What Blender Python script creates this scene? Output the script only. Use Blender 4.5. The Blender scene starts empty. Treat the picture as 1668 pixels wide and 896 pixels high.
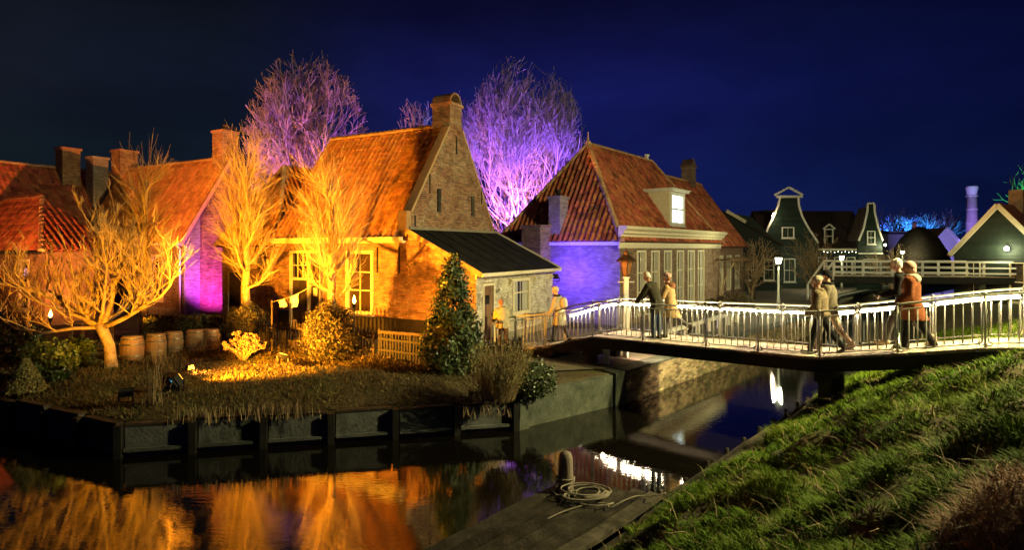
import bpy, bmesh, math, random
import numpy as np
from mathutils import Vector, Matrix, noise
from mathutils.geometry import tessellate_polygon

random.seed(7)
RNG = np.random.default_rng(7)
SC = bpy.context.scene
COL = SC.collection
PI = math.pi
CAM_Z, F_PX, HOR = 4.05, 950.0, 405.0

# ------------------------------------------------------------------ camera, sky, exposure
cam_data = bpy.data.cameras.new("camera")
cam_data.sensor_width = 36.0
cam_data.lens = 36.0 * F_PX / 1668.0
cam_data.shift_y = (HOR - 448.0) / 1668.0
cam_data.clip_start = 0.1
cam_data.clip_end = 4000
cam = bpy.data.objects.new("camera", cam_data)
cam.location = (0, 0, CAM_Z)
cam.rotation_euler = (PI / 2, 0, 0)
COL.objects.link(cam)
SC.camera = cam

world = bpy.data.worlds.new("World")
SC.world = world
world.use_nodes = True
wn, wl = world.node_tree.nodes, world.node_tree.links
wn.clear()
w_out = wn.new("ShaderNodeOutputWorld")
w_bg = wn.new("ShaderNodeBackground")
w_tc = wn.new("ShaderNodeTexCoord")
w_sep = wn.new("ShaderNodeSeparateXYZ")
wl.new(w_tc.outputs["Generated"], w_sep.inputs[0])


def w_ramp(src, stops):
    r = wn.new("ShaderNodeValToRGB")
    r.color_ramp.interpolation = "EASE"
    els = r.color_ramp.elements
    while len(els) < len(stops):
        els.new(0.5)
    for e, (p, c) in zip(els, stops):
        e.position = p
        e.color = (*c, 1)
    wl.new(src, r.inputs[0])
    return r.outputs[0]


# night sky: navy overhead, a clearer blue band low down, the glow of the town fading out
elev = w_ramp(w_sep.outputs[2], [(0.0, (.0050, .0085, .058)), (0.10, (.0046, .0078, .062)), (0.24, (.0046, .0060, .060)), (0.40, (.0024, .0026, .019)), (0.62, (.0016, .0018, .010))])
w_map = wn.new("ShaderNodeMapRange")
w_map.inputs[1].default_value = -0.75
w_map.inputs[2].default_value = 0.75
wl.new(w_sep.outputs[0], w_map.inputs[0])
side = w_ramp(w_map.outputs[0], [(0.0, (1.0, 1.0, .17)), (0.20, (.80, .95, .22)), (0.42, (.95, .95, .88)), (0.62, (.85, .9, .92)), (0.82, (.55, .72, .62)), (1.0, (.30, .42, .36))])
w_mul = wn.new("ShaderNodeMix")
w_mul.data_type = "RGBA"
w_mul.blend_type = "MULTIPLY"
w_mul.inputs[0].default_value = 1.0
wl.new(elev, w_mul.inputs[6])
wl.new(side, w_mul.inputs[7])
# thin uneven cloud, faintly lit by the town
w_nz = wn.new("ShaderNodeTexNoise")
w_nz.inputs["Scale"].default_value = 2.6
w_nz.inputs["Detail"].default_value = 7
w_nz.inputs["Roughness"].default_value = .55
w_st = wn.new("ShaderNodeMapping")
w_st.inputs["Scale"].default_value = (1, 1, 2.6)
wl.new(w_tc.outputs["Generated"], w_st.inputs[0])
wl.new(w_st.outputs[0], w_nz.inputs["Vector"])
w_cm = wn.new("ShaderNodeMapRange")
w_cm.inputs[1].default_value = .3
w_cm.inputs[2].default_value = .72
w_cm.inputs[3].default_value = .72
w_cm.inputs[4].default_value = 1.42
wl.new(w_nz.outputs[0], w_cm.inputs[0])
w_m2 = wn.new("ShaderNodeMix")
w_m2.data_type = "RGBA"
w_m2.blend_type = "MULTIPLY"
w_m2.inputs[0].default_value = 1.0
wl.new(w_mul.outputs[2], w_m2.inputs[6])
wl.new(w_cm.outputs[0], w_m2.inputs[7])
wl.new(w_m2.outputs[2], w_bg.inputs[0])
w_bg.inputs[1].default_value = 0.68
wl.new(w_bg.outputs[0], w_out.inputs[0])

SC.view_settings.view_transform = "Standard"
SC.view_settings.look = "None"
SC.view_settings.exposure = 1.0
SC.view_settings.gamma = 1.0
SC.view_settings.use_curve_mapping = False
SC.cycles.use_denoising = True
SC.cycles.max_bounces = 6
SC.cycles.diffuse_bounces = 3
SC.cycles.glossy_bounces = 3
SC.cycles.transparent_max_bounces = 6
SC.cycles.sample_clamp_indirect = 4.0
SC.cycles.caustics_reflective = False
SC.cycles.caustics_refractive = False

AMBER = (1.0, .36, .016)
GOLD = (1.0, .40, .012)
MAGENTA = (.78, .05, 1.0)
VIOLET = (.30, .09, 1.0)
ULTRA = (.10, .035, 1.0)
BLUE = (.05, .22, 1.0)
WARM = (1.0, .72, .42)
LAMPW = (1.0, .98, .52)

# ------------------------------------------------------------------ placing by sight lines
def at(px, py, Y):
    return Vector(((px - 834.0) / F_PX * Y, Y, CAM_Z - (py - HOR) / F_PX * Y))


def on(px, py, z):
    Y = (CAM_Z - z) * F_PX / (py - HOR)
    return Vector(((px - 834.0) / F_PX * Y, Y, z))


# ------------------------------------------------------------------ materials
def mat(name, cols, rough=.85, scale=4.0, detail=6.0, bump=0.0, bump_scale=60.0, island=0.0, spec=.3, metal=0.0, stain=None, stretch=None, coat=0.0, trans=0.0):
    m = bpy.data.materials.new(name)
    m.use_nodes = True
    n, l = m.node_tree.nodes, m.node_tree.links
    b = n["Principled BSDF"]
    b.inputs["Roughness"].default_value = rough
    b.inputs["Metallic"].default_value = metal
    b.inputs["Specular IOR Level"].default_value = spec
    b.inputs["Coat Weight"].default_value = coat
    g = n.new("ShaderNodeNewGeometry")
    mp = n.new("ShaderNodeMapping")
    l.new(g.outputs["Position"], mp.inputs[0])
    if stretch:
        mp.inputs["Scale"].default_value = stretch
    nz = n.new("ShaderNodeTexNoise")
    nz.inputs["Scale"].default_value = scale
    nz.inputs["Detail"].default_value = detail
    nz.inputs["Roughness"].default_value = .65
    l.new(mp.outputs[0], nz.inputs["Vector"])
    r = n.new("ShaderNodeValToRGB")
    els = r.color_ramp.elements
    while len(els) < len(cols):
        els.new(.5)
    k = len(cols)
    for i, (e, c) in enumerate(zip(els, cols)):
        e.position = .32 + .36 * i / max(1, k - 1)
        e.color = (*c, 1)
    l.new(nz.outputs[0], r.inputs[0])
    out = r.outputs[0]
    if island > 0:
        oi = n.new("ShaderNodeObjectInfo")
        ad = n.new("ShaderNodeMath")
        ad.operation = "ADD"
        l.new(g.outputs["Random Per Island"], ad.inputs[0])
        l.new(oi.outputs["Random"], ad.inputs[1])
        fr = n.new("ShaderNodeMath")
        fr.operation = "FRACT"
        l.new(ad.outputs[0], fr.inputs[0])
        mr = n.new("ShaderNodeMapRange")
        mr.inputs[3].default_value = 1 - island
        mr.inputs[4].default_value = 1 + island
        l.new(fr.outputs[0], mr.inputs[0])
        hs = n.new("ShaderNodeHueSaturation")
        l.new(mr.outputs[0], hs.inputs["Value"])
        m2 = n.new("ShaderNodeMath")
        m2.operation = "MULTIPLY"
        m2.inputs[1].default_value = 7.31
        l.new(fr.outputs[0], m2.inputs[0])
        m3 = n.new("ShaderNodeMath")
        m3.operation = "FRACT"
        l.new(m2.outputs[0], m3.inputs[0])
        mr2 = n.new("ShaderNodeMapRange")
        mr2.inputs[3].default_value = .5 - .03 * island
        mr2.inputs[4].default_value = .5 + .04 * island
        l.new(m3.outputs[0], mr2.inputs[0])
        l.new(mr2.outputs[0], hs.inputs["Hue"])
        l.new(out, hs.inputs["Color"])
        out = hs.outputs[0]
    if stain:
        c, lo, hi, sc = stain
        n2 = n.new("ShaderNodeTexNoise")
        n2.inputs["Scale"].default_value = sc
        n2.inputs["Detail"].default_value = 7
        n2.inputs["Roughness"].default_value = .7
        l.new(g.outputs["Position"], n2.inputs["Vector"])
        mr = n.new("ShaderNodeMapRange")
        mr.inputs[1].default_value = lo
        mr.inputs[2].default_value = hi
        l.new(n2.outputs[0], mr.inputs[0])
        mx = n.new("ShaderNodeMix")
        mx.data_type = "RGBA"
        l.new(mr.outputs[0], mx.inputs[0])
        l.new(out, mx.inputs[6])
        mx.inputs[7].default_value = (*c, 1)
        out = mx.outputs[2]
    l.new(out, b.inputs["Base Color"])
    if bump > 0:
        n3 = n.new("ShaderNodeTexNoise")
        n3.inputs["Scale"].default_value = bump_scale
        n3.inputs["Detail"].default_value = 5
        l.new(mp.outputs[0], n3.inputs["Vector"])
        bp = n.new("ShaderNodeBump")
        bp.inputs["Strength"].default_value = bump
        bp.inputs["Distance"].default_value = .03
        l.new(n3.outputs[0], bp.inputs["Height"])
        l.new(bp.outputs[0], b.inputs["Normal"])
    return m


def glow(name, col, strength):
    m = bpy.data.materials.new(name)
    m.use_nodes = True
    n = m.node_tree.nodes
    b = n["Principled BSDF"]
    b.inputs["Base Color"].default_value = (.8, .8, .8, 1)
    b.inputs["Emission Color"].default_value = (*col, 1)
    b.inputs["Emission Strength"].default_value = strength
    return m


def glass_mat(name, tint, rough=.04):
    m = bpy.data.materials.new(name)
    m.use_nodes = True
    n, l = m.node_tree.nodes, m.node_tree.links
    b = n["Principled BSDF"]
    b.inputs["Base Color"].default_value = (*tint, 1)
    b.inputs["Roughness"].default_value = rough
    b.inputs["Specular IOR Level"].default_value = .9
    g = n.new("ShaderNodeNewGeometry")
    nz = n.new("ShaderNodeTexNoise")
    nz.inputs["Scale"].default_value = 2.2
    l.new(g.outputs["Position"], nz.inputs["Vector"])
    bp = n.new("ShaderNodeBump")
    bp.inputs["Strength"].default_value = .08
    l.new(nz.outputs[0], bp.inputs["Height"])
    l.new(bp.outputs[0], b.inputs["Normal"])
    return m


M = {}
M["brick"] = mat("brick_red_brown", [(.20, .085, .045), (.33, .165, .085), (.42, .24, .13)], .9, 3.0, bump=.5, bump_scale=45, island=.35, stain=((.08, .05, .035), .56, .72, .9))
M["brick_gable"] = mat("brick_weathered", [(.17, .07, .04), (.29, .145, .08), (.38, .25, .16)], .92, 1.3, bump=.6, bump_scale=35, island=.4, stain=((.40, .31, .21), .55, .70, 1.5))
M["brick_dark"] = mat("brick_dark", [(.12, .06, .04), (.2, .12, .08), (.26, .17, .12)], .9, 2.0, bump=.5, bump_scale=45, island=.35)
M["brick_pale"] = mat("brick_pale", [(.19, .15, .14), (.27, .22, .20), (.34, .29, .26)], .9, 2.0, bump=.4, bump_scale=45, island=.25)
M["brick_white"] = mat("brick_whitewashed", [(.22, .18, .13), (.60, .55, .45), (.72, .68, .58)], .9, 2.2, bump=.4, bump_scale=45, island=.22, stain=((.10, .08, .06), .57, .68, 2.0))
M["brick_quay"] = mat("brick_quay", [(.13, .10, .06), (.30, .23, .13), (.42, .34, .20)], .9, 2.0, bump=.8, bump_scale=40, island=.5, stain=((.09, .11, .04), .5, .7, 1.4))
M["mortar"] = mat("mortar", [(.20, .17, .13), (.33, .29, .23)], .95, 6, bump=.3)
M["mortar_pale"] = mat("mortar_pale", [(.38, .36, .32), (.5, .47, .42)], .95, 6, bump=.3)
M["tar"] = mat("tarred_plinth", [(.012, .010, .009), (.03, .022, .018)], .7, 5, bump=.3)
M["tile"] = mat("roof_tile_orange", [(.34, .135, .05), (.45, .20, .07), (.51, .25, .09)], .8, 5, bump=.35, bump_scale=70, island=.28, stain=((.07, .035, .02), .56, .70, .75))
M["tile_red"] = mat("roof_tile_red", [(.27, .07, .04), (.40, .115, .055), (.46, .16, .08)], .75, 5, bump=.35, bump_scale=70, island=.42, stain=((.05, .035, .025), .56, .68, 1.3))
M["ridge"] = mat("ridge_mortar", [(.42, .24, .12), (.55, .36, .2)], .9, 8, bump=.4, island=.2)
M["bitumen"] = mat("roof_bitumen", [(.007, .007, .008), (.022, .021, .020)], .9, 2, bump=.5, bump_scale=16, spec=.12, stain=((.030, .034, .018), .56, .72, 1.6))
M["white"] = mat("paint_white", [(.62, .60, .55), (.78, .76, .70)], .55, 5, bump=.12, stain=((.42, .38, .3), .62, .78, 2.5))
M["cream"] = mat("paint_cream", [(.62, .54, .38), (.74, .66, .48)], .55, 5, bump=.12)
M["wood"] = mat("wood_brown", [(.10, .055, .03), (.2, .11, .06), (.27, .17, .1)], .75, 3, bump=.4, island=.25, stretch=(1, 1, .25))
M["wood_dark"] = mat("wood_dark", [(.03, .02, .014), (.07, .05, .035)], .8, 3, bump=.4, island=.3)
M["wood_deck"] = mat("deck_planks", [(.28, .22, .16), (.40, .33, .25), (.5, .42, .32)], .85, 5, bump=.4, island=.28)
M["wood_wet"] = mat("jetty_planks", [(.022, .018, .015), (.045, .037, .030), (.08, .066, .052)], .9, 3, bump=.9, bump_scale=25, island=.5, spec=.08, stain=((.02, .018, .015), .5, .68, 1.8))
M["green_board"] = mat("board_green_black", [(.006, .012, .008), (.013, .022, .016)], .6, 2, bump=.3, island=.3)
M["green_wall"] = mat("board_green", [(.008, .018, .012), (.016, .030, .022)], .55, 2, bump=.3, island=.25)
M["roof_far"] = mat("roof_far_dark", [(.020, .014, .012), (.045, .028, .022)], .9, 2, bump=.4, island=.3)
M["roof_hidden"] = mat("roof_underlay", [(.10, .04, .022), (.14, .06, .03)], .9, 3)
M["iron"] = mat("iron_black", [(.012, .012, .012), (.028, .026, .024)], .5, 9, bump=.15)
M["rail"] = mat("rail_paint_grey", [(.36, .37, .33), (.5, .5, .45)], .4, 9, bump=.1, spec=.5)
M["steel"] = mat("beam_black", [(.008, .008, .008), (.02, .018, .016)], .6, 4, bump=.25)
M["concrete"] = mat("concrete_mossy", [(.035, .045, .037), (.085, .095, .075), (.135, .14, .11)], .85, 2.2, bump=.5, bump_scale=20, stain=((.04, .055, .04), .5, .68, .9))
M["sheet"] = mat("bulkhead_panel", [(.075, .08, .08), (.14, .145, .14)], .8, 2.5, bump=.45, bump_scale=18, island=.3, stain=((.035, .045, .03), .5, .68, 1.2))
M["bark_gold"] = mat("bark_pollard", [(.17, .10, .05), (.36, .25, .14), (.45, .33, .20)], .85, 7, bump=.6, bump_scale=28)
M["bark_grey"] = mat("bark_grey", [(.22, .19, .17), (.36, .33, .30)], .85, 6, bump=.5, bump_scale=20)
M["twig"] = mat("twig_yellow", [(.34, .23, .10), (.47, .33, .17)], .7, 3, island=.3)
M["leaf_dark"] = mat("leaf_holly", [(.035, .058, .018), (.085, .12, .035)], .42, 3, island=.6, spec=.5)
M["leaf_mid"] = mat("leaf_shrub", [(.05, .045, .018), (.10, .08, .034)], .55, 3, island=.6)
M["leaf_yellow"] = mat("leaf_pale", [(.16, .14, .045), (.26, .22, .08)], .6, 3, island=.5)
M["flower_dry"] = mat("dry_flower_heads", [(.16, .10, .06), (.26, .17, .10)], .8, 6, island=.5)
M["straw"] = mat("dry_straw", [(.19, .13, .07), (.33, .24, .13)], .8, 4, island=.5)
M["straw_dead"] = mat("dead_reed", [(.24, .13, .08), (.38, .24, .16)], .85, 4, island=.5)
M["grass"] = mat("grass_blades", [(.052, .105, .007), (.095, .155, .010), (.14, .165, .018)], .8, .9, island=.45, spec=.08)
M["lawn"] = mat("lawn_blades", [(.12, .082, .028), (.17, .12, .045), (.12, .12, .03)], .8, .7, island=.5)
M["barrel"] = mat("barrel_oak", [(.22, .13, .07), (.36, .23, .13)], .6, 4, bump=.3, island=.2, stretch=(1, 1, .2))
M["hoop"] = mat("barrel_hoop", [(.25, .24, .22), (.4, .38, .34)], .35, 9, metal=.8)
M["cloth"] = mat("laundry_cloth", [(.6, .55, .45), (.72, .67, .56)], .9, 8, bump=.3)
M["rope"] = mat("rope_pale", [(.24, .21, .16), (.34, .30, .24)], .9, 30, bump=.6, bump_scale=180)
M["cable"] = mat("cable_black", [(.02, .02, .02), (.04, .04, .035)], .4, 5)
M["post_wood"] = mat("mooring_wood", [(.14, .11, .09), (.26, .21, .17)], .8, 4, bump=.6, bump_scale=22, stretch=(1, 1, .2))
M["glass"] = glass_mat("window_glass_dark", (.012, .014, .016))
M["glass_amber"] = glass_mat("window_glass_brown", (.05, .03, .014), .12)
M["curtain"] = mat("curtain_net", [(.34, .33, .29), (.48, .47, .42)], .9, 6, bump=.4, bump_scale=14, stretch=(6, 6, .3))
M["lit_pane"] = glow("lit_window", (.75, .95, 1.0), 1.1)
M["glow_gold"] = glow("lit_room_gold", (1.0, .62, .16), .25)
M["lit_window_pale"] = glow("lit_room_pale", (.80, .95, .62), .16)
M["led"] = glow("led_strip_light", (1.0, .78, .50), 95.0)
M["led_dim"] = glow("led_strip_dim", (1.0, .74, .44), 110.0)
M["lamp_glass"] = glow("lamp_glass_lit", (.92, 1.0, .70), 8.0)
M["flame"] = glow("torch_flame", (1.0, .36, .06), 26.0)
M["lens_gold"] = glow("flood_lens_gold", GOLD, 4.0)
M["lens_magenta"] = glow("flood_lens_magenta", MAGENTA, 4.0)
M["lens_violet"] = glow("flood_lens_violet", VIOLET, 4.0)
M["lens_blue"] = glow("flood_lens_blue", BLUE, 4.0)
M["dot_blue"] = glow("indicator_light", (.1, .6, 1.0), 3.0)
M["copper"] = mat("lantern_copper", [(.05, .028, .018), (.11, .06, .035)], .45, 8, metal=.6)
M["lantern_glass"] = mat("lantern_pane", [(.22, .10, .04), (.34, .17, .07)], .15, 4, spec=.7)
M["skin"] = mat("skin", [(.42, .23, .16), (.50, .29, .21)], .55, 14)
M["hair_white"] = mat("hair_grey", [(.45, .42, .38), (.62, .58, .53)], .7, 60, bump=.5, bump_scale=140)
M["hair_brown"] = mat("hair_auburn", [(.22, .09, .05), (.36, .16, .09)], .6, 50, bump=.5, bump_scale=140)
M["eye"] = mat("eye_dark", [(.02, .015, .01), (.03, .02, .02)], .2, 5)


def cloth_mat(name, a, b, bump=.4, bs=60):
    return mat(name, [a, b], .95, 18, bump=bump, bump_scale=bs, spec=.1)


# ------------------------------------------------------------------ scene graph helpers
def tag(o, label=None, cat=None, group=None, kind=None):
    if label: o["label"] = label
    if cat: o["category"] = cat
    if group: o["group"] = group
    if kind: o["kind"] = kind
    return o


def thing(name, label, cat, loc=(0, 0, 0), rotz=0.0, group=None):
    o = bpy.data.objects.new(name, None)
    o.empty_display_size = .2
    o.location = loc
    o.rotation_euler = (0, 0, rotz)
    COL.objects.link(o)
    return tag(o, label, cat, group)


def obj(name, mesh, parent=None, mw=None):
    o = bpy.data.objects.new(name, mesh)
    COL.objects.link(o)
    if parent is not None:
        o.parent = parent
    if mw is not None:
        o.matrix_local = mw
    return o


def copy_tree(o, parent=None):
    c = o.copy()
    COL.objects.link(c)
    if parent is not None:
        c.parent = parent
    for ch in list(o.children):
        copy_tree(ch, c)
    return c


class MB:
    """collects faces and links them as one mesh"""

    def __init__(s):
        s.v, s.f, s.m = [], [], []

    def add(s, vs, fs, mi=0):
        b = len(s.v)
        s.v.extend(tuple(p) for p in vs)
        for f in fs:
            s.f.append(tuple(b + i for i in f))
            s.m.append(mi)

    def box(s, c, size, mi=0, R=None):
        hx, hy, hz = size[0] / 2, size[1] / 2, size[2] / 2
        vs = []
        for z in (-hz, hz):
            for x, y in ((-hx, -hy), (hx, -hy), (hx, hy), (-hx, hy)):
                p = Vector((x, y, z))
                if R is not None:
                    p = R @ p
                vs.append(p + Vector(c))
        s.add(vs, [(3, 2, 1, 0), (4, 5, 6, 7), (0, 1, 5, 4), (1, 2, 6, 5), (2, 3, 7, 6), (3, 0, 4, 7)], mi)

    def span(s, a, b, mi=0):
        s.box([(p + q) / 2 for p, q in zip(a, b)], [abs(q - p) for p, q in zip(a, b)], mi)

    def bar(s, p, q, w, h, mi=0, up=Vector((0, 0, 1))):
        p, q = Vector(p), Vector(q)
        d = q - p
        L = d.length
        x = d.normalized()
        if abs(x.dot(up)) > .98:
            up = Vector((1, 0, 0))
        y = up.cross(x).normalized()
        z = x.cross(y)
        s.box((p + q) / 2, (L, w, h), mi, Matrix((x, y, z)).transposed())

    def tube(s, pts, rad, n=6, mi=0, cap=True):
        pts = [Vector(p) for p in pts]
        if not isinstance(rad, (list, tuple)):
            rad = [rad] * len(pts)
        b = len(s.v)
        prev = None
        k = len(pts)
        for i, p in enumerate(pts):
            t = pts[min(i + 1, k - 1)] - pts[max(i - 1, 0)]
            if t.length < 1e-9:
                t = Vector((0, 0, 1))
            t.normalize()
            if prev is None:
                a = Vector((0, 0, 1)) if abs(t.z) < .9 else Vector((1, 0, 0))
                u = t.cross(a).normalized()
            else:
                u = prev - t * prev.dot(t)
                if u.length < 1e-6:
                    u = t.orthogonal()
                u.normalize()
            prev = u
            w = t.cross(u)
            for j in range(n):
                an = 2 * PI * j / n
                q = p + (u * math.cos(an) + w * math.sin(an)) * rad[i]
                s.v.append((q.x, q.y, q.z))
        for i in range(k - 1):
            for j in range(n):
                j2 = (j + 1) % n
                s.f.append((b + i * n + j, b + i * n + j2, b + (i + 1) * n + j2, b + (i + 1) * n + j))
                s.m.append(mi)
        if cap and n > 2:
            s.f.append(tuple(b + j for j in reversed(range(n))))
            s.f.append(tuple(b + (k - 1) * n + j for j in range(n)))
            s.m += [mi, mi]

    def lathe(s, prof, n=16, c=(0, 0, 0), mi=0, sq=None):
        b = len(s.v)
        for r, z in prof:
            for j in range(n):
                a = 2 * PI * (j + .5) / n
                s.v.append((c[0] + r * math.cos(a), c[1] + r * math.sin(a), c[2] + z))
        for i in range(len(prof) - 1):
            for j in range(n):
                j2 = (j + 1) % n
                s.f.append((b + i * n + j, b + i * n + j2, b + (i + 1) * n + j2, b + (i + 1) * n + j))
                s.m.append(mi)
        s.f.append(tuple(b + j for j in reversed(range(n))))
        s.f.append(tuple(b + (len(prof) - 1) * n + j for j in range(n)))
        s.m += [mi, mi]

    def loft(s, rings, mi=0):
        b = len(s.v)
        n = len(rings[0])
        for r in rings:
            s.v.extend(tuple(p) for p in r)
        for i in range(len(rings) - 1):
            for j in range(n):
                j2 = (j + 1) % n
                s.f.append((b + i * n + j, b + i * n + j2, b + (i + 1) * n + j2, b + (i + 1) * n + j))
                s.m.append(mi)
        s.f.append(tuple(b + j for j in reversed(range(n))))
        s.f.append(tuple(b + (len(rings) - 1) * n + j for j in range(n)))
        s.m += [mi, mi]

    def ball(s, c, r, mi=0, R=None, nu=12, nv=8):
        if not isinstance(r, (list, tuple)):
            r = (r, r, r)
        rings = []
        for i in range(1, nv):
            ph = PI * i / nv
            ring = []
            for j in range(nu):
                a = 2 * PI * j / nu
                p = Vector((r[0] * math.sin(ph) * math.cos(a), r[1] * math.sin(ph) * math.sin(a), -r[2] * math.cos(ph)))
                if R is not None:
                    p = R @ p
                ring.append(p + Vector(c))
            rings.append(ring)
        s.loft(rings, mi)

    def capsule(s, p, q, r0, r1, mi=0):
        p, q = Vector(p), Vector(q)
        s.ball(p, r0, mi, nu=10, nv=8)
        s.ball(q, r1, mi, nu=10, nv=8)
        s.tube([p, q], [r0, r1], 10, mi)

    def prism(s, poly, o, u, v, n, t0, t1, mi=0, holes=()):
        """polygon in (u, v) with rectangular holes, pushed from t0 to t1 along n"""
        o, u, v, n = Vector(o), Vector(u), Vector(v), Vector(n)
        loops = [[Vector((a, b, 0)) for a, b in poly]]
        for (a0, a1, b0, b1) in holes:
            loops.append([Vector((a0, b0, 0)), Vector((a0, b1, 0)), Vector((a1, b1, 0)), Vector((a1, b0, 0))])
        flat = [p for lp in loops for p in lp]
        tris = tessellate_polygon(loops)
        N = len(flat)
        vs = [o + u * p.x + v * p.y + n * t0 for p in flat] + [o + u * p.x + v * p.y + n * t1 for p in flat]
        fs = []
        for t in tris:
            a, b, c = (flat[i] for i in t)
            if (b - a).cross(c - a).z < 0:
                t = (t[0], t[2], t[1])
            fs.append(tuple(i + N for i in t))
            fs.append((t[0], t[2], t[1]))
        k = 0
        for lp in loops:
            m = len(lp)
            area = sum(lp[i].x * lp[(i + 1) % m].y - lp[(i + 1) % m].x * lp[i].y for i in range(m))
            for i in range(m):
                a, b = k + i, k + (i + 1) % m
                fs.append((a, b, b + N, a + N))
            k += m
        s.add(vs, fs, mi)

    def mesh(s, name, mats, smooth=False):
        me = bpy.data.meshes.new(name)
        me.from_pydata(s.v, [], s.f)
        for m_ in (mats if isinstance(mats, (list, tuple)) else [mats]):
            me.materials.append(m_)
        if len(me.materials) > 1:
            me.polygons.foreach_set("material_index", s.m)
        if smooth:
            me.polygons.foreach_set("use_smooth", [True] * len(me.polygons))
        me.update()
        return me

    def build(s, name, mats, parent=None, smooth=False, recalc=True, kind=None):
        me = s.mesh(name, mats, smooth)
        if recalc and len(s.f) < 4000:
            bm = bmesh.new()
            bm.from_mesh(me)
            bmesh.ops.recalc_face_normals(bm, faces=bm.faces)
            bm.to_mesh(me)
            bm.free()
        o = obj(name, me, parent)
        if kind:
            o["kind"] = kind
        return o


def np_mesh(name, verts, tris, material):
    me = bpy.data.meshes.new(name)
    nv, nt = len(verts), len(tris)
    me.vertices.add(nv)
    me.vertices.foreach_set("co", np.asarray(verts, dtype=np.float32).ravel())
    me.loops.add(nt * 3)
    me.loops.foreach_set("vertex_index", np.asarray(tris, dtype=np.int32).ravel())
    me.polygons.add(nt)
    me.polygons.foreach_set("loop_start", np.arange(nt, dtype=np.int32) * 3)
    me.polygons.foreach_set("loop_total", np.full(nt, 3, dtype=np.int32))
    me.materials.append(material)
    me.update(calc_edges=True)
    me.validate()
    return me


def blades(name, base, length, width, lean, material, parent=None, droop=.35, side_bias=None):
    """grass-like blades: base (N,3), per-blade length and lean"""
    n = len(base)
    az = RNG.uniform(0, 2 * PI, n)
    L = np.asarray(length) * RNG.uniform(.6, 1.25, n)
    ln = np.asarray(lean) * RNG.uniform(.3, 1.3, n)
    d = np.stack([np.cos(az) * np.sin(ln), np.sin(az) * np.sin(ln), np.cos(ln)], 1)
    if side_bias is not None:
        d = d + np.asarray(side_bias)
        d /= np.linalg.norm(d, axis=1)[:, None]
    sd = np.stack([-np.sin(az + RNG.uniform(-1, 1, n)), np.cos(az), np.zeros(n)], 1)
    sd /= np.linalg.norm(sd, axis=1)[:, None]
    w = (np.asarray(width) * RNG.uniform(.7, 1.3, n))[:, None]
    mid = base + d * (L * .55)[:, None]
    hor = d * np.array([1, 1, 0]) + np.stack([np.cos(az), np.sin(az), np.zeros(n)], 1) * .25
    tip = base + d * (L)[:, None] + (hor * droop - np.array([0, 0, droop * .5])) * L[:, None] * .5
    vs = np.stack([base - sd * w, base + sd * w, mid - sd * w * .8, mid + sd * w * .8, tip], 1).reshape(-1, 3)
    i = np.arange(n)[:, None] * 5
    tr = np.concatenate([i + [0, 1, 3], i + [0, 3, 2], i + [2, 3, 4]], 1).reshape(-1, 3)
    return obj(name, np_mesh(name, vs, tr, material), parent)


def leaf_cloud(name, pts, size, material, parent=None, normals=None, aspect=.55):
    """one diamond-shaped folded leaf at every point"""
    n = len(pts)
    a = RNG.normal(size=(n, 3))
    if normals is not None:
        a = a * .8 + normals
    a /= np.linalg.norm(a, axis=1)[:, None]
    b = RNG.normal(size=(n, 3))
    b -= a * (a * b).sum(1)[:, None]
    b /= np.linalg.norm(b, axis=1)[:, None]
    c = np.cross(a, b)
    s = (np.asarray(size) * RNG.uniform(.6, 1.4, n))[:, None]
    vs = np.stack([pts - b * s, pts + c * s * aspect + a * s * .15, pts + b * s, pts - c * s * aspect + a * s * .15], 1).reshape(-1, 3)
    i = np.arange(n)[:, None] * 4
    tr = np.concatenate([i + [0, 1, 2], i + [0, 2, 3]], 1).reshape(-1, 3)
    return obj(name, np_mesh(name, vs, tr, material), parent)


def spot(parent, loc, target, col, power, ang=70, blend=.6, r=.08):
    d = bpy.data.lights.new("flood_light", "SPOT")
    d.energy = power
    d.color = col
    d.spot_size = math.radians(ang)
    d.spot_blend = blend
    d.shadow_soft_size = r
    o = bpy.data.objects.new("flood_light", d)
    COL.objects.link(o)
    o.location = loc
    o.rotation_euler = (Vector(target) - Vector(loc)).to_track_quat("-Z", "Y").to_euler()
    return o


def point(loc, col, power, r=.08):
    d = bpy.data.lights.new("lamp_light", "POINT")
    d.energy = power
    d.color = col
    d.shadow_soft_size = r
    o = bpy.data.objects.new("lamp_light", d)
    COL.objects.link(o)
    o.location = loc
    return o


def floodlight(label, loc, target, col, lens, power, ang=75, group="floodlights standing in the grounds", blend=.7, s=1.0):
    """a small box flood on a bracket, with the light it gives"""
    loc = Vector(loc)
    t = thing("floodlight", label, "floodlight", loc, 0, group)
    d = (Vector(target) - (loc + Vector((0, 0, .2)))).normalized()
    R = d.to_track_quat("-Z", "Y").to_matrix()
    c = Vector((0, 0, .2 * s))
    b = MB()
    b.box(c, (.26 * s, .18 * s, .09 * s), 0, R)
    for k in range(5):
        b.box(c + R @ Vector((-.1 * s + .05 * s * k, 0, .062 * s)), (.012 * s, .16 * s, .035 * s), 0, R)
    b.build("housing", M["iron"], t)
    b = MB()
    b.bar((-.15 * s, 0, .2 * s), (-.15 * s, 0, .015), .02, .03)
    b.bar((.15 * s, 0, .2 * s), (.15 * s, 0, .015), .02, .03)
    b.bar((-.15 * s, 0, .012), (.15 * s, 0, .012), .04, .02)
    b.build("bracket", M["iron"], t)
    b = MB()
    b.box(c + R @ Vector((0, 0, -.05 * s)), (.23 * s, .15 * s, .012), 0, R)
    b.build("lens", M[lens], t)
    spot(t, loc + c + d * .09 * s, target, col, power, ang, blend, .07)
    return t

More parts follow.
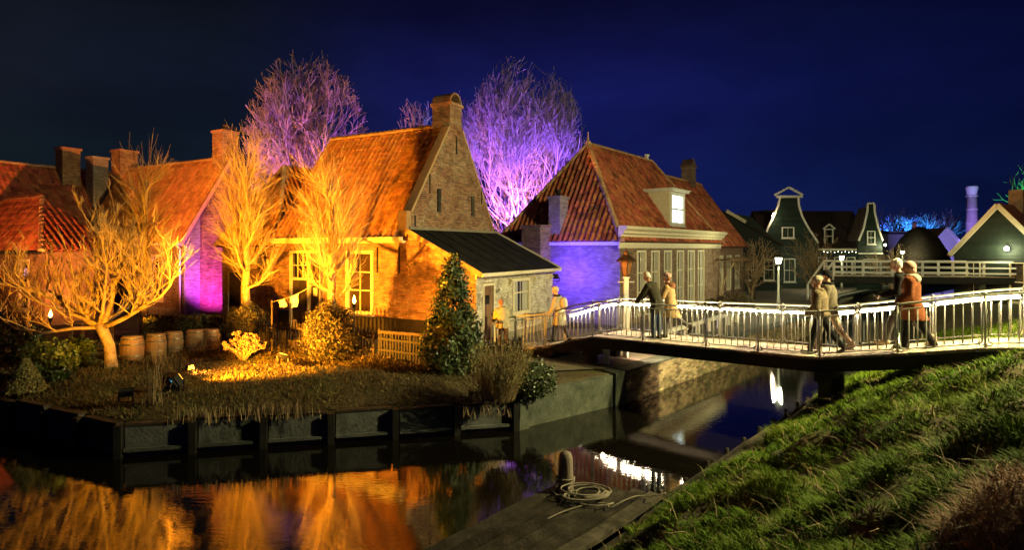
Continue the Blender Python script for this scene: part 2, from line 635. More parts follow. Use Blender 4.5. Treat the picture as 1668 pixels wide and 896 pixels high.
# ------------------------------------------------------------------ lie of the land
LEFT = [(-60, 34), (-30, 21.9), (-11.0, 12.9), (-7.6, 11.3), (.08, 13.0), (2.99, 15.27), (14.9, 28.4), (21.8, 39), (36.8, 55), (75, 82), (160, 150)]
RIGHT = [(-12, -7.2), (-6.7, -1.3), (.96, 7.25), (8.1, 15.2), (13.2, 19.6), (19.2, 27.2), (27.5, 37.5), (42, 51.5), (79, 77), (163, 142)]


def sdist(X, Y, line):
    """signed distance to a polyline, positive on its left-hand side"""
    best = np.full(X.shape, 1e9)
    sgn = np.ones(X.shape)
    for (ax, ay), (bx, by) in zip(line[:-1], line[1:]):
        dx, dy = bx - ax, by - ay
        L2 = dx * dx + dy * dy
        t = np.clip(((X - ax) * dx + (Y - ay) * dy) / L2, 0, 1)
        ex, ey = X - (ax + t * dx), Y - (ay + t * dy)
        d = np.hypot(ex, ey)
        s = dx * (Y - ay) - dy * (X - ax)
        upd = d < best - 1e-9
        best = np.where(upd, d, best)
        sgn = np.where(upd, np.sign(s), sgn)
    return best * np.where(sgn == 0, 1, sgn)


def vnoise(X, Y, sc, seed=0):
    """smooth value noise, vectorised"""
    x, y = X * sc + 17.3 * seed, Y * sc - 9.1 * seed
    xi, yi = np.floor(x), np.floor(y)
    fx, fy = x - xi, y - yi
    fx, fy = fx * fx * (3 - 2 * fx), fy * fy * (3 - 2 * fy)

    def h(a, b):
        v = np.sin(a * 127.1 + b * 311.7 + seed * 74.7) * 43758.5453
        return v - np.floor(v)
    return (h(xi, yi) * (1 - fx) + h(xi + 1, yi) * fx) * (1 - fy) + (h(xi, yi + 1) * (1 - fx) + h(xi + 1, yi + 1) * fx) * fy


def height(X, Y):
    X, Y = np.asarray(X, float), np.asarray(Y, float)
    dl = sdist(X, Y, LEFT)
    dr = -sdist(X, Y, RIGHT)
    h = np.full(X.shape, -.9)
    # the garden: a soft mound between the bulkhead and the fence
    gard = np.clip((dl - .1) / 1.0, 0, 1) * np.clip((1.2 - X) / 1.5, 0, 1) * np.clip((20 - Y) / 3.0, 0, 1)
    left = .80 + .05 * np.clip(dl / 2, 0, 1) + gard * (.10 * vnoise(X, Y, .5, 1) + .10 * vnoise(X, Y, 1.6, 2) - .06)
    left = left - .20 * np.clip(1 - (dl - .1) / 1.5, 0, 1) * np.clip(-X / .5, 0, 1) * np.clip((20 - Y) / 3.0, 0, 1)
    h = np.where(dl > .12, left, h)
    near = np.clip((14 - np.hypot(X - 5, Y - 8)) / 6, 0, 1)
    slope = .28 + .51 * dr
    crest = 2.38
    right = np.where(slope < crest - .25, slope, crest - .25 * np.exp(-(slope - crest + .25) / .25))
    bump = near * np.clip(dr / .6, 0, 1) * (.34 * (vnoise(X, Y, .8, 3) - .5) + .34 * (vnoise(X, Y, 2.0, 4) - .5) + .16 * (vnoise(X, Y, 5.0, 5) - .5))
    bump = bump * np.clip((np.hypot(X, Y) - 1.2) / 2, 0, 1)
    far = np.clip((X - 14) / 10, 0, 1)
    h = np.where(dr > 0.0, (right + bump) * (1 - far) + .85 * far, h)
    return h


def H(x, y):
    return float(height(np.array([x]), np.array([y]))[0])


def axis(lo, hi, fine, out):
    a = list(np.arange(lo, hi + 1e-6, fine))
    s, p = fine, a[-1]
    while p < out:
        s *= 1.35
        p += s
        a.append(p)
    s, p = fine, a[0]
    while p > -out:
        s *= 1.35
        p -= s
        a.insert(0, p)
    return np.array(a)


gx, gy = axis(-14, 16, .16, 900), axis(-3, 34, .16, 900)
GX, GY = np.meshgrid(gx, gy)
GH = height(GX, GY)
nx, ny = len(gx), len(gy)
gv = np.stack([GX, GY, GH], -1).reshape(-1, 3)
ii = (np.arange(ny - 1)[:, None] * nx + np.arange(nx - 1)[None]).ravel()
gt = np.concatenate([np.stack([ii, ii + 1, ii + nx + 1], 1), np.stack([ii, ii + nx + 1, ii + nx], 1)])
M["ground"] = mat("ground_soil_and_turf", [(.035, .026, .014), (.075, .055, .025), (.05, .062, .018)], .95, .8, bump=.8, bump_scale=9)
ground = obj("ground", np_mesh("ground", gv, gt, M["ground"]))
ground.data.polygons.foreach_set("use_smooth", [True] * len(ground.data.polygons))
tag(ground, "dark soil and turf of the garden, streets and dike", kind="structure")

# water, dark and nearly still
m = bpy.data.materials.new("canal_water")
m.use_nodes = True
n, l = m.node_tree.nodes, m.node_tree.links
b = n["Principled BSDF"]
b.inputs["Base Color"].default_value = (.005, .004, .003, 1)
b.inputs["Roughness"].default_value = .018
b.inputs["IOR"].default_value = 1.8
b.inputs["Specular IOR Level"].default_value = 1.0
g_ = n.new("ShaderNodeNewGeometry")
mp = n.new("ShaderNodeMapping")
mp.inputs["Scale"].default_value = (.8, 1.9, 1)
l.new(g_.outputs["Position"], mp.inputs[0])
hs = None
for sc_, st in ((.9, .30), (6.5, .42), (19, .20)):
    t_ = n.new("ShaderNodeTexNoise")
    t_.inputs["Scale"].default_value = sc_
    t_.inputs["Detail"].default_value = 2
    l.new(mp.outputs[0], t_.inputs["Vector"])
    mu = n.new("ShaderNodeMath")
    mu.operation = "MULTIPLY"
    mu.inputs[1].default_value = st
    l.new(t_.outputs[0], mu.inputs[0])
    if hs is None:
        hs = mu.outputs[0]
    else:
        ad = n.new("ShaderNodeMath")
        ad.operation = "ADD"
        l.new(hs, ad.inputs[0])
        l.new(mu.outputs[0], ad.inputs[1])
        hs = ad.outputs[0]
bp = n.new("ShaderNodeBump")
bp.inputs["Strength"].default_value = .05
bp.inputs["Distance"].default_value = .04
l.new(hs, bp.inputs["Height"])
l.new(bp.outputs[0], b.inputs["Normal"])
M["water"] = m
w = MB()
w.add([(-70, -30, 0), (180, -30, 0), (180, 170, 0), (-70, 170, 0)], [(0, 1, 2, 3)])
tag(w.build("water", m, recalc=False), "still dark canal water reflecting the lit trees", kind="structure")


# ------------------------------------------------------------------ masonry and tiles
def scan(poly, v):
    xs = []
    k = len(poly)
    for i in range(k):
        (a, b), (c, d) = poly[i], poly[(i + 1) % k]
        if (b <= v < d) or (d <= v < b):
            xs.append(a + (c - a) * (v - b) / (d - b))
    xs.sort()
    return list(zip(xs[::2], xs[1::2]))


def brickwork(parent, poly, o, u, v, n, material, holes=(), L=.22, C=.068, joint=.014, proud=.014, name="brickwork", rng=None):
    """every brick of a wall face as its own block, joined into one part"""
    rng = rng or random.Random(3)
    o, u, v, n = Vector(o), Vector(u), Vector(v), Vector(n)
    mb = MB()
    v0, v1 = min(p[1] for p in poly), max(p[1] for p in poly)
    r = 0
    z = v0
    while z + C <= v1 + 1e-6:
        zm = z + C / 2
        ivs = scan(poly, zm)
        for (a0, a1, b0, b1) in holes:
            if b0 - .03 < zm < b1 + .03:
                nv = []
                for (p, q) in ivs:
                    if a1 <= p or a0 >= q:
                        nv.append((p, q))
                    else:
                        if a0 > p: nv.append((p, a0))
                        if a1 < q: nv.append((a1, q))
                ivs = nv
        for (p, q) in ivs:
            k = math.floor((p - (r % 2) * L / 2) / L)
            while True:
                s = k * L + (r % 2) * L / 2
                e = s + L
                k += 1
                if s >= q - .02:
                    break
                s, e = max(s, p) + joint / 2, min(e, q) - joint / 2
                if e - s < .03:
                    continue
                t = proud + rng.uniform(-.006, .006)
                j = rng.uniform(-.003, .003)
                b0, b1 = z + joint / 2 + j, z + C - joint / 2 + j
                P = [o + u * s + v * b0, o + u * e + v * b0, o + u * e + v * b1, o + u * s + v * b1]
                tl = [rng.uniform(-.003, .003) for _ in range(2)]
                Q = [pt + n * (t + tl[i in (1, 2)]) for i, pt in enumerate(P)]
                P = [pt - n * .004 for pt in P]
                mb.add(P + Q, [(4, 5, 6, 7), (0, 1, 5, 4), (1, 2, 6, 5), (2, 3, 7, 6), (3, 0, 4, 7)])
        z += C
        r += 1
    ob = mb.build(name, material, parent, recalc=False, kind="stuff")
    return ob


def pantile_mesh(w, ln, material, name="tile"):
    mb = MB()
    prof = [(-.52, .002), (-.40, .042), (-.24, .060), (-.06, .036), (.12, .006), (.34, .0), (.52, .010)]
    top, bot = [], []
    for x, z in prof:
        top.append((x * w, ln * 1.12, z - .004))
        bot.append((x * w, 0, z + .022))
    k = len(prof)
    lip = [(x, y - .002, z - .02) for x, y, z in bot]
    fs = [(i, i + 1, k + i + 1, k + i) for i in range(k - 1)]
    mb.add(bot + top, fs)
    mb.add(lip + bot, fs)
    return mb.mesh(name, material, smooth=False)


class Roof:
    """tiles of one house: the ones that show largest are parts, the rest one mesh"""

    def __init__(s, root, roof, material, w=.25, ln=.34, most=280):
        s.root, s.roof, s.mat, s.w, s.ln, s.most = root, roof, material, w, ln, most
        s.me = pantile_mesh(w, ln, material)
        s.pl = []
        bpy.context.view_layer.update()
        s.world = Matrix.Translation(root.location) @ Matrix.Rotation(root.rotation_euler.z, 4, "Z")

    def plane(s, o, u, v, poly, pri=0.0):
        o, u, v = Vector(o), Vector(u).normalized(), Vector(v).normalized()
        n = u.cross(v).normalized()
        b0, b1 = min(p[1] for p in poly), max(p[1] for p in poly)
        r = 0
        z = b0
        rr = random.Random(11)
        while z < b1 - .05:
            for (p, q) in scan(poly, min(z + s.ln * .5, b1 - .001)):
                k0 = math.floor(p / s.w)
                k = k0
                while True:
                    c = (k + .5) * s.w
                    k += 1
                    if c > q - s.w * .15:
                        break
                    if c < p + s.w * .15:
                        continue
                    pos = o + u * (c + rr.uniform(-.006, .006)) + v * (z + rr.uniform(-.012, .012)) + n * (.03 + rr.uniform(0, .008))
                    R = Matrix((u, v, n)).transposed() @ Matrix.Rotation(rr.uniform(-.03, .03), 3, "Z") @ Matrix.Rotation(rr.uniform(-.02, .02), 3, "Y")
                    mw = Matrix.Translation(pos) @ R.to_4x4()
                    d = (s.world @ pos - Vector((0, 0, CAM_Z))).length + pri
                    s.pl.append((d, mw))
            z += s.ln
            r += 1

    def finish(s):
        s.pl.sort(key=lambda t: t[0])
        for d, mw in s.pl[:s.most]:
            obj("tile", s.me, s.roof, mw)
        rest = s.pl[s.most:]
        if rest:
            mb = MB()
            vs = [v.co.copy() for v in s.me.vertices]
            fs = [tuple(p.vertices) for p in s.me.polygons]
            for d, mw in rest:
                mb.add([mw @ q for q in vs], fs)
            mb.build("tile_field", s.mat, s.roof, recalc=False, kind="stuff")


RIDGE_ME = {}


def ridge_line(parent, p, q, material, r=.11, ln=.36, name="ridge_tile"):
    """half-round ridge tiles laid end to end along a ridge or hip"""
    p, q = Vector(p), Vector(q)
    L = (q - p).length
    k = max(1, round(L / ln))
    key = (material.name, round(r, 3))
    if key not in RIDGE_ME:
        mb = MB()
        a, b = [], []
        for i in range(7):
            an = PI * (i / 6) * 1.15 - .24
            a.append((0, math.cos(an) * r * 1.08, math.sin(an) * r * 1.08))
            b.append((1, math.cos(an) * r * .92, math.sin(an) * r * .92))
        mb.add(a + b, [(i, i + 1, 8 + i, 7 + i) for i in range(6)])
        mb.add(a + [(0, 0, -.02)], [tuple(range(7, -1, -1))])
        RIDGE_ME[key] = mb.mesh(name, material)
    x = (q - p).normalized()
    y = Vector((0, 0, 1)).cross(x).normalized()
    z = x.cross(y)
    R = Matrix((x, y, z)).transposed().to_4x4()
    for i in range(k):
        c = p + x * (L * i / k)
        jit = Matrix.Rotation(random.uniform(-.04, .04), 4, "Z")
        obj(name, RIDGE_ME[key], parent, Matrix.Translation(c) @ R @ jit @ Matrix.Diagonal((L / k * 1.05, 1, 1, 1)))


def window(parent, o, u, n, w, h, cols=2, rows=(.5,), frame="cream", glass="glass", fw=.07, sill=True, bar=.03, curtain=False, depth=.1, lit=None):
    """sash window filling an opening: frame > pane, glazing bars, sill, curtain"""
    o, u, n = Vector(o), Vector(u), Vector(n)
    v = Vector((0, 0, 1))
    mb = MB()
    mb.prism([(0, 0), (w, 0), (w, h), (0, h)], o, u, v, n, -depth, .022, 0, holes=[(fw, w - fw, fw, h - fw)])
    f = mb.build("window", M[frame], parent)
    mb = MB()
    mb.prism([(fw - .01, fw - .01), (w - fw + .01, fw - .01), (w - fw + .01, h - fw + .01), (fw - .01, h - fw + .01)], o, u, v, n, -depth * .75, -depth * .68)
    mb.build("pane", M[lit or glass], f)
    ws = w - 2 * fw
    for i in range(1, cols):
        x = fw + ws * i / cols
        mb = MB()
        mb.prism([(x - bar / 2, fw), (x + bar / 2, fw), (x + bar / 2, h - fw), (x - bar / 2, h - fw)], o, u, v, n, -depth * .67, -depth * .3)
        mb.build("glazing_bar", M[frame], f)
    for r in rows:
        z = fw + (h - 2 * fw) * r
        mb = MB()
        mb.prism([(fw, z - bar * .8), (w - fw, z - bar * .8), (w - fw, z + bar * .8), (fw, z + bar * .8)], o, u, v, n, -depth * .67, -depth * .2)
        mb.build("glazing_bar", M[frame], f)
    if sill:
        mb = MB()
        mb.prism([(-.05, -.06), (w + .05, -.06), (w + .05, -.002), (-.05, -.002)], o, u, v, n, -.05, .09)
        mb.build("sill", M[frame], f)
    if curtain:
        for k in (0, 1):
            mb = MB()
            x0 = fw + .01 if k == 0 else w - fw - .01 - ws * .34
            pts = []
            N = 12
            for i in range(N + 1):
                pts.append((x0 + ws * .34 * i / N, -depth * .66 + .008 * (i % 2)))
            vs, fs = [], []
            for (x, t) in pts:
                vs.append(o + u * x + v * (fw + .01) + n * t)
                vs.append(o + u * x + v * (h - fw - .01) + n * t)
            fs = [(2 * i, 2 * i + 2, 2 * i + 3, 2 * i + 1) for i in range(N)]
            mb.add(vs, fs)
            mb.build("curtain", M["curtain"], f, recalc=False)
    return f


def slab(mb, pts, th=.08, mi=0):
    """a thin slab under the polygon pts (counter-clockwise from above)"""
    pts = [Vector(p) for p in pts]
    n = (pts[1] - pts[0]).cross(pts[-1] - pts[0]).normalized()
    k = len(pts)
    vs = pts + [p - n * th for p in pts]
    fs = [tuple(range(k)), tuple(range(2 * k - 1, k - 1, -1))] + [(i, k + i, k + (i + 1) % k, (i + 1) % k) for i in range(k)]
    mb.add(vs, fs, mi)


def chimney(parent, c, size, z0, z1, material, cap="flat", pot=False, name="chimney"):
    """brick stack with its own courses, a projecting head and a cap"""
    x, y = c
    mb = MB()
    mb.span((x - size[0] / 2 + .012, y - size[1] / 2 + .012, z0), (x + size[0] / 2 - .012, y + size[1] / 2 - .012, z1 - .02))
    ch = mb.build(name, M["mortar"], parent)
    hx, hy = size[0] / 2 - .012, size[1] / 2 - .012
    for (o, u, n, w) in (((x - hx, y - hy, z0), (1, 0, 0), (0, -1, 0), 2 * hx), ((x + hx, y - hy, z0), (0, 1, 0), (1, 0, 0), 2 * hy), ((x - hx, y + hy, z0), (0, -1, 0), (-1, 0, 0), 2 * hy)):
        brickwork(ch, [(0, 0), (w, 0), (w, z1 - z0 - .03), (0, z1 - z0 - .03)], o, u, (0, 0, 1), n, material)
    mb = MB()
    e = .05
    mb.span((x - size[0] / 2 - e, y - size[1] / 2 - e, z1 - .02), (x + size[0] / 2 + e, y + size[1] / 2 + e, z1 + .10))
    if cap == "arch":
        rings = []
        for i in range(9):
            a = PI * i / 8
            rings.append((math.cos(a) * size[1] * .42, math.sin(a) * size[1] * .42))
        for k in range(8):
            (a0, b0), (a1, b1) = rings[k], rings[k + 1]
            t = .07
            s0, s1 = 1 + t / (size[1] * .42), 1 + t / (size[1] * .42)
            P = [(x - size[0] * .5, y + a0, z1 + .1 + b0), (x + size[0] * .5, y + a0, z1 + .1 + b0), (x + size[0] * .5, y + a1, z1 + .1 + b1), (x - size[0] * .5, y + a1, z1 + .1 + b1)]
            Q = [(x - size[0] * .5, y + a0 * s0, z1 + .1 + b0 * s0), (x + size[0] * .5, y + a0 * s0, z1 + .1 + b0 * s0), (x + size[0] * .5, y + a1 * s1, z1 + .1 + b1 * s1), (x - size[0] * .5, y + a1 * s1, z1 + .1 + b1 * s1)]
            mb.add(P + Q, [(3, 2, 1, 0), (4, 5, 6, 7), (0, 1, 5, 4), (1, 2, 6, 5), (2, 3, 7, 6), (3, 0, 4, 7)])
    elif cap == "gable":
        w, d = size[0] / 2 + .03, size[1] / 2 + .03
        z = z1 + .1
        mb.add([(x - w, y - d, z), (x + w, y - d, z), (x + w, y + d, z), (x - w, y + d, z), (x, y - d, z + w * 1.1), (x, y + d, z + w * 1.1)],
               [(0, 1, 4), (2, 3, 5), (0, 4, 5, 3), (1, 2, 5, 4), (3, 2, 1, 0)])
    mb.build("chimney_cap", material, ch)
    if pot:
        mb = MB()
        mb.lathe([(.12, 0), (.10, .22), (.13, .24), (.13, .30)], 12, (x, y, z1 + .1))
        mb.build("chimney_pot", M["iron"] if pot == "iron" else M["tile"], ch, smooth=True)
    return ch


ROT_A = math.atan2(-.48, .877)
ROT_C = math.atan2(.787, .617)
X_, Y_, Z_ = Vector((1, 0, 0)), Vector((0, 1, 0)), Vector((0, 0, 1))

# ------------------------------------------------------------------ the golden house in the middle, with its lean-to
hs = thing("brick_house", "amber lit brick house with steep orange roof, tall weathered gable and dark lean-to", "house", (-3.56, 20, .85), ROT_A)
EV, RZ, DP, LX = 3.9, 7.94, 5.8, -6.5
door_h = (-5.85, -4.12, .08, 3.13)
win_h = (-2.89, -1.57, .83, 3.13)
PL = .78
fpoly = [(LX, 0), (0, 0), (0, EV), (LX, EV)]
mb = MB()
mb.prism(fpoly, (0, 0, 0), X_, Z_, -Y_, -.3, 0, 0, holes=[door_h, win_h])
gp = [(0, 0), (DP, 0), (DP, EV + .25), (DP - .22, EV + .25), (3.32, 7.78), (3.32, 8.0), (2.48, 8.0), (2.48, 7.78), (.22, EV + .55), (0, EV + .55)]
slits = [(1.66, 1.92, 4.56, 5.42), (3.98, 4.24, 4.5, 5.33)]
mb.prism(gp, (0, .002, 0), Y_, Z_, X_, -.28, -.003, 0, holes=slits)
mb.prism([(0, 0), (DP, 0), (DP, EV), (2.9, RZ - .1), (0, EV)], (LX, .003, 0), Y_, Z_, X_, 0, .28)
mb.span((LX, DP - .3, 0), (-.3, DP, EV))
mb.build("wall", M["mortar"], hs)
brickwork(hs, [(LX, PL), (0, PL), (0, EV), (LX, EV)], (0, 0, 0), X_, Z_, -Y_, M["brick"], [door_h, win_h])
up = [(0, 3.78), (DP, 3.2), (DP, EV + .25), (DP - .22, EV + .25), (3.32, 7.78), (3.32, 8.0), (2.48, 8.0), (2.48, 7.78), (.22, EV + .55), (0, EV + .55)]
brickwork(hs, up, (-.003, .002, 0), Y_, Z_, X_, M["brick_gable"], slits)
mb = MB()
mb.prism([(LX - .02, 0), (-5.86, 0), (-5.86, PL), (LX - .02, PL)], (0, 0, 0), X_, Z_, -Y_, 0, .022)
mb.prism([(-4.11, 0), (2.745, 0), (2.745, PL), (-4.11, PL)], (0, 0, 0), X_, Z_, -Y_, 0, .022)
mb.build("plinth", M["tar"], hs)
# parapet coping of the gable, catching the light
for (a, b) in (((.16, EV + .55), (2.44, 7.80)), ((3.36, 7.80), (DP - .16, EV + .25))):
    mb = MB()
    mb.bar((-.14, a[0], a[1] + .03), (-.14, b[0], b[1] + .03), .34, .09)
    mb.build("coping", M["ridge"], hs)
mb = MB()
mb.span((-.34, -.14, EV - .28), (.03, .12, EV + .60))
mb.build("kneeler", M["ridge"], hs)
for (a0, a1, b0, b1) in slits:
    mb = MB()
    mb.span((-.16, a0, b0), (-.12, a1, b1))
    wn_ = mb.build("window", M["glass"], hs)
    for k in range(1, 4):
        mb = MB()
        mb.span((-.115, a0, b0 + (b1 - b0) * k / 4 - .012), (-.09, a1, b0 + (b1 - b0) * k / 4 + .012))
        mb.build("glazing_bar", M["iron"], wn_)
    mb = MB()
    mb.span((-.115, (a0 + a1) / 2 - .01, b0), (-.085, (a0 + a1) / 2 + .01, b1))
    mb.build("glazing_bar", M["iron"], wn_)
# roof
mb = MB()
sl = math.hypot(2.9, RZ - EV)
vf = Vector((0, 2.9, RZ - EV)).normalized()
e0 = Vector((0, -.28, EV - .28 * (RZ - EV) / 2.9))
slab(mb, [(LX - .08, e0.y, e0.z), (-.29, e0.y, e0.z), (-.29, 2.9, RZ), (LX - .08, 2.9, RZ)])
slab(mb, [(LX - .08, 2.9, RZ), (-.29, 2.9, RZ), (-.29, DP + .25, EV - .3), (LX - .08, DP + .25, EV - .3)])
roof = mb.build("roof", M["roof_hidden"], hs)
rf = Roof(hs, roof, M["tile"], .245, .33)
full = (Vector((0, 2.9, RZ)) - e0).length
rf.plane((0, e0.y, e0.z), X_, vf, [(LX - .08, 0), (-.3, 0), (-.3, full), (LX - .08, full)])
rf.finish()
ridge_line(roof, (LX - .1, 2.9, RZ + .02), (-.9, 2.9, RZ + .02), M["ridge"], .13)
mb = MB()
mb.bar((LX - .06, e0.y + .1, e0.z + .02), (LX - .06, 2.9, RZ + .06), .14, .12)
mb.build("verge", M["ridge"], roof)
mb = MB()
mb.span((LX - .1, -.42, EV - .44), (-.02, -.26, EV - .30))
mb.span((LX - .1, -.27, EV - .50), (-.02, -.018, EV - .42))
mb.build("gutter", M["cream"], hs)
chimney(hs, (-.42, 2.9), (.86, .80), 7.6, 8.72, M["brick_gable"], "arch")
for xx in (-1.35, -.36):
    mb = MB()
    mb.bar((xx, -.035, 2.35), (xx, -.035, 3.25), .03, .05)
    mb.build("wall_anchor", M["iron"], hs)
for (y, z) in ((2.9, 7.2), (1.2, 5.55), (4.75, 5.4), (.35, 4.0)):
    mb = MB()
    mb.bar((.03, y, z - .35), (.03, y, z + .35), .04, .03)
    mb.build("wall_anchor", M["iron"], hs)
# door with transom and side panel
mb = MB()
x0, x1, z0, z1 = door_h
W_ = x1 - x0
mb.prism([(0, 0), (W_, 0), (W_, z1 - z0), (0, z1 - z0)], (x0, 0, z0), X_, Z_, -Y_, -.12, .03, 0, holes=[(.1, .98, .05, 1.9), (.1, .98, 2.0, 2.95), (1.08, W_ - .1, .05, 2.95)])
fr = mb.build("door_frame", M["cream"], hs)
mb = MB()
for k in range(5):
    mb.span((x0 + .105 + k * .174, .06, z0 + .05), (x0 + .105 + k * .174 + .166, .10, z0 + 1.89))
dr = mb.build("door", M["wood_dark"], hs)
mb = MB()
mb.ball((x0 + .9, .045, z0 + .95), .03)
mb.build("handle", M["iron"], dr)
mb = MB()
mb.span((x0 + .1, .07, z0 + 2.0), (x0 + .98, .085, z0 + 2.95))
pn = mb.build("transom_pane", M["glass"], fr)
for k in range(1, 3):
    mb = MB()
    mb.span((x0 + .1 + .293 * k - .014, .03, z0 + 2.0), (x0 + .1 + .293 * k + .014, .068, z0 + 2.95))
    mb.build("glazing_bar", M["cream"], fr)
mb = MB()
mb.span((x0 + .1, .035, z0 + 2.46), (x0 + .98, .066, z0 + 2.49))
mb.build("glazing_bar", M["cream"], fr)
mb = MB()
mb.span((x0 + 1.08, .08, z0 + .05), (x1 - .1, .1, z0 + 2.95))
mb.build("side_panel", M["wood_dark"], fr)
mb = MB()
mb.span((x0 + 1.22, .06, z0 + 1.3), (x0 + 1.42, .078, z0 + 1.62))
mb.build("plaque", M["white"], fr)
window(hs, (win_h[0], 0, win_h[2]), X_, -Y_, win_h[1] - win_h[0], win_h[3] - win_h[2], 2, (.36, .68), "cream", "glass_amber", .12)
# lean-to: side wall flush with the front, low wall with door and window, black roof
LT, LE = 2.74, 2.42
lp = [(.004, 0), (LT, 0), (LT, LE), (.004, 3.70)]
mb = MB()
mb.prism(lp, (0, .004, 0), X_, Z_, -Y_, -.24, 0)
ld, lw = (.41, 1.16, .04, 2.04), (2.46, 3.82, .80, 2.12)
mb.prism([(.25, 0), (5.87, 0), (5.87, LE), (.25, LE)], (LT - .003, 0, 0), Y_, Z_, X_, -.22, 0, 0, holes=[ld, lw])
mb.prism([(.004, 0), (LT, 0), (LT, LE), (.004, 3.70)], (0, 5.87, 0), X_, Z_, -Y_, 0, .24)
mb.build("wall", M["mortar"], hs)
brickwork(hs, [(.004, PL), (LT, PL), (LT, LE), (.004, 3.70)], (0, .004, 0), X_, Z_, -Y_, M["brick"])
brickwork(hs, [(0, .25), (5.87, .25), (5.87, LE), (0, LE)], (LT - .003, 0, 0), Y_, Z_, X_, M["brick_white"], [ld, lw], proud=.011)
mb = MB()
rz0, rz1 = 3.86, 2.40
slab(mb, [(.005, -.10, rz0), (LT + .25, -.10, rz1), (LT + .25, 6.05, rz1), (.005, 6.05, rz0)][::1], .10)
lr = mb.build("roof", M["bitumen"], hs)
for q in range(1, 7):
    mb = MB()
    mb.bar((.10, q * .87 - .1, rz0 - .045 + .022), (LT + .22, q * .87 - .1, rz1 + .012), .05, .03)
    mb.build("seam", M["bitumen"], lr)
for yy in (-.13, 6.08):
    mb = MB()
    mb.bar((.02, yy, rz0 - .04), (LT + .28, yy, rz1 - .04), .05, .16)
    mb.build("barge_board", M["brick"] if yy < 0 else M["cream"], lr)
mb = MB()
mb.bar((.045, 0, rz0 + .05), (.045, 6.0, rz0 + .05), .10, .10)
mb.build("flashing", M["mortar"], lr)
mb = MB()
mb.span((LT + .03, -.1, LE - .20), (LT + .10, 6.0, LE - .04))
mb.span((LT + .20, -.1, LE - .12), (LT + .34, 6.0, LE - .01))
mb.build("gutter", M["cream"], hs)
for yy in (2.2, 4.1, 5.6):
    mb = MB()
    mb.prism([(0, 0), (.16, .22), (0, .34)], (LT, yy, LE - .56), X_, Z_, -Y_, -.06, .06)
    mb.build("bracket", M["cream"], hs)
mb = MB()
mb.prism([(0, 0), (.75, 0), (.75, 2.0), (0, 2.0)], (LT, ld[0], ld[2]), Y_, Z_, X_, -.1, .03, 0, holes=[(.07, .68, .02, 1.93)])
fr = mb.build("door_frame", M["cream"], hs)
mb = MB()
for k in range(4):
    mb.span((LT - .08, ld[0] + .075 + k * .15, .07), (LT - .05, ld[0] + .075 + k * .15 + .145, 1.96))
dr = mb.build("door", M["wood"], hs)
mb = MB()
mb.span((LT - .05, ld[0] + .25, 1.35), (LT - .04, ld[0] + .5, 1.65))
mb.build("pane", M["glass"], dr)
mb = MB()
mb.ball((LT - .02, ld[0] + .62, 1.0), .028)
mb.build("handle", M["iron"], dr)
window(hs, (LT, lw[0], lw[2]), Y_, X_, lw[1] - lw[0], lw[3] - lw[2], 2, (.62,), "cream", "glass", .11, curtain=True)

# ------------------------------------------------------------------ violet-gabled house to its left
hl = thing("brick_house", "left brick house with violet lit gable end and square chimney on its ridge", "house", (-15.18, 27, .85), ROT_A)
LX, DP, EV, RZ = -9.3, 4.74, 3.77, 7.7
wl_ = [(-6.9, -5.9, .7, 2.9), (-4.6, -3.6, .7, 2.9), (-2.6, -1.6, .7, 2.9)]
mb = MB()
mb.prism([(LX, 0), (0, 0), (0, EV), (LX, EV)], (0, 0, 0), X_, Z_, -Y_, -.3, 0, 0, holes=wl_)
gp = [(0, 0), (DP, 0), (DP, EV), (DP / 2, RZ + .05), (0, EV)]
mb.prism(gp, (0, .002, 0), Y_, Z_, X_, -.28, -.003)
mb.prism(gp, (LX, .002, 0), Y_, Z_, X_, 0, .28)
mb.span((LX, DP - .3, 0), (-.3, DP, EV))
mb.build("wall", M["mortar"], hl)
brickwork(hl, [(LX, .4), (0, .4), (0, EV), (LX, EV)], (0, 0, 0), X_, Z_, -Y_, M["brick_dark"], wl_)
brickwork(hl, [(.75, 0), (DP, 0), (DP, EV), (DP / 2, RZ + .05), (.75, EV + .75 * 3.93 / 2.37)], (-.003, .002, 0), Y_, Z_, X_, M["brick"])
brickwork(hl, [(0, 0), (.74, 0), (.74, EV + .70 * 3.93 / 2.37), (0, EV)], (.05, .002, 0), Y_, Z_, X_, M["brick_pale"], name="pilaster_brickwork")
mb = MB()
mb.prism([(0, 0), (.74, 0), (.74, EV + .70 * 3.93 / 2.37), (0, EV)], (.05, .002, 0), Y_, Z_, X_, -.05, 0)
mb.build("pilaster", M["mortar_pale"], hl)
for (a, b, c, d) in wl_:
    window(hl, (a, 0, c), X_, -Y_, b - a, d - c, 2, (.5,), "cream", "glass_amber", .1)
mb = MB()
k = (RZ - EV) / (DP / 2)
slab(mb, [(LX - .1, -.25, EV - .25 * k), (.10, -.25, EV - .25 * k), (.10, DP / 2, RZ), (LX - .1, DP / 2, RZ)])
slab(mb, [(LX - .1, DP / 2, RZ), (.10, DP / 2, RZ), (.10, DP + .25, EV - .25 * k), (LX - .1, DP + .25, EV - .25 * k)])
roof = mb.build("roof", M["roof_hidden"], hl)
rf = Roof(hl, roof, M["tile"], .25, .34, 200)
v = Vector((0, DP / 2, RZ - EV)).normalized()
full = math.hypot(DP / 2 + .25, (RZ - EV) + .25 * k)
rf.plane((0, -.25, EV - .25 * k), X_, v, [(LX - .1, 0), (.08, 0), (.08, full), (LX - .1, full)])
rf.finish()
ridge_line(roof, (LX - .1, DP / 2, RZ + .02), (-.6, DP / 2, RZ + .02), M["ridge"], .13)
mb = MB()
mb.bar((.12, -.25, EV - .25 * k), (.12, DP / 2, RZ), .06, .16)
mb.build("verge", M["ridge"], roof)
mb = MB()
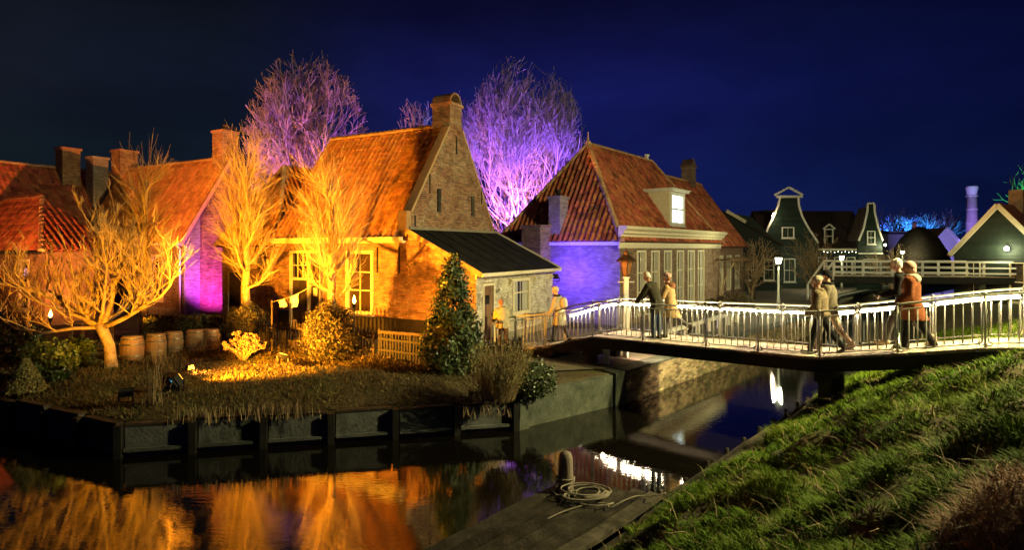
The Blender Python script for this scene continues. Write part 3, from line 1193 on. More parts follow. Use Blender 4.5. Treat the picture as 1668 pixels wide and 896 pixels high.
mb.span((LX - .1, -.40, EV - .42), (.14, -.26, EV - .30))
mb.build("gutter", M["cream"], hl)
mb = MB()
mb.tube([(-.12, -.30, EV - .4), (-.12, -.12, EV - .6), (-.12, -.12, .1)], .045, 8)
mb.build("drainpipe", M["cream"], hl, smooth=True)
chimney(hl, (-.42, DP / 2), (.82, .82), 7.1, 9.0, M["brick"], "flat", "tile")
chimney(hl, (LX - .15, DP / 2), (.95, .95), 6.6, 8.75, M["brick"], "flat")

# ------------------------------------------------------------------ link building with a tent roof
hk = thing("brick_outbuilding", "small amber lit brick annexe with pointed hipped roof between the two houses", "outbuilding", (-9.26, 23.2, .85), ROT_A)
W, D, EV, RZ = 3.55, 5.0, 3.4, 6.75
wk = (-3.15, -2.25, .05, 2.2)
mb = MB()
mb.prism([(-W, 0), (0, 0), (0, EV), (-W, EV)], (0, 0, 0), X_, Z_, -Y_, -.28, 0, 0, holes=[wk])
mb.span((-.28, .28, 0), (0, D, EV))
mb.span((-W, .28, 0), (-W + .28, D, EV))
mb.build("wall", M["mortar"], hk)
brickwork(hk, [(-W, .1), (0, .1), (0, EV), (-W, EV)], (0, 0, 0), X_, Z_, -Y_, M["brick"], [wk])
mb = MB()
mb.span((wk[0], .05, wk[2]), (wk[1], .09, wk[3]))
dr = mb.build("door", M["wood_dark"], hk)
mb = MB()
mb.span((-2.0, -.10, 2.55), (-.6, -.02, 2.78))
mb.build("lintel", M["cream"], hk)
ap = Vector((-1.79, 1.7, RZ))
bk = Vector((-1.79, D + 1, RZ))
e = .2
mb = MB()
A_, B_, C_, D_ = Vector((-W - e, -e, EV - .1)), Vector((e, -e, EV - .1)), Vector((e, D + 1, EV - .1)), Vector((-W - e, D + 1, EV - .1))
slab(mb, [A_, B_, ap])
slab(mb, [B_, C_, bk, ap])
slab(mb, [D_, A_, ap, bk])
roof = mb.build("roof", M["roof_hidden"], hk)
rf = Roof(hk, roof, M["tile"], .25, .34, 90)
v = (ap - Vector((ap.x, -e, EV - .1)))
rf.plane(Vector((0, -e, EV - .1)), X_, v, [(-W - e, 0), (e, 0), (ap.x, v.length)])
v2 = (ap - Vector((e, ap.y, EV - .1)))
rf.plane(Vector((e, 0, EV - .1)), Y_, v2, [(-e, 0), (D + 1, 0), (D + 1, v2.length), (ap.y, v2.length)], 6)
rf.finish()
ridge_line(roof, A_, ap, M["ridge"])
ridge_line(roof, B_, ap, M["ridge"])

# ------------------------------------------------------------------ low building at the left edge, and the long roof behind it
he = thing("low_brick_building", "low dark brick building with hipped tile roof at the left edge", "outbuilding", (-19.2, 24, .85), ROT_A)
W, D, EV, RZ = 8.0, 2.6, 3.15, 5.55
we = (-2.35, -1.35, .55, 2.75)
mb = MB()
mb.prism([(-W, 0), (0, 0), (0, EV), (-W, EV)], (0, 0, 0), X_, Z_, -Y_, -.28, 0, 0, holes=[we])
mb.span((-.28, .28, 0), (0, D, EV))
mb.build("wall", M["brick_dark"], he)
brickwork(he, [(-W, .1), (0, .1), (0, EV), (-W, EV)], (0, 0, 0), X_, Z_, -Y_, M["brick_dark"], [we])
window(he, (we[0], 0, we[2]), X_, -Y_, 1.0, 2.2, 1, (.55,), "cream", "glass", .12)
mb = MB()
mb.span((-1.95, .035, 2.05), (-1.7, .06, 2.35))
mb.build("lit_screen", glow("lit_screen_blue", (.1, .16, 1.0), .6), he)
ap = Vector((-3.4, 1.3, RZ))
bk = Vector((-W + 1.0, 1.3, RZ))
e = .25
mb = MB()
A_, B_, C_, D_ = Vector((-W - e, -e, EV - .05)), Vector((e, -e, EV - .05)), Vector((e, D + e, EV - .05)), Vector((-W - e, D + e, EV - .05))
slab(mb, [A_, B_, ap, bk])
slab(mb, [B_, C_, ap])
slab(mb, [C_, D_, bk, ap])
slab(mb, [D_, A_, bk])
roof = mb.build("roof", M["roof_hidden"], he)
rf = Roof(he, roof, M["tile_red"], .25, .34, 120)
v = (ap - Vector((ap.x, -e, EV - .05)))
rf.plane(Vector((0, -e, EV - .05)), X_, v, [(-W - e, 0), (e, 0), (ap.x, v.length), (bk.x, v.length)])
v2 = (ap - Vector((e, ap.y, EV - .05)))
rf.plane(Vector((e, 0, EV - .05)), Y_, v2, [(-e, 0), (D + e, 0), (ap.y, v2.length)], 3)
rf.finish()
ridge_line(roof, A_, bk, M["ridge"])
ridge_line(roof, B_, ap, M["ridge"])
ridge_line(roof, ap, bk, M["ridge"])
mb = MB()
mb.span((-W - .2, -.36, EV - .18), (.26, -.24, EV - .07))
mb.build("gutter", M["iron"], he)

hf = thing("brick_house", "far left house with long red tiled roof and pale ridge", "house", (-26.8, 30.5, .85), ROT_A)
mb = MB()
mb.span((-3.0, -7, 0), (3.0, 6.4, 3.8))
mb.build("wall", M["brick_dark"], hf)
mb = MB()
k = 4.0 / 3.3
slab(mb, [(3.4, -7.2, 7.7 - 3.4 * k), (3.4, 6.6, 7.7 - 3.4 * k), (0, 6.6, 7.7), (0, -7.2, 7.7)])
slab(mb, [(0, -7.2, 7.7), (0, 6.6, 7.7), (-3.4, 6.6, 7.7 - 3.4 * k), (-3.4, -7.2, 7.7 - 3.4 * k)])
roof = mb.build("roof", M["roof_hidden"], hf)
rf = Roof(hf, roof, M["tile_red"], .26, .36, 120)
v = Vector((-3.4, 0, 3.4 * k))
rf.plane((3.4, 0, 7.7 - 3.4 * k), Y_, v, [(-7.2, 0), (6.6, 0), (6.6, v.length), (-7.2, v.length)])
rf.finish()
ridge_line(roof, (0, -7.2, 7.72), (0, 6.6, 7.72), M["ridge"], .13)
chimney(hf, (.5, 2.9), (.8, .9), 6.4, 8.75, M["brick"], "flat")
chimney(hf, (1.5, 3.9), (.8, .8), 5.0, 8.3, M["brick_pale"], "flat")

# ------------------------------------------------------------------ blue-walled house on the right, cornice and tall windows
hr = thing("brick_house", "right house with ultramarine lit side wall, red hipped roof and cream cornice", "house", (4.45, 24, .85), ROT_C)
LX, DP, EV, RZ = 12.1, 6.36, 3.5, 8.25
wx = [(1.51, 2.44), (2.93, 3.86), (4.36, 5.28), (5.87, 6.80), (7.30, 8.24), (8.70, 9.64)]
holes = [(a, b, .32, 3.12) for a, b in wx]
mb = MB()
mb.prism([(0, 0), (LX, 0), (LX, EV), (0, EV)], (0, 0, 0), X_, Z_, -Y_, -.3, 0, 0, holes=holes)
mb.prism([(.302, 0), (DP, 0), (DP, EV), (.302, EV)], (0, 0, 0), Y_, Z_, -X_, -.3, 0)
mb.span((LX - .3, .302, 0), (LX, DP, EV))
mb.build("wall", M["mortar"], hr)
brickwork(hr, [(0, 0), (LX, 0), (LX, EV), (0, EV)], (0, 0, 0), X_, Z_, -Y_, M["brick_dark"], holes)
brickwork(hr, [(0, 0), (DP, 0), (DP, EV - .02), (0, EV - .02)], (0, 0, 0), Y_, Z_, -X_, M["brick_pale"])
for i, (a, b) in enumerate(wx):
    window(hr, (a, 0, .32), X_, -Y_, b - a, 2.8, 2, (.33, .66), "cream", "glass", .085, curtain=True)
mb = MB()
mb.prism([(0, 3.22), (.03, 3.22), (.06, 3.34), (.06, 3.66), (.14, 3.70), (.14, 3.78), (.26, 3.84), (.26, 3.92), (.40, 4.02), (.40, 4.12), (.42, 4.14), (0, 4.14)], (-.16, 0, 0), -Y_, Z_, X_, 0, LX + .34)
cn = mb.build("cornice", M["cream"], hr)
mb = MB()
mb.span((-.14, .02, EV - .16), (-.016, DP + .1, EV + .10))
mb.build("fascia", M["white"], hr)
ap, ap2 = Vector((2.8, DP / 2, RZ)), Vector((9.9, DP / 2, RZ))
e = .16
A_, B_, C_, D_ = Vector((-e, -e, EV)), Vector((LX + e, -e, EV)), Vector((LX + e, DP + e, EV)), Vector((-e, DP + e, EV))
mb = MB()
slab(mb, [A_, B_, ap2, ap])
slab(mb, [D_, A_, ap])
slab(mb, [B_, C_, ap2])
slab(mb, [C_, D_, ap, ap2])
roof = mb.build("roof", M["roof_hidden"], hr)
rf = Roof(hr, roof, M["tile_red"], .27, .36, 290)
v = ap - Vector((-e, ap.y, EV))
rf.plane((-e, 0, EV), -Y_, v, [(-DP - e, 0), (e, 0), (-ap.y, v.length)])
v = ap - Vector((ap.x, -e, EV))
rf.plane((0, -e, EV), X_, v, [(-e, 0), (LX + e, 0), (ap2.x, v.length), (ap.x, v.length)], 1.0)
v = ap2 - Vector((LX + e, ap.y, EV))
rf.finish()
ridge_line(roof, A_, ap, M["ridge"], .12)
ridge_line(roof, D_, ap, M["ridge"], .12)
ridge_line(roof, B_, ap2, M["ridge"], .12)
ridge_line(roof, ap, ap2, M["ridge"], .12)
mb = MB()
mb.lathe([(.16, -.1), (.14, .12), (.05, .2), (.02, .6)], 8, tuple(ap))
mb.build("finial", M["ridge"], roof)
mb = MB()
mb.lathe([(.12, -.1), (.12, .22), (.16, .24), (.16, .32)], 8, (9.3, DP / 2, RZ))
mb.build("roof_vent", M["white"], roof)
# dormer
dk = .3
k = (RZ - EV) / (DP / 2 + e)
zt = 6.05
yb = (zt - EV) / k - e
mb = MB()
for xx in (5.75, 7.63):
    mb.prism([(dk, EV + (dk + e) * k - .1), (dk, zt), (yb + .1, zt)], (xx, 0, 0), Y_, Z_, X_, 0, .1)
dm = mb.build("dormer", M["cream"], hr)
mb = MB()
mb.span((5.62, dk - .18, zt), (7.86, yb + .2, zt + .10))
mb.span((5.55, dk - .24, zt + .10), (7.93, yb + .2, zt + .15))
mb.build("dormer_roof", M["white"], dm)
f = window(dm, (5.86, dk, 4.35), X_, -Y_, 1.76, 1.68, 2, (.5,), "white", "glass", .16, lit="lit_pane", bar=.05)
# chimney stacks against the blue wall
chimney(hr, (-.42, 3.95), (.8, 1.05), 0, 4.15, M["brick_dark"], "flat")
chimney(hr, (.30, 3.25), (.66, .62), 3.4, 5.45, M["brick_pale"], "flat", "iron")
# far wing
mb = MB()
wg = [(12.9, 13.7, .4, 2.8), (14.3, 15.2, .7, 2.8), (15.9, 16.8, .7, 2.8)]
mb.prism([(LX + .003, 0), (17.6, 0), (17.6, 3.4), (LX + .003, 3.4)], (0, .3, 0), X_, Z_, -Y_, -.3, 0, 0, holes=wg)
mb.prism([(.62, 0), (6.0, 0), (6.0, 3.4), (3.18, 7.3), (.62, 3.6)], (17.6, 0, 0), Y_, Z_, X_, -.3, 0)
mb.build("wall", M["brick_dark"], hr)
for (a, b, c, d) in wg:
    window(hr, (a, .3, c), X_, -Y_, b - a, d - c, 2, (.6,), "cream", "glass", .1, curtain=True)
k2 = (7.5 - 3.4) / 2.9
mb = MB()
slab(mb, [(11.6, .05, 3.3), (17.8, .05, 3.3), (17.8, 3.18, 7.55), (10.2, 3.18, 7.55)])
slab(mb, [(10.2, 3.18, 7.55), (17.8, 3.18, 7.55), (17.8, 6.3, 3.3), (11.6, 6.3, 3.3)])
r2 = mb.build("wing_roof", M["roof_hidden"], hr)
v = Vector((0, 3.13, 4.25))
rf2 = Roof(hr, r2, M["tile_red"], .27, .36, 0)
rf2.plane((0, .05, 3.3), X_, v, [(11.6, 0), (17.8, 0), (17.8, v.length), (10.2, v.length)])
rf2.finish()
ridge_line(r2, (10.4, 3.18, 7.57), (17.8, 3.18, 7.57), M["ridge"], .12)
chimney(hr, (15.6, 3.18), (.8, .7), 7.0, 8.5, M["brick_dark"], "gable")

# ------------------------------------------------------------------ canal edges
def V3(p, z=0.0):
    return Vector((p[0], p[1], z))


bw = thing("canal_bulkhead", "dark panelled bulkhead with upright posts holding the garden bank above the canal", "retaining wall", (-7.6, 11.3, 0))
off = Vector((-7.6, 11.3, 0))
segs = [((-24, 18.9), (-11.0, 12.9), 7, .62), ((-11.0, 12.9), (-7.6, 11.3), 3, .64), ((-7.6, 11.3), (.08, 13.0), 6, .62)]
for (a, b_, k, zt) in segs:
    a, b_ = V3(a) - off, V3(b_) - off
    d = (b_ - a).normalized()
    nrm = Vector((d.y, -d.x, 0))
    L = (b_ - a).length / k
    for i in range(k):
        p, q = a + d * (L * i + .09), a + d * (L * (i + 1) - .09)
        top = zt + random.uniform(-.03, .03)
        tl = random.uniform(-.02, .02)
        mb = MB()
        pts = [(0, -1.1), ((q - p).length, -1.1), ((q - p).length, top + tl), (0, top)]
        mb.prism(pts, p, d, Z_, nrm, -.10, 0)
        pn = mb.build("panel", M["sheet"], bw)
        mb = MB()
        mb.bar(p + nrm * .03 + Z_ * .14, q + nrm * .03 + Z_ * .14, .10, .06)
        mb.build("ledge", M["sheet"], pn)
        mb = MB()
        mb.bar(p + Z_ * (top + .02) - nrm * .06, q + Z_ * (top + tl + .02) - nrm * .06, .16, .045)
        mb.build("cap_board", M["wood_dark"], pn)
    for i in range(k + (1 if b_[0] > 5 else 0)):
        p = a + d * (L * i)
        mb = MB()
        mb.box(p + nrm * .05 + Z_ * (-.15), (.13, .15, 1.56 + random.uniform(-.05, .03)), 0, Matrix.Rotation(math.atan2(d.y, d.x), 3, "Z"))
        mb.build("post", M["steel"], bw)

ab = thing("concrete_abutment", "mossy dark concrete abutment wall under the left end of the lit footbridge", "retaining wall", (.08, 13.0, 0))
p, q = Vector((0.02, .02, 0)), Vector((2.91, 2.27, 0))
d = (q - p).normalized()
nrm = Vector((d.y, -d.x, 0))
mb = MB()
L = (q - p).length
mb.prism([(0, -1), (L - .52, -1), (L - .52, .80), (0, .74)], p, d, Z_, nrm, -.45, 0)
mb.build("wall", M["concrete"], ab)
mb = MB()
mb.prism([(L - .50, -1), (L, -1), (L - .06, .86), (L - .44, .84)], p, d, Z_, nrm, -.45, .05)
mb.build("corner_pier", M["concrete"], ab)
mb = MB()
mb.prism([(-.02, -1), (.30, -1), (.26, .82), (.04, .80)], p, d, Z_, nrm, -.3, .10)
mb.build("corner_pier", M["concrete"], ab)

qw = thing("brick_quay", "moss speckled brick quay wall receding along the canal beyond the footbridge", "retaining wall", (2.99, 15.27, 0))
d = Vector((11.91, 13.13, 0)).normalized()
nrm = Vector((d.y, -d.x, 0))
L = 17.7
mb = MB()
mb.prism([(0, -1), (L, -1), (L, .80), (0, .80)], (0, 0, 0), d, Z_, nrm, -.4, 0)
mb.build("wall", M["mortar"], qw)
# the nearest bricks one by one, the rest of the face as one part
rr = random.Random(5)
bmesh_brick = MB()
bmesh_brick.span((.006, -.02, .006), (.214, .014, .060))
bme = bmesh_brick.mesh("brick", M["brick_quay"])
cnt = 0
rest = MB()
Rq = Matrix((d, -nrm, Z_)).transposed()
for i in range(int(L / .22)):
    for r in range(14):
        z = -.14 + r * .067
        x = i * .22 + (.11 if r % 2 else 0)
        mw = Matrix.Translation(d * x + Z_ * (z + rr.uniform(-.003, .003)) + nrm * rr.uniform(-.006, .008)) @ Matrix((d, -nrm, Z_)).transposed().to_4x4()
        # local y of the brick runs into the wall, its face points out over the water
        mw = mw @ Matrix.Diagonal((1, -1, 1, 1)) @ Matrix.Rotation(rr.uniform(-.015, .015), 4, "Z")
        if i < 21 and r >= 2 and cnt < 280:
            obj("brick", bme, qw, mw)
            cnt += 1
        else:
            rest.add([mw @ v.co for v in bme.vertices], [tuple(p.vertices) for p in bme.polygons])
rest.build("brickwork", M["brick_quay"], qw, kind="stuff", recalc=False)
mb = MB()
for i in range(26):
    a = i * .68
    mb.prism([(a + .006, -.42), (a + .672, -.42), (a + .672, .03), (a + .006, .03)], (0, 0, .80), d, nrm, Z_, 0, .055 + rr.uniform(-.006, .006))
mb.build("coping", M["concrete"], qw)
d2_ = Vector((6.9, 10.6, 0)).normalized()
mb = MB()
mb.bar(d * L + Vector((0, 0, .78)), d * L + d2_ * 12.6 + Vector((0, 0, .78)), .35, .2)
mb.bar(d * L + d2_ * 12.6 + Vector((0, 0, .78)), d * L + d2_ * 12.6 + Vector((15, 16, .78)), .35, .2)
mb.build("far_coping", M["concrete"], qw)

# paved street behind the quay
def sheet(name, pts, z, material, label):
    mb = MB()
    mb.add([(x, y, z) for x, y in pts], [tuple(range(len(pts)))])
    return tag(mb.build(name, material, recalc=False), label, kind="structure")


def paving(name, a, b, mort, scale):
    m = bpy.data.materials.new(name)
    m.use_nodes = True
    n, l = m.node_tree.nodes, m.node_tree.links
    bs = n["Principled BSDF"]
    g = n.new("ShaderNodeNewGeometry")
    mp = n.new("ShaderNodeMapping")
    mp.inputs["Rotation"].default_value = (0, 0, .83)
    l.new(g.outputs["Position"], mp.inputs[0])
    br = n.new("ShaderNodeTexBrick")
    br.inputs["Scale"].default_value = scale
    br.inputs["Color1"].default_value = (*a, 1)
    br.inputs["Color2"].default_value = (*b, 1)
    br.inputs["Mortar"].default_value = (*mort, 1)
    br.inputs["Mortar Size"].default_value = .012
    l.new(mp.outputs[0], br.inputs["Vector"])
    nz = n.new("ShaderNodeTexNoise")
    nz.inputs["Scale"].default_value = .7
    nz.inputs["Detail"].default_value = 8
    l.new(g.outputs["Position"], nz.inputs["Vector"])
    mr = n.new("ShaderNodeMapRange")
    mr.inputs[1].default_value = .52
    mr.inputs[2].default_value = .7
    l.new(nz.outputs[0], mr.inputs[0])
    mx = n.new("ShaderNodeMix")
    mx.data_type = "RGBA"
    l.new(mr.outputs[0], mx.inputs[0])
    l.new(br.outputs[0], mx.inputs[6])
    mx.inputs[7].default_value = (.05, .06, .03, 1)
    l.new(mx.outputs[2], bs.inputs["Base Color"])
    bs.inputs["Roughness"].default_value = .75
    bp = n.new("ShaderNodeBump")
    bp.inputs["Strength"].default_value = .5
    bp.inputs["Distance"].default_value = .01
    l.new(br.outputs[1], bp.inputs["Height"])
    bp.invert = True
    l.new(bp.outputs[0], bs.inputs["Normal"])
    return m


M["paving"] = paving("street_clinkers", (.14, .11, .085), (.20, .16, .12), (.05, .045, .035), 3.0)
sheet("street", [(-1.0, 18.4), (1.1, 15.2), (2.6, 15.5), (14.4, 28.5), (21.3, 39.2), (36.0, 55.5), (40, 80), (20, 80), (11.6, 33.0), (4.0, 23.4), (1.2, 23)], .862, M["paving"], "brick paved street along the quay")
sheet("path", [(-9.2, 19.9), (-6.0, 18.3), (-3.0, 17.3), (-1.0, 18.4), (1.2, 23), (-1.0, 18.9), (-3.6, 19.9), (-9.0, 22.8)], .857, M["paving"], "narrow brick path between the fence and the houses")

# white post-and-rail on the quay under the bridge
wr = thing("white_quay_rail", "low white timber rail on posts along the quay edge behind the footbridge", "railing", (2.62, 16.15, .86))
d = Vector((.617, .787, 0)).normalized()
for i in range(11):
    p = d * (i * 1.15)
    mb = MB()
    mb.box(p + Z_ * .19, (.13, .13, .38), 0, Matrix.Rotation(ROT_C, 3, "Z"))
    mb.build("post", M["white"], wr)
mb = MB()
mb.bar(d * -.1 + Z_ * .44, d * 11.6 + Z_ * .44, .15, .12)
mb.build("rail", M["white"], wr)

# ------------------------------------------------------------------ the lit footbridge
BT = Vector((.756, -.655, 0))
BN = Vector((.655, .756, 0))
B0 = Vector((1.0, 17.3, 0))
PROF = [(-2.6, .86), (-1.9, .88), (0, 1.14), (1.0, 1.46), (1.7, 1.62), (4.5, 1.665), (7.37, 1.73), (8.78, 1.98), (10.13, 2.24), (11.6, 2.42), (16, 2.48)]
BWID = 1.45


def dz(s):
    return float(np.interp(s, [p[0] for p in PROF], [p[1] for p in PROF]))


def BP(s, w=0.0, z=0.0):
    return B0 + BT * s + BN * w + Z_ * (dz(s) + z)


def bs(px, w=0.0):
    u = (px - 834) / F_PX
    ox, oy = B0.x + BN.x * w, B0.y + BN.y * w
    return (u * oy - ox) / (BT.x - u * BT.y)


fb = thing("footbridge", "arched timber footbridge with grey metal railings and a white light strip", "bridge")
S0, S1 = -2.45, 14.2
RB = Matrix((BT, BN, Z_)).transposed()
s = S0
i = 0
while s < S1:
    a, b_ = s + .005, min(s + .145, S1)
    mb = MB()
    mid = BP((a + b_) / 2, BWID / 2 + random.uniform(-.015, .015))
    sl = (dz(b_) - dz(a)) / (b_ - a)
    R = RB @ Matrix.Rotation(-math.atan(sl), 3, "Y")
    mb.box(mid - Z_ * .025, (b_ - a, BWID + .16, .05), 0, R)
    mb.build("plank", M["wood_deck"], fb)
    s += .15
for w in (-.06, BWID * .5, BWID + .06):
    ss = list(np.arange(S0 + 1.6, S1, .35))
    mb = MB()
    up, lo, up2, lo2 = [], [], [], []
    rings = []
    for q in ss:
        c = BP(q, w, -.056)
        dep = .26
        rings.append([c - BN * .06, c + BN * .06, c + BN * .06 - Z_ * dep, c - BN * .06 - Z_ * dep])
    mb.loft(rings)
    mb.build("beam", M["steel"], fb)
for (s_, zt) in ((.25, .35), (1.55, .30), (7.45, .32)):
    for w in (.12, BWID - .1):
        mb = MB()
        c = BP(s_, w)
        zg = H(c.x, c.y) if s_ < 3 else -.8
        zg = min(zg, .8) - .1
        mb.box((c.x, c.y, (zg + dz(s_) - .34) / 2), (.22, .22, dz(s_) - .34 - zg), 0, RB)
        mb.build("pier", M["wood_dark"] if s_ < 3 else M["concrete"], fb)
    mb = MB()
    mb.bar(BP(s_, -.2, -.42), BP(s_, BWID + .2, -.42), .26, .2)
    mb.build("cross_beam", M["wood_dark"], fb)


def post_mesh():
    mb = MB()
    mb.tube([(0, 0, -.04), (0, 0, .97)], .020, 8)
    mb.ball((0, 0, .985), (.032, .032, .028), nu=8, nv=6)
    mb.tube([(0, 0, -.05), (0, 0, .0)], .05, 8)
    for sg in (-1, 1):      # the forged curls that brace each post at foot and head
        pts = []
        for i in range(9):
            a = PI * 1.35 * i / 8
            pts.append((sg * (.008 + .055 * (1 - math.cos(a)) * .8), 0, .085 - .05 * math.sin(a) - .012 * i / 8))
        mb.tube(pts, .011, 5)
        pts = []
        for i in range(7):
            a = PI * 1.2 * i / 6
            pts.append((sg * (.008 + .04 * (1 - math.cos(a)) * .8), 0, .93 - .035 * math.sin(a)))
        mb.tube(pts, .009, 5)
    return mb.mesh("post", M["rail"], True)


POST = post_mesh()


def bar_mesh():
    mb = MB()
    mb.tube([(0, 0, .10), (0, 0, .84)], .011, 6)
    return mb.mesh("baluster", M["rail"], True)


BAR = bar_mesh()
front = [-2.0, bs(840), bs(889), bs(965), bs(1047), bs(1150), bs(1235), bs(1335), bs(1462), bs(1605), bs(1605) + 1.5, bs(1605) + 3.0]
back = [-2.0, -.35, .95] + [bs(px, BWID) for px in (1009, 1092, 1173, 1275, 1397, 1520)] + [bs(1520, BWID) + 1.45, bs(1520, BWID) + 2.9]
led_s0 = bs(927, BWID)


def railing(sl_, w, led=None):
    rl = obj("railing", None, fb)
    pts = []
    q = sl_[0]
    while q < sl_[-1]:
        pts.append(BP(q, w, .965))
        q += .3
    pts.append(BP(sl_[-1], w, .965))
    p0 = pts[0]
    curl = [p0 + (-BT * .12 * math.sin(a)) + Z_ * (-.12 + .12 * math.cos(a)) for a in (PI, 2.4, 1.8, 1.2, .6)]
    mb = MB()
    mb.tube(curl + pts, .020, 8)
    mb.build("handrail", M["rail"], rl, True)
    for q in sl_:
        obj("post", POST, rl, Matrix.Translation(BP(q, w)) @ RB.to_4x4())
    for a, b_ in zip(sl_[:-1], sl_[1:]):
        L = b_ - a
        k = max(4, round(L / .155))
        mb = MB()
        m_ = .045
        r = .06
        path = []
        prof = [(a + m_, .2), (a + m_, .12), (a + m_ + .02, .09), (a + m_ + r, .075)]
        for t in np.linspace(a + m_ + r, b_ - m_ - r, 5)[1:]:
            prof.append((t, .075))
        prof += [(b_ - m_ - .02, .09), (b_ - m_, .12), (b_ - m_, .2), (b_ - m_, .8), (b_ - m_ - .02, .84), (b_ - m_ - r, .855)]
        for t in np.linspace(b_ - m_ - r, a + m_ + r, 5)[1:]:
            prof.append((t, .855))
        prof += [(a + m_ + .02, .84), (a + m_, .8), (a + m_, .2)]
        mb.tube([BP(s_, w, z) for s_, z in prof], .013, 6)
        mb.build("rail_frame", M["rail"], rl, True)
        for i in range(1, k):
            q = a + m_ + (L - 2 * m_) * i / k
            obj("baluster", BAR, rl, Matrix.Translation(BP(q, w)))
        if led and b_ > led + .3:
            a2 = max(a, led) + .07
            q = a2
            mb = MB()
            ring = []
            while q < b_ - .07:
                q2 = min(q + .3, b_ - .07)
                mb.bar(BP(q, w - .03, .795), BP(q2, w - .03, .795), .022, .03)
                q = q2 + .0005
            mb.build("light_strip", M["led"], rl)
    return rl


railing(front, 0.0)
# a second strip under the deck lights the quay and the white rail
q = 1.95
mb = MB()
while q < 4.4:
    mb.bar(BP(q, BWID - .12, -.345), BP(q + .24, BWID - .12, -.345), .022, .022)
    q += .2405
mb.build("light_strip", M["led_dim"], fb)
mb = MB()
for q in np.arange(1.9, 4.4, .25):
    mb.bar(BP(q, BWID - .15, -.35), BP(q + .2499, BWID - .15, -.35), .014, .09)
mb.build("strip_shield", M["steel"], fb)  # added lip that blocks the strip's reflection in the canal
railing(back, BWID, led_s0)

# ------------------------------------------------------------------ picket fence round the garden
def picket_fence(label, a, b_, hgt, material, every=.13, rails=True, posts=2.0, cat="fence"):
    a, b_ = Vector((*a, 0)), Vector((*b_, 0))
    o = a.copy()
    o.z = H(a.x, a.y)
    t = thing("picket_fence", label, cat, o)
    d = (b_ - a).normalized()
    L = (b_ - a).length
    k = int(L / every)
    mb = MB()
    mb.box((0, 0, hgt / 2 - .02), (.045, .022, hgt - .04), 0, Matrix.Rotation(math.atan2(d.y, d.x), 3, "Z"))
    mb.add([(-.02 * d.x, -.02 * d.y, hgt - .04), (.02 * d.x, .02 * d.y, hgt - .04), (0, 0, hgt + .03)], [(0, 1, 2)])
    me = mb.mesh("picket", material)
    for i in range(k + 1):
        p = d * (i * every)
        z = H(a.x + p.x, a.y + p.y) - o.z
        obj("picket", me, t, Matrix.Translation((p.x, p.y, z + random.uniform(-.015, .015))) @ Matrix.Rotation(random.uniform(-.03, .03), 4, d))
    zb = H(b_.x, b_.y) - o.z
    nn = Vector((d.y, -d.x, 0))
    for z in (.2, hgt - .22):
        mb = MB()
        mb.bar(Z_ * z + nn * .03, d * L + Z_ * (z + zb) + nn * .03, .035, .06)
        mb.build("rail", material, t)
    q = 0.0
    while q <= L + .01:
        mb = MB()
        p = d * q - nn * .05
        mb.box((p.x, p.y, hgt / 2 + zb * q / L), (.09, .09, hgt + .12), 0, Matrix.Rotation(math.atan2(d.y, d.x), 3, "Z"))
        mb.build("post", material, t)
        q += posts
    return t


pa, pb, pc = on(352, 552, .84), on(612, 583, .86), on(697, 592, .84)
picket_fence("dark picket fence running along the back of the garden lawn", (pa.x, pa.y), (pb.x, pb.y), .82, M["wood_dark"], .12)
t = picket_fence("brown fence section with heavy top rail beside the dark cone shaped holly", (pb.x + .1, pb.y - .02), (pc.x, pc.y), .74, M["tar"], .10, posts=1.05)
mb = MB()
dd = Vector((pc.x - pb.x, pc.y - pb.y, 0))
mb.bar((0, -.06, .72), dd + Vector((0, -.06, .72)), .07, .08)
mb.build("top_rail", M["wood_dark"], t)
pd, pe = Vector((-1.2, 16.6, 0)), Vector((-.62, 18.1, 0))
picket_fence("short fence piece between the holly and the near end of the footbridge", (-1.1, 16.4), (.3, 15.9), .7, M["wood_dark"], .12, posts=1.4)

# ------------------------------------------------------------------ bare trees
def wob(p, d, L, n, amp, up, rng, droop=0.0):
    """a wandering path: n points from p, heading d"""
    pts = [Vector(p)]
    d = Vector(d).normalized()
    for i in range(n - 1):
        d = (d + Vector((rng.uniform(-amp, amp), rng.uniform(-amp, amp), rng.uniform(-amp, amp) + up - droop * (1 - i / n)))).normalized()
        pts.append(pts[-1] + d * (L / (n - 1)))
    return pts, d


def taper(r0, r1, n):
    return [r0 + (r1 - r0) * i / (n - 1) for i in range(n)]


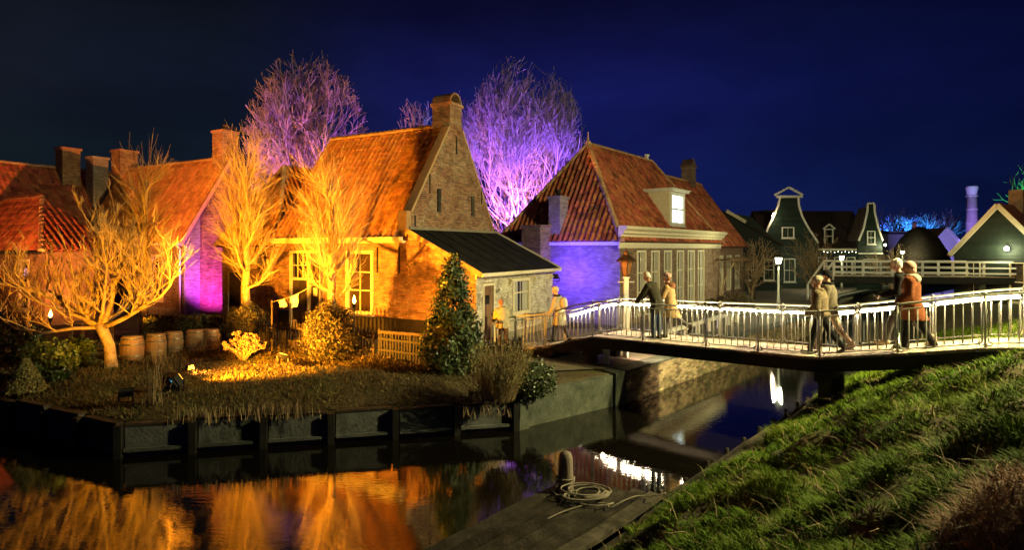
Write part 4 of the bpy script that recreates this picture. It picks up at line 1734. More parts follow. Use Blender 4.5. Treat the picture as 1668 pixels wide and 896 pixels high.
def pollard(label, base, height, r0, limbs, spread, seed, dens=1.0, low=.30, group="pollarded lime trees lit gold", clear=.2):
    rng = random.Random(seed)
    t = thing("pollard_tree", label, "tree", base, 0, group)
    ht = height * .74
    n = 10
    pts = [Vector((0, 0, -.1))]
    for i in range(1, n):
        pts.append(Vector((rng.uniform(-.05, .05), rng.uniform(-.05, .05), ht * i / (n - 1))))
    mb = MB()
    rad = taper(r0, r0 * .45, n)
    rad[0] *= 1.35
    rad = [r * rng.uniform(.92, 1.1) for r in rad]
    mb.tube(pts, rad, 9)
    mb.build("trunk", M["bark_gold"], t, True, recalc=False)
    tw = MB()

    cz, rz_, rx_ = height * .60, height * .42, spread * 1.12

    def twig(p, d, L, r=.0095):
        # keep to the rounded outline of a clipped crown
        d = d.normalized()
        for _ in range(6):
            e = p + d * L
            q_ = (e.x ** 2 + e.y ** 2) / rx_ ** 2 + ((e.z - cz) / rz_) ** 2
            if q_ <= rng.uniform(.9, 1.15):
                break
            L *= .78
        if L < .16:
            return
        k = 5
        q, _ = wob(p, d, L, k, .13, .05, rng)
        tw.tube(q, [r, r * .85, r * .7, r * .55, r * .3], 3, cap=False)
        if rng.random() < .7:
            j = rng.choice((1, 2, 3))
            dd = (q[j] - q[j - 1]).normalized() + Vector((rng.uniform(-.7, .7), rng.uniform(-.7, .7), rng.uniform(-.2, .5)))
            q2, _ = wob(q[j], dd, L * rng.uniform(.3, .55), 4, .12, .06, rng)
            tw.tube(q2, [r * .7, r * .6, r * .45, r * .25], 3, cap=False)

    for i in range(limbs):
        f = low + (.98 - low) * (i + .5) / limbs
        az = i * 2.399 + rng.uniform(-.4, .4)
        z = ht * f
        j = min(n - 2, int(f * (n - 1)))
        p = pts[j] + (pts[j + 1] - pts[j]) * (f * (n - 1) - j)
        out = Vector((math.cos(az), math.sin(az), 0))
        L = spread * (1.0 - .75 * abs(f - .45)) * rng.uniform(.6, .95)
        d = out + Z_ * rng.uniform(.05, .45)
        q, d2 = wob(p, d, L, 7, .16, .16, rng)
        rr_ = r0 * .34 * (1.15 - .5 * f)
        mb = MB()
        rads = [r * rng.uniform(.9, 1.15) for r in taper(rr_, rr_ * .5, 7)]
        mb.tube(q, rads, 7)
        if rng.random() < .75:
            k = rng.choice((2, 3, 4))
            d3 = (q[k] - q[k - 1]).normalized() + Vector((rng.uniform(-.7, .7), rng.uniform(-.7, .7), rng.uniform(.3, .9)))
            q3, d4 = wob(q[k], d3, L * .55, 5, .15, .15, rng)
            mb.tube(q3, taper(rr_ * .6, rr_ * .35, 5), 6)
            for _ in range(int(13 * dens)):
                b_ = q3[rng.choice((2, 3, 4, 4))]
                twig(b_, (d4 * .5 + out * .35 + Z_ * .75 + Vector((rng.gauss(0, .33), rng.gauss(0, .33), rng.gauss(0, .2)))), rng.uniform(.7, 1.45) * height / 6.5)
        mb.build("limb", M["bark_gold"], t, True, recalc=False)
        for _ in range(int(27 * dens)):
            b_ = rng.random() ** .6
            k = min(5, int(b_ * 6))
            pp = q[k] + (q[k + 1] - q[k]) * rng.random()
            dd = out * rng.uniform(.1, .9) + Z_ * rng.uniform(.15, 1.0) + Vector((rng.gauss(0, .5), rng.gauss(0, .5), 0))
            twig(pp, dd, rng.uniform(.4, 1.25) * height / 6.5)
    for _ in range(int(120 * dens)):
        f = rng.uniform(.45, 1.0)
        j = min(n - 2, int(f * (n - 1)))
        az = rng.uniform(0, 2 * PI)
        dd = Vector((math.cos(az), math.sin(az), 0)) * rng.uniform(.1, .7) + Z_
        twig(pts[j + (1 if f > .95 else 0)], dd, rng.uniform(.6, 2.2) * height / 6.5)
    tw.build("crown", M["twig"], t, True, recalc=False, kind="stuff")
    return t


def grow(mbt, mbc, p, d, L, r, depth, maxd, rng, cfg):
    n = 5 if depth < 2 else 4
    if "env" in cfg:        # a rounded crown outline
        cx, cz, rx, rz = cfg["env"]
        for _ in range(5):
            e = Vector(p) + Vector(d).normalized() * L
            if ((e.x - cx) / rx) ** 2 + (e.y / rx) ** 2 + ((e.z - cz) / rz) ** 2 <= rng.uniform(.85, 1.12) or (e.z < cz and abs(e.x - cx) < rx and depth < 3):
                break
            L *= .7
        if L < .22:
            return
    q, dd = wob(p, d, L, n, cfg["wob"] * (1 + .25 * depth), cfg["up"], rng)
    r1 = max(r * .62, cfg["tip"])
    tgt = mbt if depth < cfg["thick"] else mbc
    tgt.tube(q, taper(r, r1, n), 7 if depth < 2 else (5 if depth < 4 else 3), cap=depth < 2)
    if depth >= maxd:
        return
    k = cfg["kids"][min(depth, len(cfg["kids"]) - 1)]
    k = k if rng.random() < .7 else k + rng.choice((-1, 1))
    a0 = rng.uniform(0, 2 * PI)
    for i in range(max(2, k)):
        j = n - 1 if i < 2 else rng.randrange(1, n - 1)
        base = q[j]
        ax = dd.orthogonal().normalized()
        ax.rotate(Matrix.Rotation(a0 + i * 2.4, 3, dd))
        sp = cfg["angle"] * rng.uniform(.55, 1.3) * (.6 if i == 0 else 1.0)
        nd = (dd * math.cos(sp) + ax * math.sin(sp)).normalized()
        grow(mbt, mbc, base, nd, L * cfg["ratio"] * rng.uniform(.78, 1.12), max(r1 * (.9 if i == 0 else .7), cfg["tip"]), depth + 1, maxd, rng, cfg)


def bare_tree(label, base, stems, L, r, depth, seed, cfg, material="bark_grey", group=None, cat="tree", name="bare_tree"):
    rng = random.Random(seed)
    t = thing(name, label, cat, base, 0, group)
    a, c = MB(), MB()
    for (dx, dy, lx, ly, f) in stems:
        grow(a, c, Vector((dx, dy, -.2)), Vector((lx, ly, 1)), L * f, r * f, 0, depth, rng, cfg)
    a.build("trunk", M[material], t, True, recalc=False)
    c.build("crown", M[material], t, True, recalc=False, kind="stuff")
    return t


ta = at(400, 545, 20.3)
ta.z = .85
tb = at(539, 560, 17.2)
tb.z = .86
tc = at(236, 545, 20.6)
tc.z = .85
pollard("gold lit pollarded tree standing by the violet gable", ta, 7.6, .17, 14, 1.5, 21, 1.2)
pollard("gold lit pollarded tree in front of the brick house window", tb, 6.9, .145, 13, 1.2, 33, 1.15)
pollard("slender gold lit pollarded tree behind the old fruit tree", tc, 7.5, .15, 14, 1.15, 45, .8)

# the spreading old fruit tree at the left
rng = random.Random(8)
tf = on(180, 603, .86)
ft = thing("fruit_tree", "old spreading fruit tree with crooked gold lit branches on the left lawn", "tree", tf)
mb = MB()
tp = [Vector((.03, 0, -.1)), Vector((.0, 0, .3)), Vector((-.04, .02, .65)), Vector((-.16, .0, .95)), Vector((-.27, .0, 1.2))]
mb.tube(tp, [.19, .145, .13, .13, .14], 9)
mb.build("trunk", M["bark_gold"], ft, True, recalc=False)
tw = MB()


def fruit_branch(mb, p, d, L, r, depth):
    n = 8 if depth < 2 else 5
    q, dd = wob(p, d, L, n, .26 if depth < 2 else .22, .10 if depth else .05, rng)
    (mb if depth < 2 else tw).tube(q, taper(r, r * .42, n), 7 if depth < 1 else (5 if depth < 2 else 4), cap=depth < 1)
    if depth >= 3:
        return
    k = (8, 7, 4)[depth]
    for i in range(k):
        j = rng.randrange(1, n)
        sd = (q[j] - q[j - 1]).normalized()
        nd = sd * .55 + Vector((rng.uniform(-.8, .8), rng.uniform(-.8, .8), rng.uniform(-.05, 1.0)))
        fruit_branch(mb, q[j], nd, L * rng.uniform(.32, .6), max(.009, r * (.55 - .3 * j / n)), depth + 1)


fork = tp[-1]
for (dx, dy, dz_, L, r) in ((-1.0, .1, .32, 2.7, .07), (-.7, -.5, .75, 2.1, .055), (-.25, .35, 1.2, 2.4, .075), (.25, -.15, 1.2, 2.3, .07), (.75, .5, .8, 2.4, .06), (1.0, -.1, .42, 2.7, .07), (-.85, .7, .5, 2.4, .058), (.6, -.6, .7, 2.0, .055), (-1.0, -.2, .12, 2.3, .055)):
    mb = MB()
    fruit_branch(mb, fork + Vector((rng.uniform(-.05, .05), 0, -.08)), (dx, dy, dz_), L, r, 0)
    mb.build("limb", M["bark_gold"], ft, True, recalc=False)
tw.build("crown", M["twig"], ft, True, recalc=False, kind="stuff")

# tall trees behind the roofs
CF = dict(wob=.11, up=.035, tip=.017, thick=3, kids=(3, 4, 4, 3, 3, 3), angle=.56, ratio=.74)
lt = at(497, 300, 40)
bare_tree("tall bare tree lit violet and red behind the left roofs", (lt.x, lt.y, .85), [(-.7, 0, -.13, 0, 1.0), (.3, .4, .02, 0, 1.08), (1.1, -.4, .14, -.04, .95)], 5.5, .22, 6, 5, dict(CF, angle=.50, up=.05, tip=.020, kids=(4, 4, 4, 3, 3, 3), env=(.2, 9.8, 4.1, 6.9)))
rt = at(838, 380, 38)
CF2 = dict(CF, angle=.45)
bare_tree("great bare tree lit violet between the two tall roofs", (rt.x, rt.y, .85), [(-.2, 0, -.10, 0, 1.0), (.4, .3, .02, .05, 1.05), (1.0, -.3, .12, -.02, 1.04), (1.6, .2, .22, .05, .92), (-.8, .4, -.16, .05, .85), (.2, -.5, -.04, -.05, .95)], 5.3, .22, 6, 14, dict(CF2, tip=.0155, angle=.5, kids=(4, 4, 4, 3, 3, 3), env=(.6, 9.4, 4.0, 6.5)))
br_ = at(686, 300, 44)
bare_tree("reddish bare tree crown showing above the brick house ridge", (br_.x, br_.y, .85), [(0, 0, -.10, 0, 1.0), (.3, .3, .05, 0, 1.0)], 5.0, .20, 6, 23, dict(CF, angle=.5, kids=(3, 4, 4, 4, 3, 3), env=(0, 11.4, 2.1, 3.5)))
bl_ = at(742, 300, 46)
bare_tree("blue lit bare tree behind the brick house chimney", (bl_.x, bl_.y, .85), [(0, 0, -.03, 0, 1.0), (.7, .2, .10, 0, 1.0)], 5.3, .20, 6, 29, dict(CF, angle=.45, kids=(3, 4, 4, 4, 3, 3), env=(.2, 12.2, 2.0, 4.2)))
lg = at(815, 360, 30)
bare_tree("small bare tree with gold lit branches beside the tall gable", (lg.x, lg.y, .85), [(-.3, 0, -.1, 0, 1.0), (.35, .2, .12, 0, .9)], 2.0, .12, 4, 31, dict(CF, tip=.012))
# trees far off on the right, by the second canal
fgroup = "far bare trees lit blue beyond the roofs"
for i, (px, top, Y, lab) in enumerate(((1440, 354, 84, "small blue violet tree just right of the pointed white gable"), (1478, 360, 88, "left tree of the far bright blue row beyond the long roof"), (1502, 359, 90, "middle tree of the far bright blue row beyond the long roof"), (1528, 362, 92, "right tree of the far bright blue row beside the chimney cowl"))):
    p = at(px, top, Y)
    bare_tree(lab, (p.x, p.y, .85), [(-.8, 0, -.2, 0, 1.0), (.8, .3, .22, 0, 1.0), (0, -.5, 0, -.1, 1.05)], (p.z - .85) / 2.3, .22, 4, 50 + i, dict(CF, tip=.03, angle=.55), group=fgroup)
gp_ = at(1672, 300, 60)
bare_tree("green lit tree at the right edge behind the black timber house", (gp_.x, gp_.y, .85), [(-.5, 0, -.05, 0, 1.0), (.8, .2, .1, 0, 1.1)], 4.4, .22, 4, 61, dict(CF, tip=.03))
# small trees along the street on the right
sgroup = "small street trees by the dark timber houses"
for i, (px, py, Y, L, lab) in enumerate(((1330, 480, 38, 1.75, "small bare street tree right of the nearest lit lamp post"), (1225, 470, 36, 1.6, "small bare street tree behind the nearest lit lamp post"), (1455, 470, 44, 1.5, "low twiggy tree under the lamp beside the pointed gable"))):
    p = at(px, py, Y)
    bare_tree(lab, (p.x, p.y, .85), [(0, 0, .03, 0, 1.0), (.1, .1, -.25, .1, .8)], L, .10, 4, 70 + i, dict(CF, tip=.013, angle=.6, kids=(4, 4, 3, 3)), "bark_gold", sgroup)


# ------------------------------------------------------------------ shrubs and plants
def ellipsoid_pts(n, c, r, shell=.55, flat=0.0, seed=0):
    a = RNG.normal(size=(n, 3))
    a /= np.linalg.norm(a, axis=1)[:, None]
    f = (shell + (1 - shell) * RNG.random(n) ** .5)[:, None]
    lump = (1 + .16 * np.sin(a[:, 0] * 7 + seed) * np.cos(a[:, 2] * 6 + seed) + .10 * np.sin(a[:, 1] * 11 + 2 * seed))[:, None]
    p = a * f * lump * np.array(r)
    return p + np.array(c), a


def shrub(name, label, base, r, n, size, material, stems=14, group=None, seed=0, cat="shrub", lift=.0):
    base = Vector(base)
    t = thing(name, label, cat, base, 0, group)
    rng = random.Random(seed + 100)
    mb = MB()
    for i in range(stems):
        az = rng.uniform(0, 2 * PI)
        q, _ = wob((0.05 * math.cos(az), .05 * math.sin(az), -.05), (math.cos(az) * .6, math.sin(az) * .6, 1), r[2] * rng.uniform(1.0, 1.7), 5, .15, .05, rng)
        mb.tube(q, taper(.016, .006, 5), 4, cap=False)
    mb.build("stems", M["wood_dark"], t, True, recalc=False, kind="stuff")
    p, a = ellipsoid_pts(n, (0, 0, r[2] * .95 + lift), r, .5, seed=seed)
    p[:, 2] = np.maximum(p[:, 2], .02)
    leaf_cloud("foliage", p, size, M[material], t, a)["kind"] = "stuff"
    return t


sa = on(402, 556, .85)
sb = on(537, 587, .86)
shrub("round_shrub", "rounded leafy shrub at the foot of the pollard by the violet gable", sa, (.74, .62, .66), 7200, .030, "leaf_mid", seed=1)
shrub("round_shrub", "tall ivy covered bush around the trunk of the pollard before the window", sb, (.74, .66, .86), 10500, .030, "leaf_mid", seed=2)
hy = on(396, 586, .88)
t = thing("hydrangea", "low hydrangea with dry orange flower heads on the lawn", "shrub", hy)
rng = random.Random(4)
mb = MB()
heads = []
for i in range(70):
    az, el = rng.uniform(0, 2 * PI), rng.uniform(.1, 1.15)
    R_ = rng.uniform(.5, .75)
    e = Vector((math.cos(az) * math.sin(el) * R_, math.sin(az) * math.sin(el) * R_ * .8, math.cos(el) * R_ * .95 + .08))
    q = [Vector((e.x * .1, e.y * .1, -.03)), Vector((e.x * .45, e.y * .45, e.z * .55)), e]
    mb.tube(q, [.008, .006, .004], 4, cap=False)
    heads.append(e)
mb.build("stems", M["twig"], t, True, recalc=False, kind="stuff")
pp, nn = [], []
for e in heads:
    k = 60
    a = RNG.normal(size=(k, 3))
    a /= np.linalg.norm(a, axis=1)[:, None]
    pp.append(a * .062 * np.array([1, 1, .75]) + np.array(e))
    nn.append(a)
leaf_cloud("flower_heads", np.concatenate(pp), .017, M["flower_dry"], t, np.concatenate(nn), .9)["kind"] = "stuff"

# the dark holly cone
hb = on(738, 607, .84)
t = thing("holly_tree", "dark cone shaped holly tree in front of the lean-to", "tree", hb)
mb = MB()
mb.tube([(0, 0, -.1), (.01, 0, 1.4), (0, 0, 2.95)], [.06, .04, .008], 7)
mb.build("trunk", M["wood_dark"], t, True)
pp, nn = [], []
rng = random.Random(17)
for i in range(190):     # sprays of leaves standing out from the trunk
    z = 2.85 * rng.random() ** 1.25
    a_ = rng.uniform(0, 2 * PI)
    R_ = .84 * max(0, 1 - z / 2.98) ** .80 * min(1, .70 + z * .9) * rng.uniform(.55, 1.16)
    c_ = np.array([R_ * math.cos(a_), R_ * math.sin(a_), z + .08])
    k = int(45 + 60 * R_)
    a2 = RNG.normal(size=(k, 3))
    pp.append(c_ + a2 * np.array([.095, .095, .085]))
    nn.append(a2 * .5 + np.array([math.cos(a_), math.sin(a_), .35]))
pp, nn = np.concatenate(pp), np.concatenate(nn)
pp[:, 2] = np.maximum(pp[:, 2], .02)
leaf_cloud("crown", pp, .044, M["leaf_dark"], t, nn)["kind"] = "stuff"

# pale feathery bush at the canal corner
yb = on(815, 648, .82)
t = thing("feathery_bush", "pale feathery bush of thin stems at the canal corner by the footbridge", "shrub", yb)
rng = random.Random(12)
mb = MB()
lp_ = []
for i in range(330):
    az = rng.uniform(0, 2 * PI)
    ln = rng.uniform(.08, .62)
    rr_ = rng.uniform(0, .32)
    q, _ = wob((rr_ * math.cos(az), rr_ * math.sin(az), -.05), (math.cos(az) * ln, math.sin(az) * ln, 1), rng.uniform(.7, 1.30), 6, .09, .0, rng)
    mb.tube(q, taper(.006, .003, 6), 3, cap=False)
    for p in q[2:]:
        for _ in range(5):
            lp_.append((p.x + rng.gauss(0, .05), p.y + rng.gauss(0, .05), p.z + rng.gauss(0, .05)))
mb.build("stems", M["straw"], t, True, recalc=False, kind="stuff")
leaf_cloud("foliage", np.array(lp_), .019, M["leaf_yellow"], t)["kind"] = "stuff"
tr_ = on(868, 640, .82)
t = shrub("trailing_shrub", "dark trailing shrub hanging over the corner of the concrete abutment", (tr_.x, tr_.y + .1, .68), (.55, .42, .42), 2600, .034, "leaf_dark", seed=6)

# dark shrubs and the speckled mound at the far left bank
c = on(24, 640, .82)
t = thing("ivy_mound", "conical mound of lit ivy leaves at the left end of the bank", "shrub", (c.x, c.y + .3, .80))
nL = 3200
hz = RNG.random(nL) ** 1.3 * .72
az = RNG.uniform(0, 2 * PI, nL)
rad = .42 * (1 - hz / .85) * (.8 + .2 * RNG.random(nL))
leaf_cloud("foliage", np.stack([rad * np.cos(az), rad * np.sin(az), hz], 1), .026, M["leaf_yellow"], t, np.stack([np.cos(az), np.sin(az), np.full(nL, .5)], 1))["kind"] = "stuff"
for i, (px, py, r, lab) in enumerate(((78, 620, (.62, .5, .5), "dark low shrub beside the ivy mound on the left bank"), (18, 590, (.9, .7, .62), "dark reddish shrub at the left edge under the torch"), (120, 600, (.5, .5, .42), "small dark shrub left of the fruit tree trunk"))):
    c = on(px, py, .84)
    shrub("low_shrub", lab, c, r, 1900, .05, "leaf_dark", seed=10 + i, group="dark low shrubs on the left bank")
# clipped hedge behind the barrels
c0, c1 = on(226, 560, .85), on(352, 556, .85)
t = thing("hedge", "clipped low hedge running behind the oak barrels", "hedge", (c0.x, c0.y + .4, .85))
dd = Vector((c1.x - c0.x, c1.y - c0.y, 0))
N = 5200
f = RNG.random(N)
side_ = RNG.integers(0, 3, N)
yy = np.where(side_ == 0, -.28, np.where(side_ == 1, RNG.uniform(-.28, .28, N), .28)) + RNG.normal(0, .03, N)
zz = np.where(side_ == 1, .82, RNG.uniform(0, .82, N)) + RNG.normal(0, .03, N)
pn_ = Vector((-dd.y, dd.x, 0)).normalized()
pts = np.stack([dd.x * f + pn_.x * yy, dd.y * f + pn_.y * yy, zz], 1)
leaf_cloud("foliage", pts, .045, M["leaf_mid"], t)["kind"] = "stuff"
mb = MB()
mb.bar(Z_ * .38, dd + Z_ * .38, .42, .70)
mb.build("core", M["leaf_dark"], t)


# tufts of dead stalks by the water
def stalks(label, base, n, spread, hgt, lean, material="straw", group="tufts of dead stalks along the bulkhead", name="dead_stalks"):
    t = thing(name, label, "dry plant", base, 0, group)
    p = np.stack([RNG.normal(0, spread[0], n), RNG.normal(0, spread[1], n), np.full(n, -.02)], 1)
    bl = blades("stalks", p, np.full(n, hgt), np.full(n, .006), np.full(n, lean), M[material], t, droop=.12)
    bl["kind"] = "stuff"
    return t


for px, py, n, sp, hgt, lean, lab in ((253, 655, 40, (.10, .08), 1.05, .22, "tall dead stalks left of the black floodlight on the bank"), (330, 668, 130, (.30, .10), .32, .18, "short reeds right of the black floodlight at the bulkhead edge"), (405, 664, 180, (.42, .10), .36, .2, "broad reed patch at the bulkhead below the hydrangea"), (463, 662, 120, (.25, .08), .32, .2, "reed patch at the bulkhead right of the broad one"), (258, 600, 60, (.14, .1), .62, .35, "dry stems in front of the second barrel"), (330, 580, 60, (.14, .1), .5, .3, "dry stems in front of the last barrels"), (800, 660, 60, (.3, .1), .25, .6, "flattened dry grass under the feathery bush")):
    c = on(px, py, .82)
    stalks(lab, (c.x, max(c.y, 0), H(c.x, c.y) if H(c.x, c.y) > .5 else .6), n, sp, hgt, lean)

# lawn blades
N = 110000
P_ = np.stack([RNG.uniform(-15, .3, N), RNG.uniform(11.2, 20.5, N)], 1)
dl = sdist(P_[:, 0], P_[:, 1], LEFT)
dens_ = vnoise(P_[:, 0], P_[:, 1], .9, 8)
P_ = P_[(dl > .18) & (RNG.random(N) < .35 + .65 * dens_)]
hh = height(P_[:, 0], P_[:, 1])
cl = vnoise(P_[:, 0], P_[:, 1], 1.7, 9)
lawn = blades("lawn_grass", np.stack([P_[:, 0], P_[:, 1], hh - .01], 1), .05 + .10 * cl, np.full(len(P_), .008), .55 + .6 * cl, M["lawn"], None, droop=.5)
tag(lawn, "dull brown winter grass on the garden lawn", "grass", kind="stuff")

# dike grass, long and tufted
N = 300000
ang = RNG.uniform(-.35, .86, N)
rd = 2.3 + 15.5 * RNG.random(N) ** 1.15
gxp, gyp = rd * np.sin(ang), rd * np.cos(ang)
dr = -sdist(gxp, gyp, RIGHT)
on_j = (dr < .12)
cl1 = vnoise(gxp, gyp, 1.1, 11)
cl2 = vnoise(gxp, gyp, 3.6, 12)
keep = (~on_j) & (RNG.random(N) < np.clip(.42 + 1.3 * (cl2 - .25), .25, 1)) & (dr > .18 + .25 * cl1)
gxp, gyp, cl1, cl2, rd, dr = gxp[keep], gyp[keep], cl1[keep], cl2[keep], rd[keep], dr[keep]
hh = height(gxp, gyp)
gr = blades("dike_grass", np.stack([gxp, gyp, hh - .015], 1), (.075 + .13 * cl1 * cl2 + .055 * cl2), .0030 + .00042 * rd, .35 + .75 * (1 - cl2), M["grass"], None, droop=.75, side_bias=np.stack([RNG.normal(-.14, .25, len(gxp)), RNG.normal(.12, .25, len(gxp)), np.zeros(len(gxp))], 1))
tag(gr, "long tufted grass on the dike slope", "grass", kind="stuff")
k_ = RNG.random(len(gxp)) < .012
dg_ = blades("dry_grass", np.stack([gxp[k_], gyp[k_], hh[k_]], 1), np.full(int(k_.sum()), .30), (.0022 + .00035 * rd[k_]), np.full(int(k_.sum()), .75), M["straw"], None, droop=1.0)
tag(dg_, "withered pale stalks mixed into the dike grass", "grass", kind="stuff")
# grass on the far bank under and behind the bridge
N = 26000
gxp, gyp = RNG.uniform(7, 17, N), RNG.uniform(13, 23, N)
dr = -sdist(gxp, gyp, RIGHT)
k_ = (dr > .1) & (dr < 4)
gxp, gyp = gxp[k_], gyp[k_]
hh = height(gxp, gyp)
gr = blades("bank_grass", np.stack([gxp, gyp, hh - .015], 1), np.full(len(gxp), .20), np.full(len(gxp), .009), np.full(len(gxp), .6), M["grass"], None, droop=.6)
tag(gr, "grass on the dike behind the footbridge", "grass", kind="stuff")

# heap of dead reed in the lower right corner
hc = Vector((3.2, 3.5, 0))
hc.z = H(hc.x, hc.y)
t = thing("reed_heap", "heap of brown dead reed lying on the dike in the lower right corner", "heap", hc)
N = 4500
az = RNG.uniform(0, 2 * PI, N)
rr2 = np.sqrt(RNG.random(N))
px_, py_ = rr2 * .55 * np.cos(az), rr2 * .46 * np.sin(az)
gz = height(px_ + hc.x, py_ + hc.y) - hc.z
pz = gz + (.32 * np.clip(1 - rr2 ** 2, 0, 1) + .07 * vnoise(px_, py_, 7, 3)) * RNG.uniform(.5, 1, N)
bl = blades("straw", np.stack([px_, py_, pz], 1), np.full(N, .17), np.full(N, .0032), np.full(N, 1.25), M["straw_dead"], t, droop=.3)
bl["kind"] = "stuff"
mb = MB()
rings = []
for f in (1.0, .8, .5, .2):
    ring = []
    for i in range(14):
        a = 2 * PI * i / 14
        x, y = .5 * f * math.cos(a), .42 * f * math.sin(a)
        ring.append((x, y, H(x + hc.x, y + hc.y) - hc.z - .04 + .24 * (1 - f * f)))
    rings.append(ring)
mb.loft(rings)
mb.build("core", M["straw_dead"], t, True)

# ------------------------------------------------------------------ jetty, mooring post, rope, bank edging
JE, JN, JO = Vector((.668, .744, 0)), Vector((-.744, .668, 0)), Vector((.96, 7.25, 0))


def JP(s, w, z=.36):
    return JO + JE * s + JN * w + Z_ * z


RJ = Matrix((JE, JN, Z_)).transposed()
jt = thing("jetty", "weathered plank jetty along the foot of the dike in the foreground", "jetty", (0, 0, 0))
ends = (1.95, 1.9, 1.75, 1.6, 1.55, 1.35)
for i in range(6):
    w = .02 + i * .245
    for (a, b_) in ((-5.2, -2.2 + .2 * (i % 3)), (-2.195 + .2 * (i % 3), ends[i])):
        mb = MB()
        L = b_ - a
        k = 6
        rings = []
        for j in range(k):
            s_ = a + L * j / (k - 1)
            zz_ = .36 + random.uniform(-.022, .016)
            ww = random.uniform(-.006, .006)
            rings.append([JP(s_, w + ww, zz_ - .06), JP(s_, w + .214 + ww, zz_ - .06), JP(s_, w + .210 + ww, zz_ + random.uniform(-.006, .006)), JP(s_, w + .004 + ww, zz_ + random.uniform(-.006, .006))])
        mb.loft(rings)
        mb.build("plank", M["wood_wet"], jt)
for s_ in (-3.5, -1.2, .9):
    mb = MB()
    mb.bar(JP(s_, -.05, .23), JP(s_, 1.5, .23), .12, .12)
    mb.build("joist", M["wood_wet"], jt)
    for w in (.1, 1.4):
        mb = MB()
        mb.tube([JP(s_, w, -1.0), JP(s_, w, .17)], .08, 8)
        mb.build("pile", M["wood_wet"], jt, True)
mp_ = JP(1.15, 1.22, .30)
t = thing("mooring_post", "short grey round topped mooring post at the jetty end", "post", mp_)
mb = MB()
mb.lathe([(.118, -.9), (.120, .0), (.114, .35), (.108, .55), (.085, .62), (.03, .645)], 14)
mb.build("post", M["post_wood"], t, True)


def rope_thing(label, pts, r, material, cat="rope", name="mooring_rope"):
    t = thing(name, label, cat, pts[0])
    mb = MB()
    o = Vector(pts[0])
    mb.tube([Vector(p) - o for p in pts], r, 6)
    mb.build("strand", M[material], t, True)
    return t


rng = random.Random(3)
pts = []
base = mp_
for i in range(26):      # two turns round the post
    a = 2 * PI * i / 12 + 1.2
    pts.append(base + Vector((.135 * math.cos(a), .135 * math.sin(a), .20 + .05 * i / 25 - .02 * math.sin(a * .5))))
pts += [base + Vector((-.22, -.10, .10)), base + Vector((-.16, -.26, .085)), base + Vector((.02, -.34, .085))]
cc = JP(1.05, .80, .385)
for i in range(88):      # the loose coil on the planks
    a = 2 * PI * i / 15 + 2.6
    R_ = .20 + .07 * math.sin(i * .37) + .05 * math.sin(i * .11)
    q = Vector((R_ * 1.35 * math.cos(a) + .03 * math.sin(i * .21), R_ * .8 * math.sin(a), .02 + .055 * abs(math.sin(i * .19)) + .0006 * i))
    pts.append(cc + q)
for i in range(1, 16):
    a = 2 * PI * i / 18 + .3
    pts.append(cc + Vector((.12 + .36 * math.cos(a), -.03 + .28 * math.sin(a), .02)))
rope_thing("pale mooring rope wound round the post and coiled on the jetty planks", pts, .0125, "rope")
pts = [JP(.15, .78, .392), JP(.5, .75, .392), JP(.9, .62, .392), JP(1.1, .45, .392), JP(1.0, .33, .40), JP(1.25, .24, .45), JP(1.55, .22, .42), JP(1.7, .12, .40), JP(1.62, .02, .45), JP(1.8, -.15, .5)]
sm = []
for i in range(len(pts) - 1):
    a0, a1, a2, a3 = pts[max(i - 1, 0)], pts[i], pts[i + 1], pts[min(i + 2, len(pts) - 1)]
    for j in range(6):
        tt = j / 6
        sm.append(.5 * ((2 * a1) + (a2 - a0) * tt + (2 * a0 - 5 * a1 + 4 * a2 - a3) * tt * tt + (3 * a1 - a0 - 3 * a2 + a3) * tt ** 3))
rope_thing("thin grey line snaking from the jetty planks into the grass", sm, .008, "rope", "line", "thin_line")
eg = thing("bank_edging", "timber board edging with stakes between the dike grass and the canal", "edging", JP(1.9, 0, 0))
o = JP(1.9, 0, 0)
rr = random.Random(9)
for i in range(5):
    a, b_ = 1.92 + i * 1.7, 1.92 + (i + 1) * 1.7 - .015
    for k in range(2):
        mb = MB()
        mb.bar(JP(a, .02 + .01 * k, .06 + .17 * k) - o, JP(b_, .02 + .01 * k, .06 + .17 * k + rr.uniform(-.02, .02)) - o, .05, .155)
        mb.build("board", M["wood_wet"], eg)
    mb = MB()
    mb.bar(JP(a, -.16, .25) - o, JP(b_, -.16, .25 + rr.uniform(-.015, .015)) - o, .30, .045)
    mb.build("cap_board", M["wood_wet"], eg)
    for q in (.1, .95):
        mb = MB()
        mb.tube([JP(a + q, .09, -.8) - o, JP(a + q, .09, .36 + rr.uniform(-.03, .05)) - o], .04, 7)
        mb.build("stake", M["wood_wet"], eg, True)

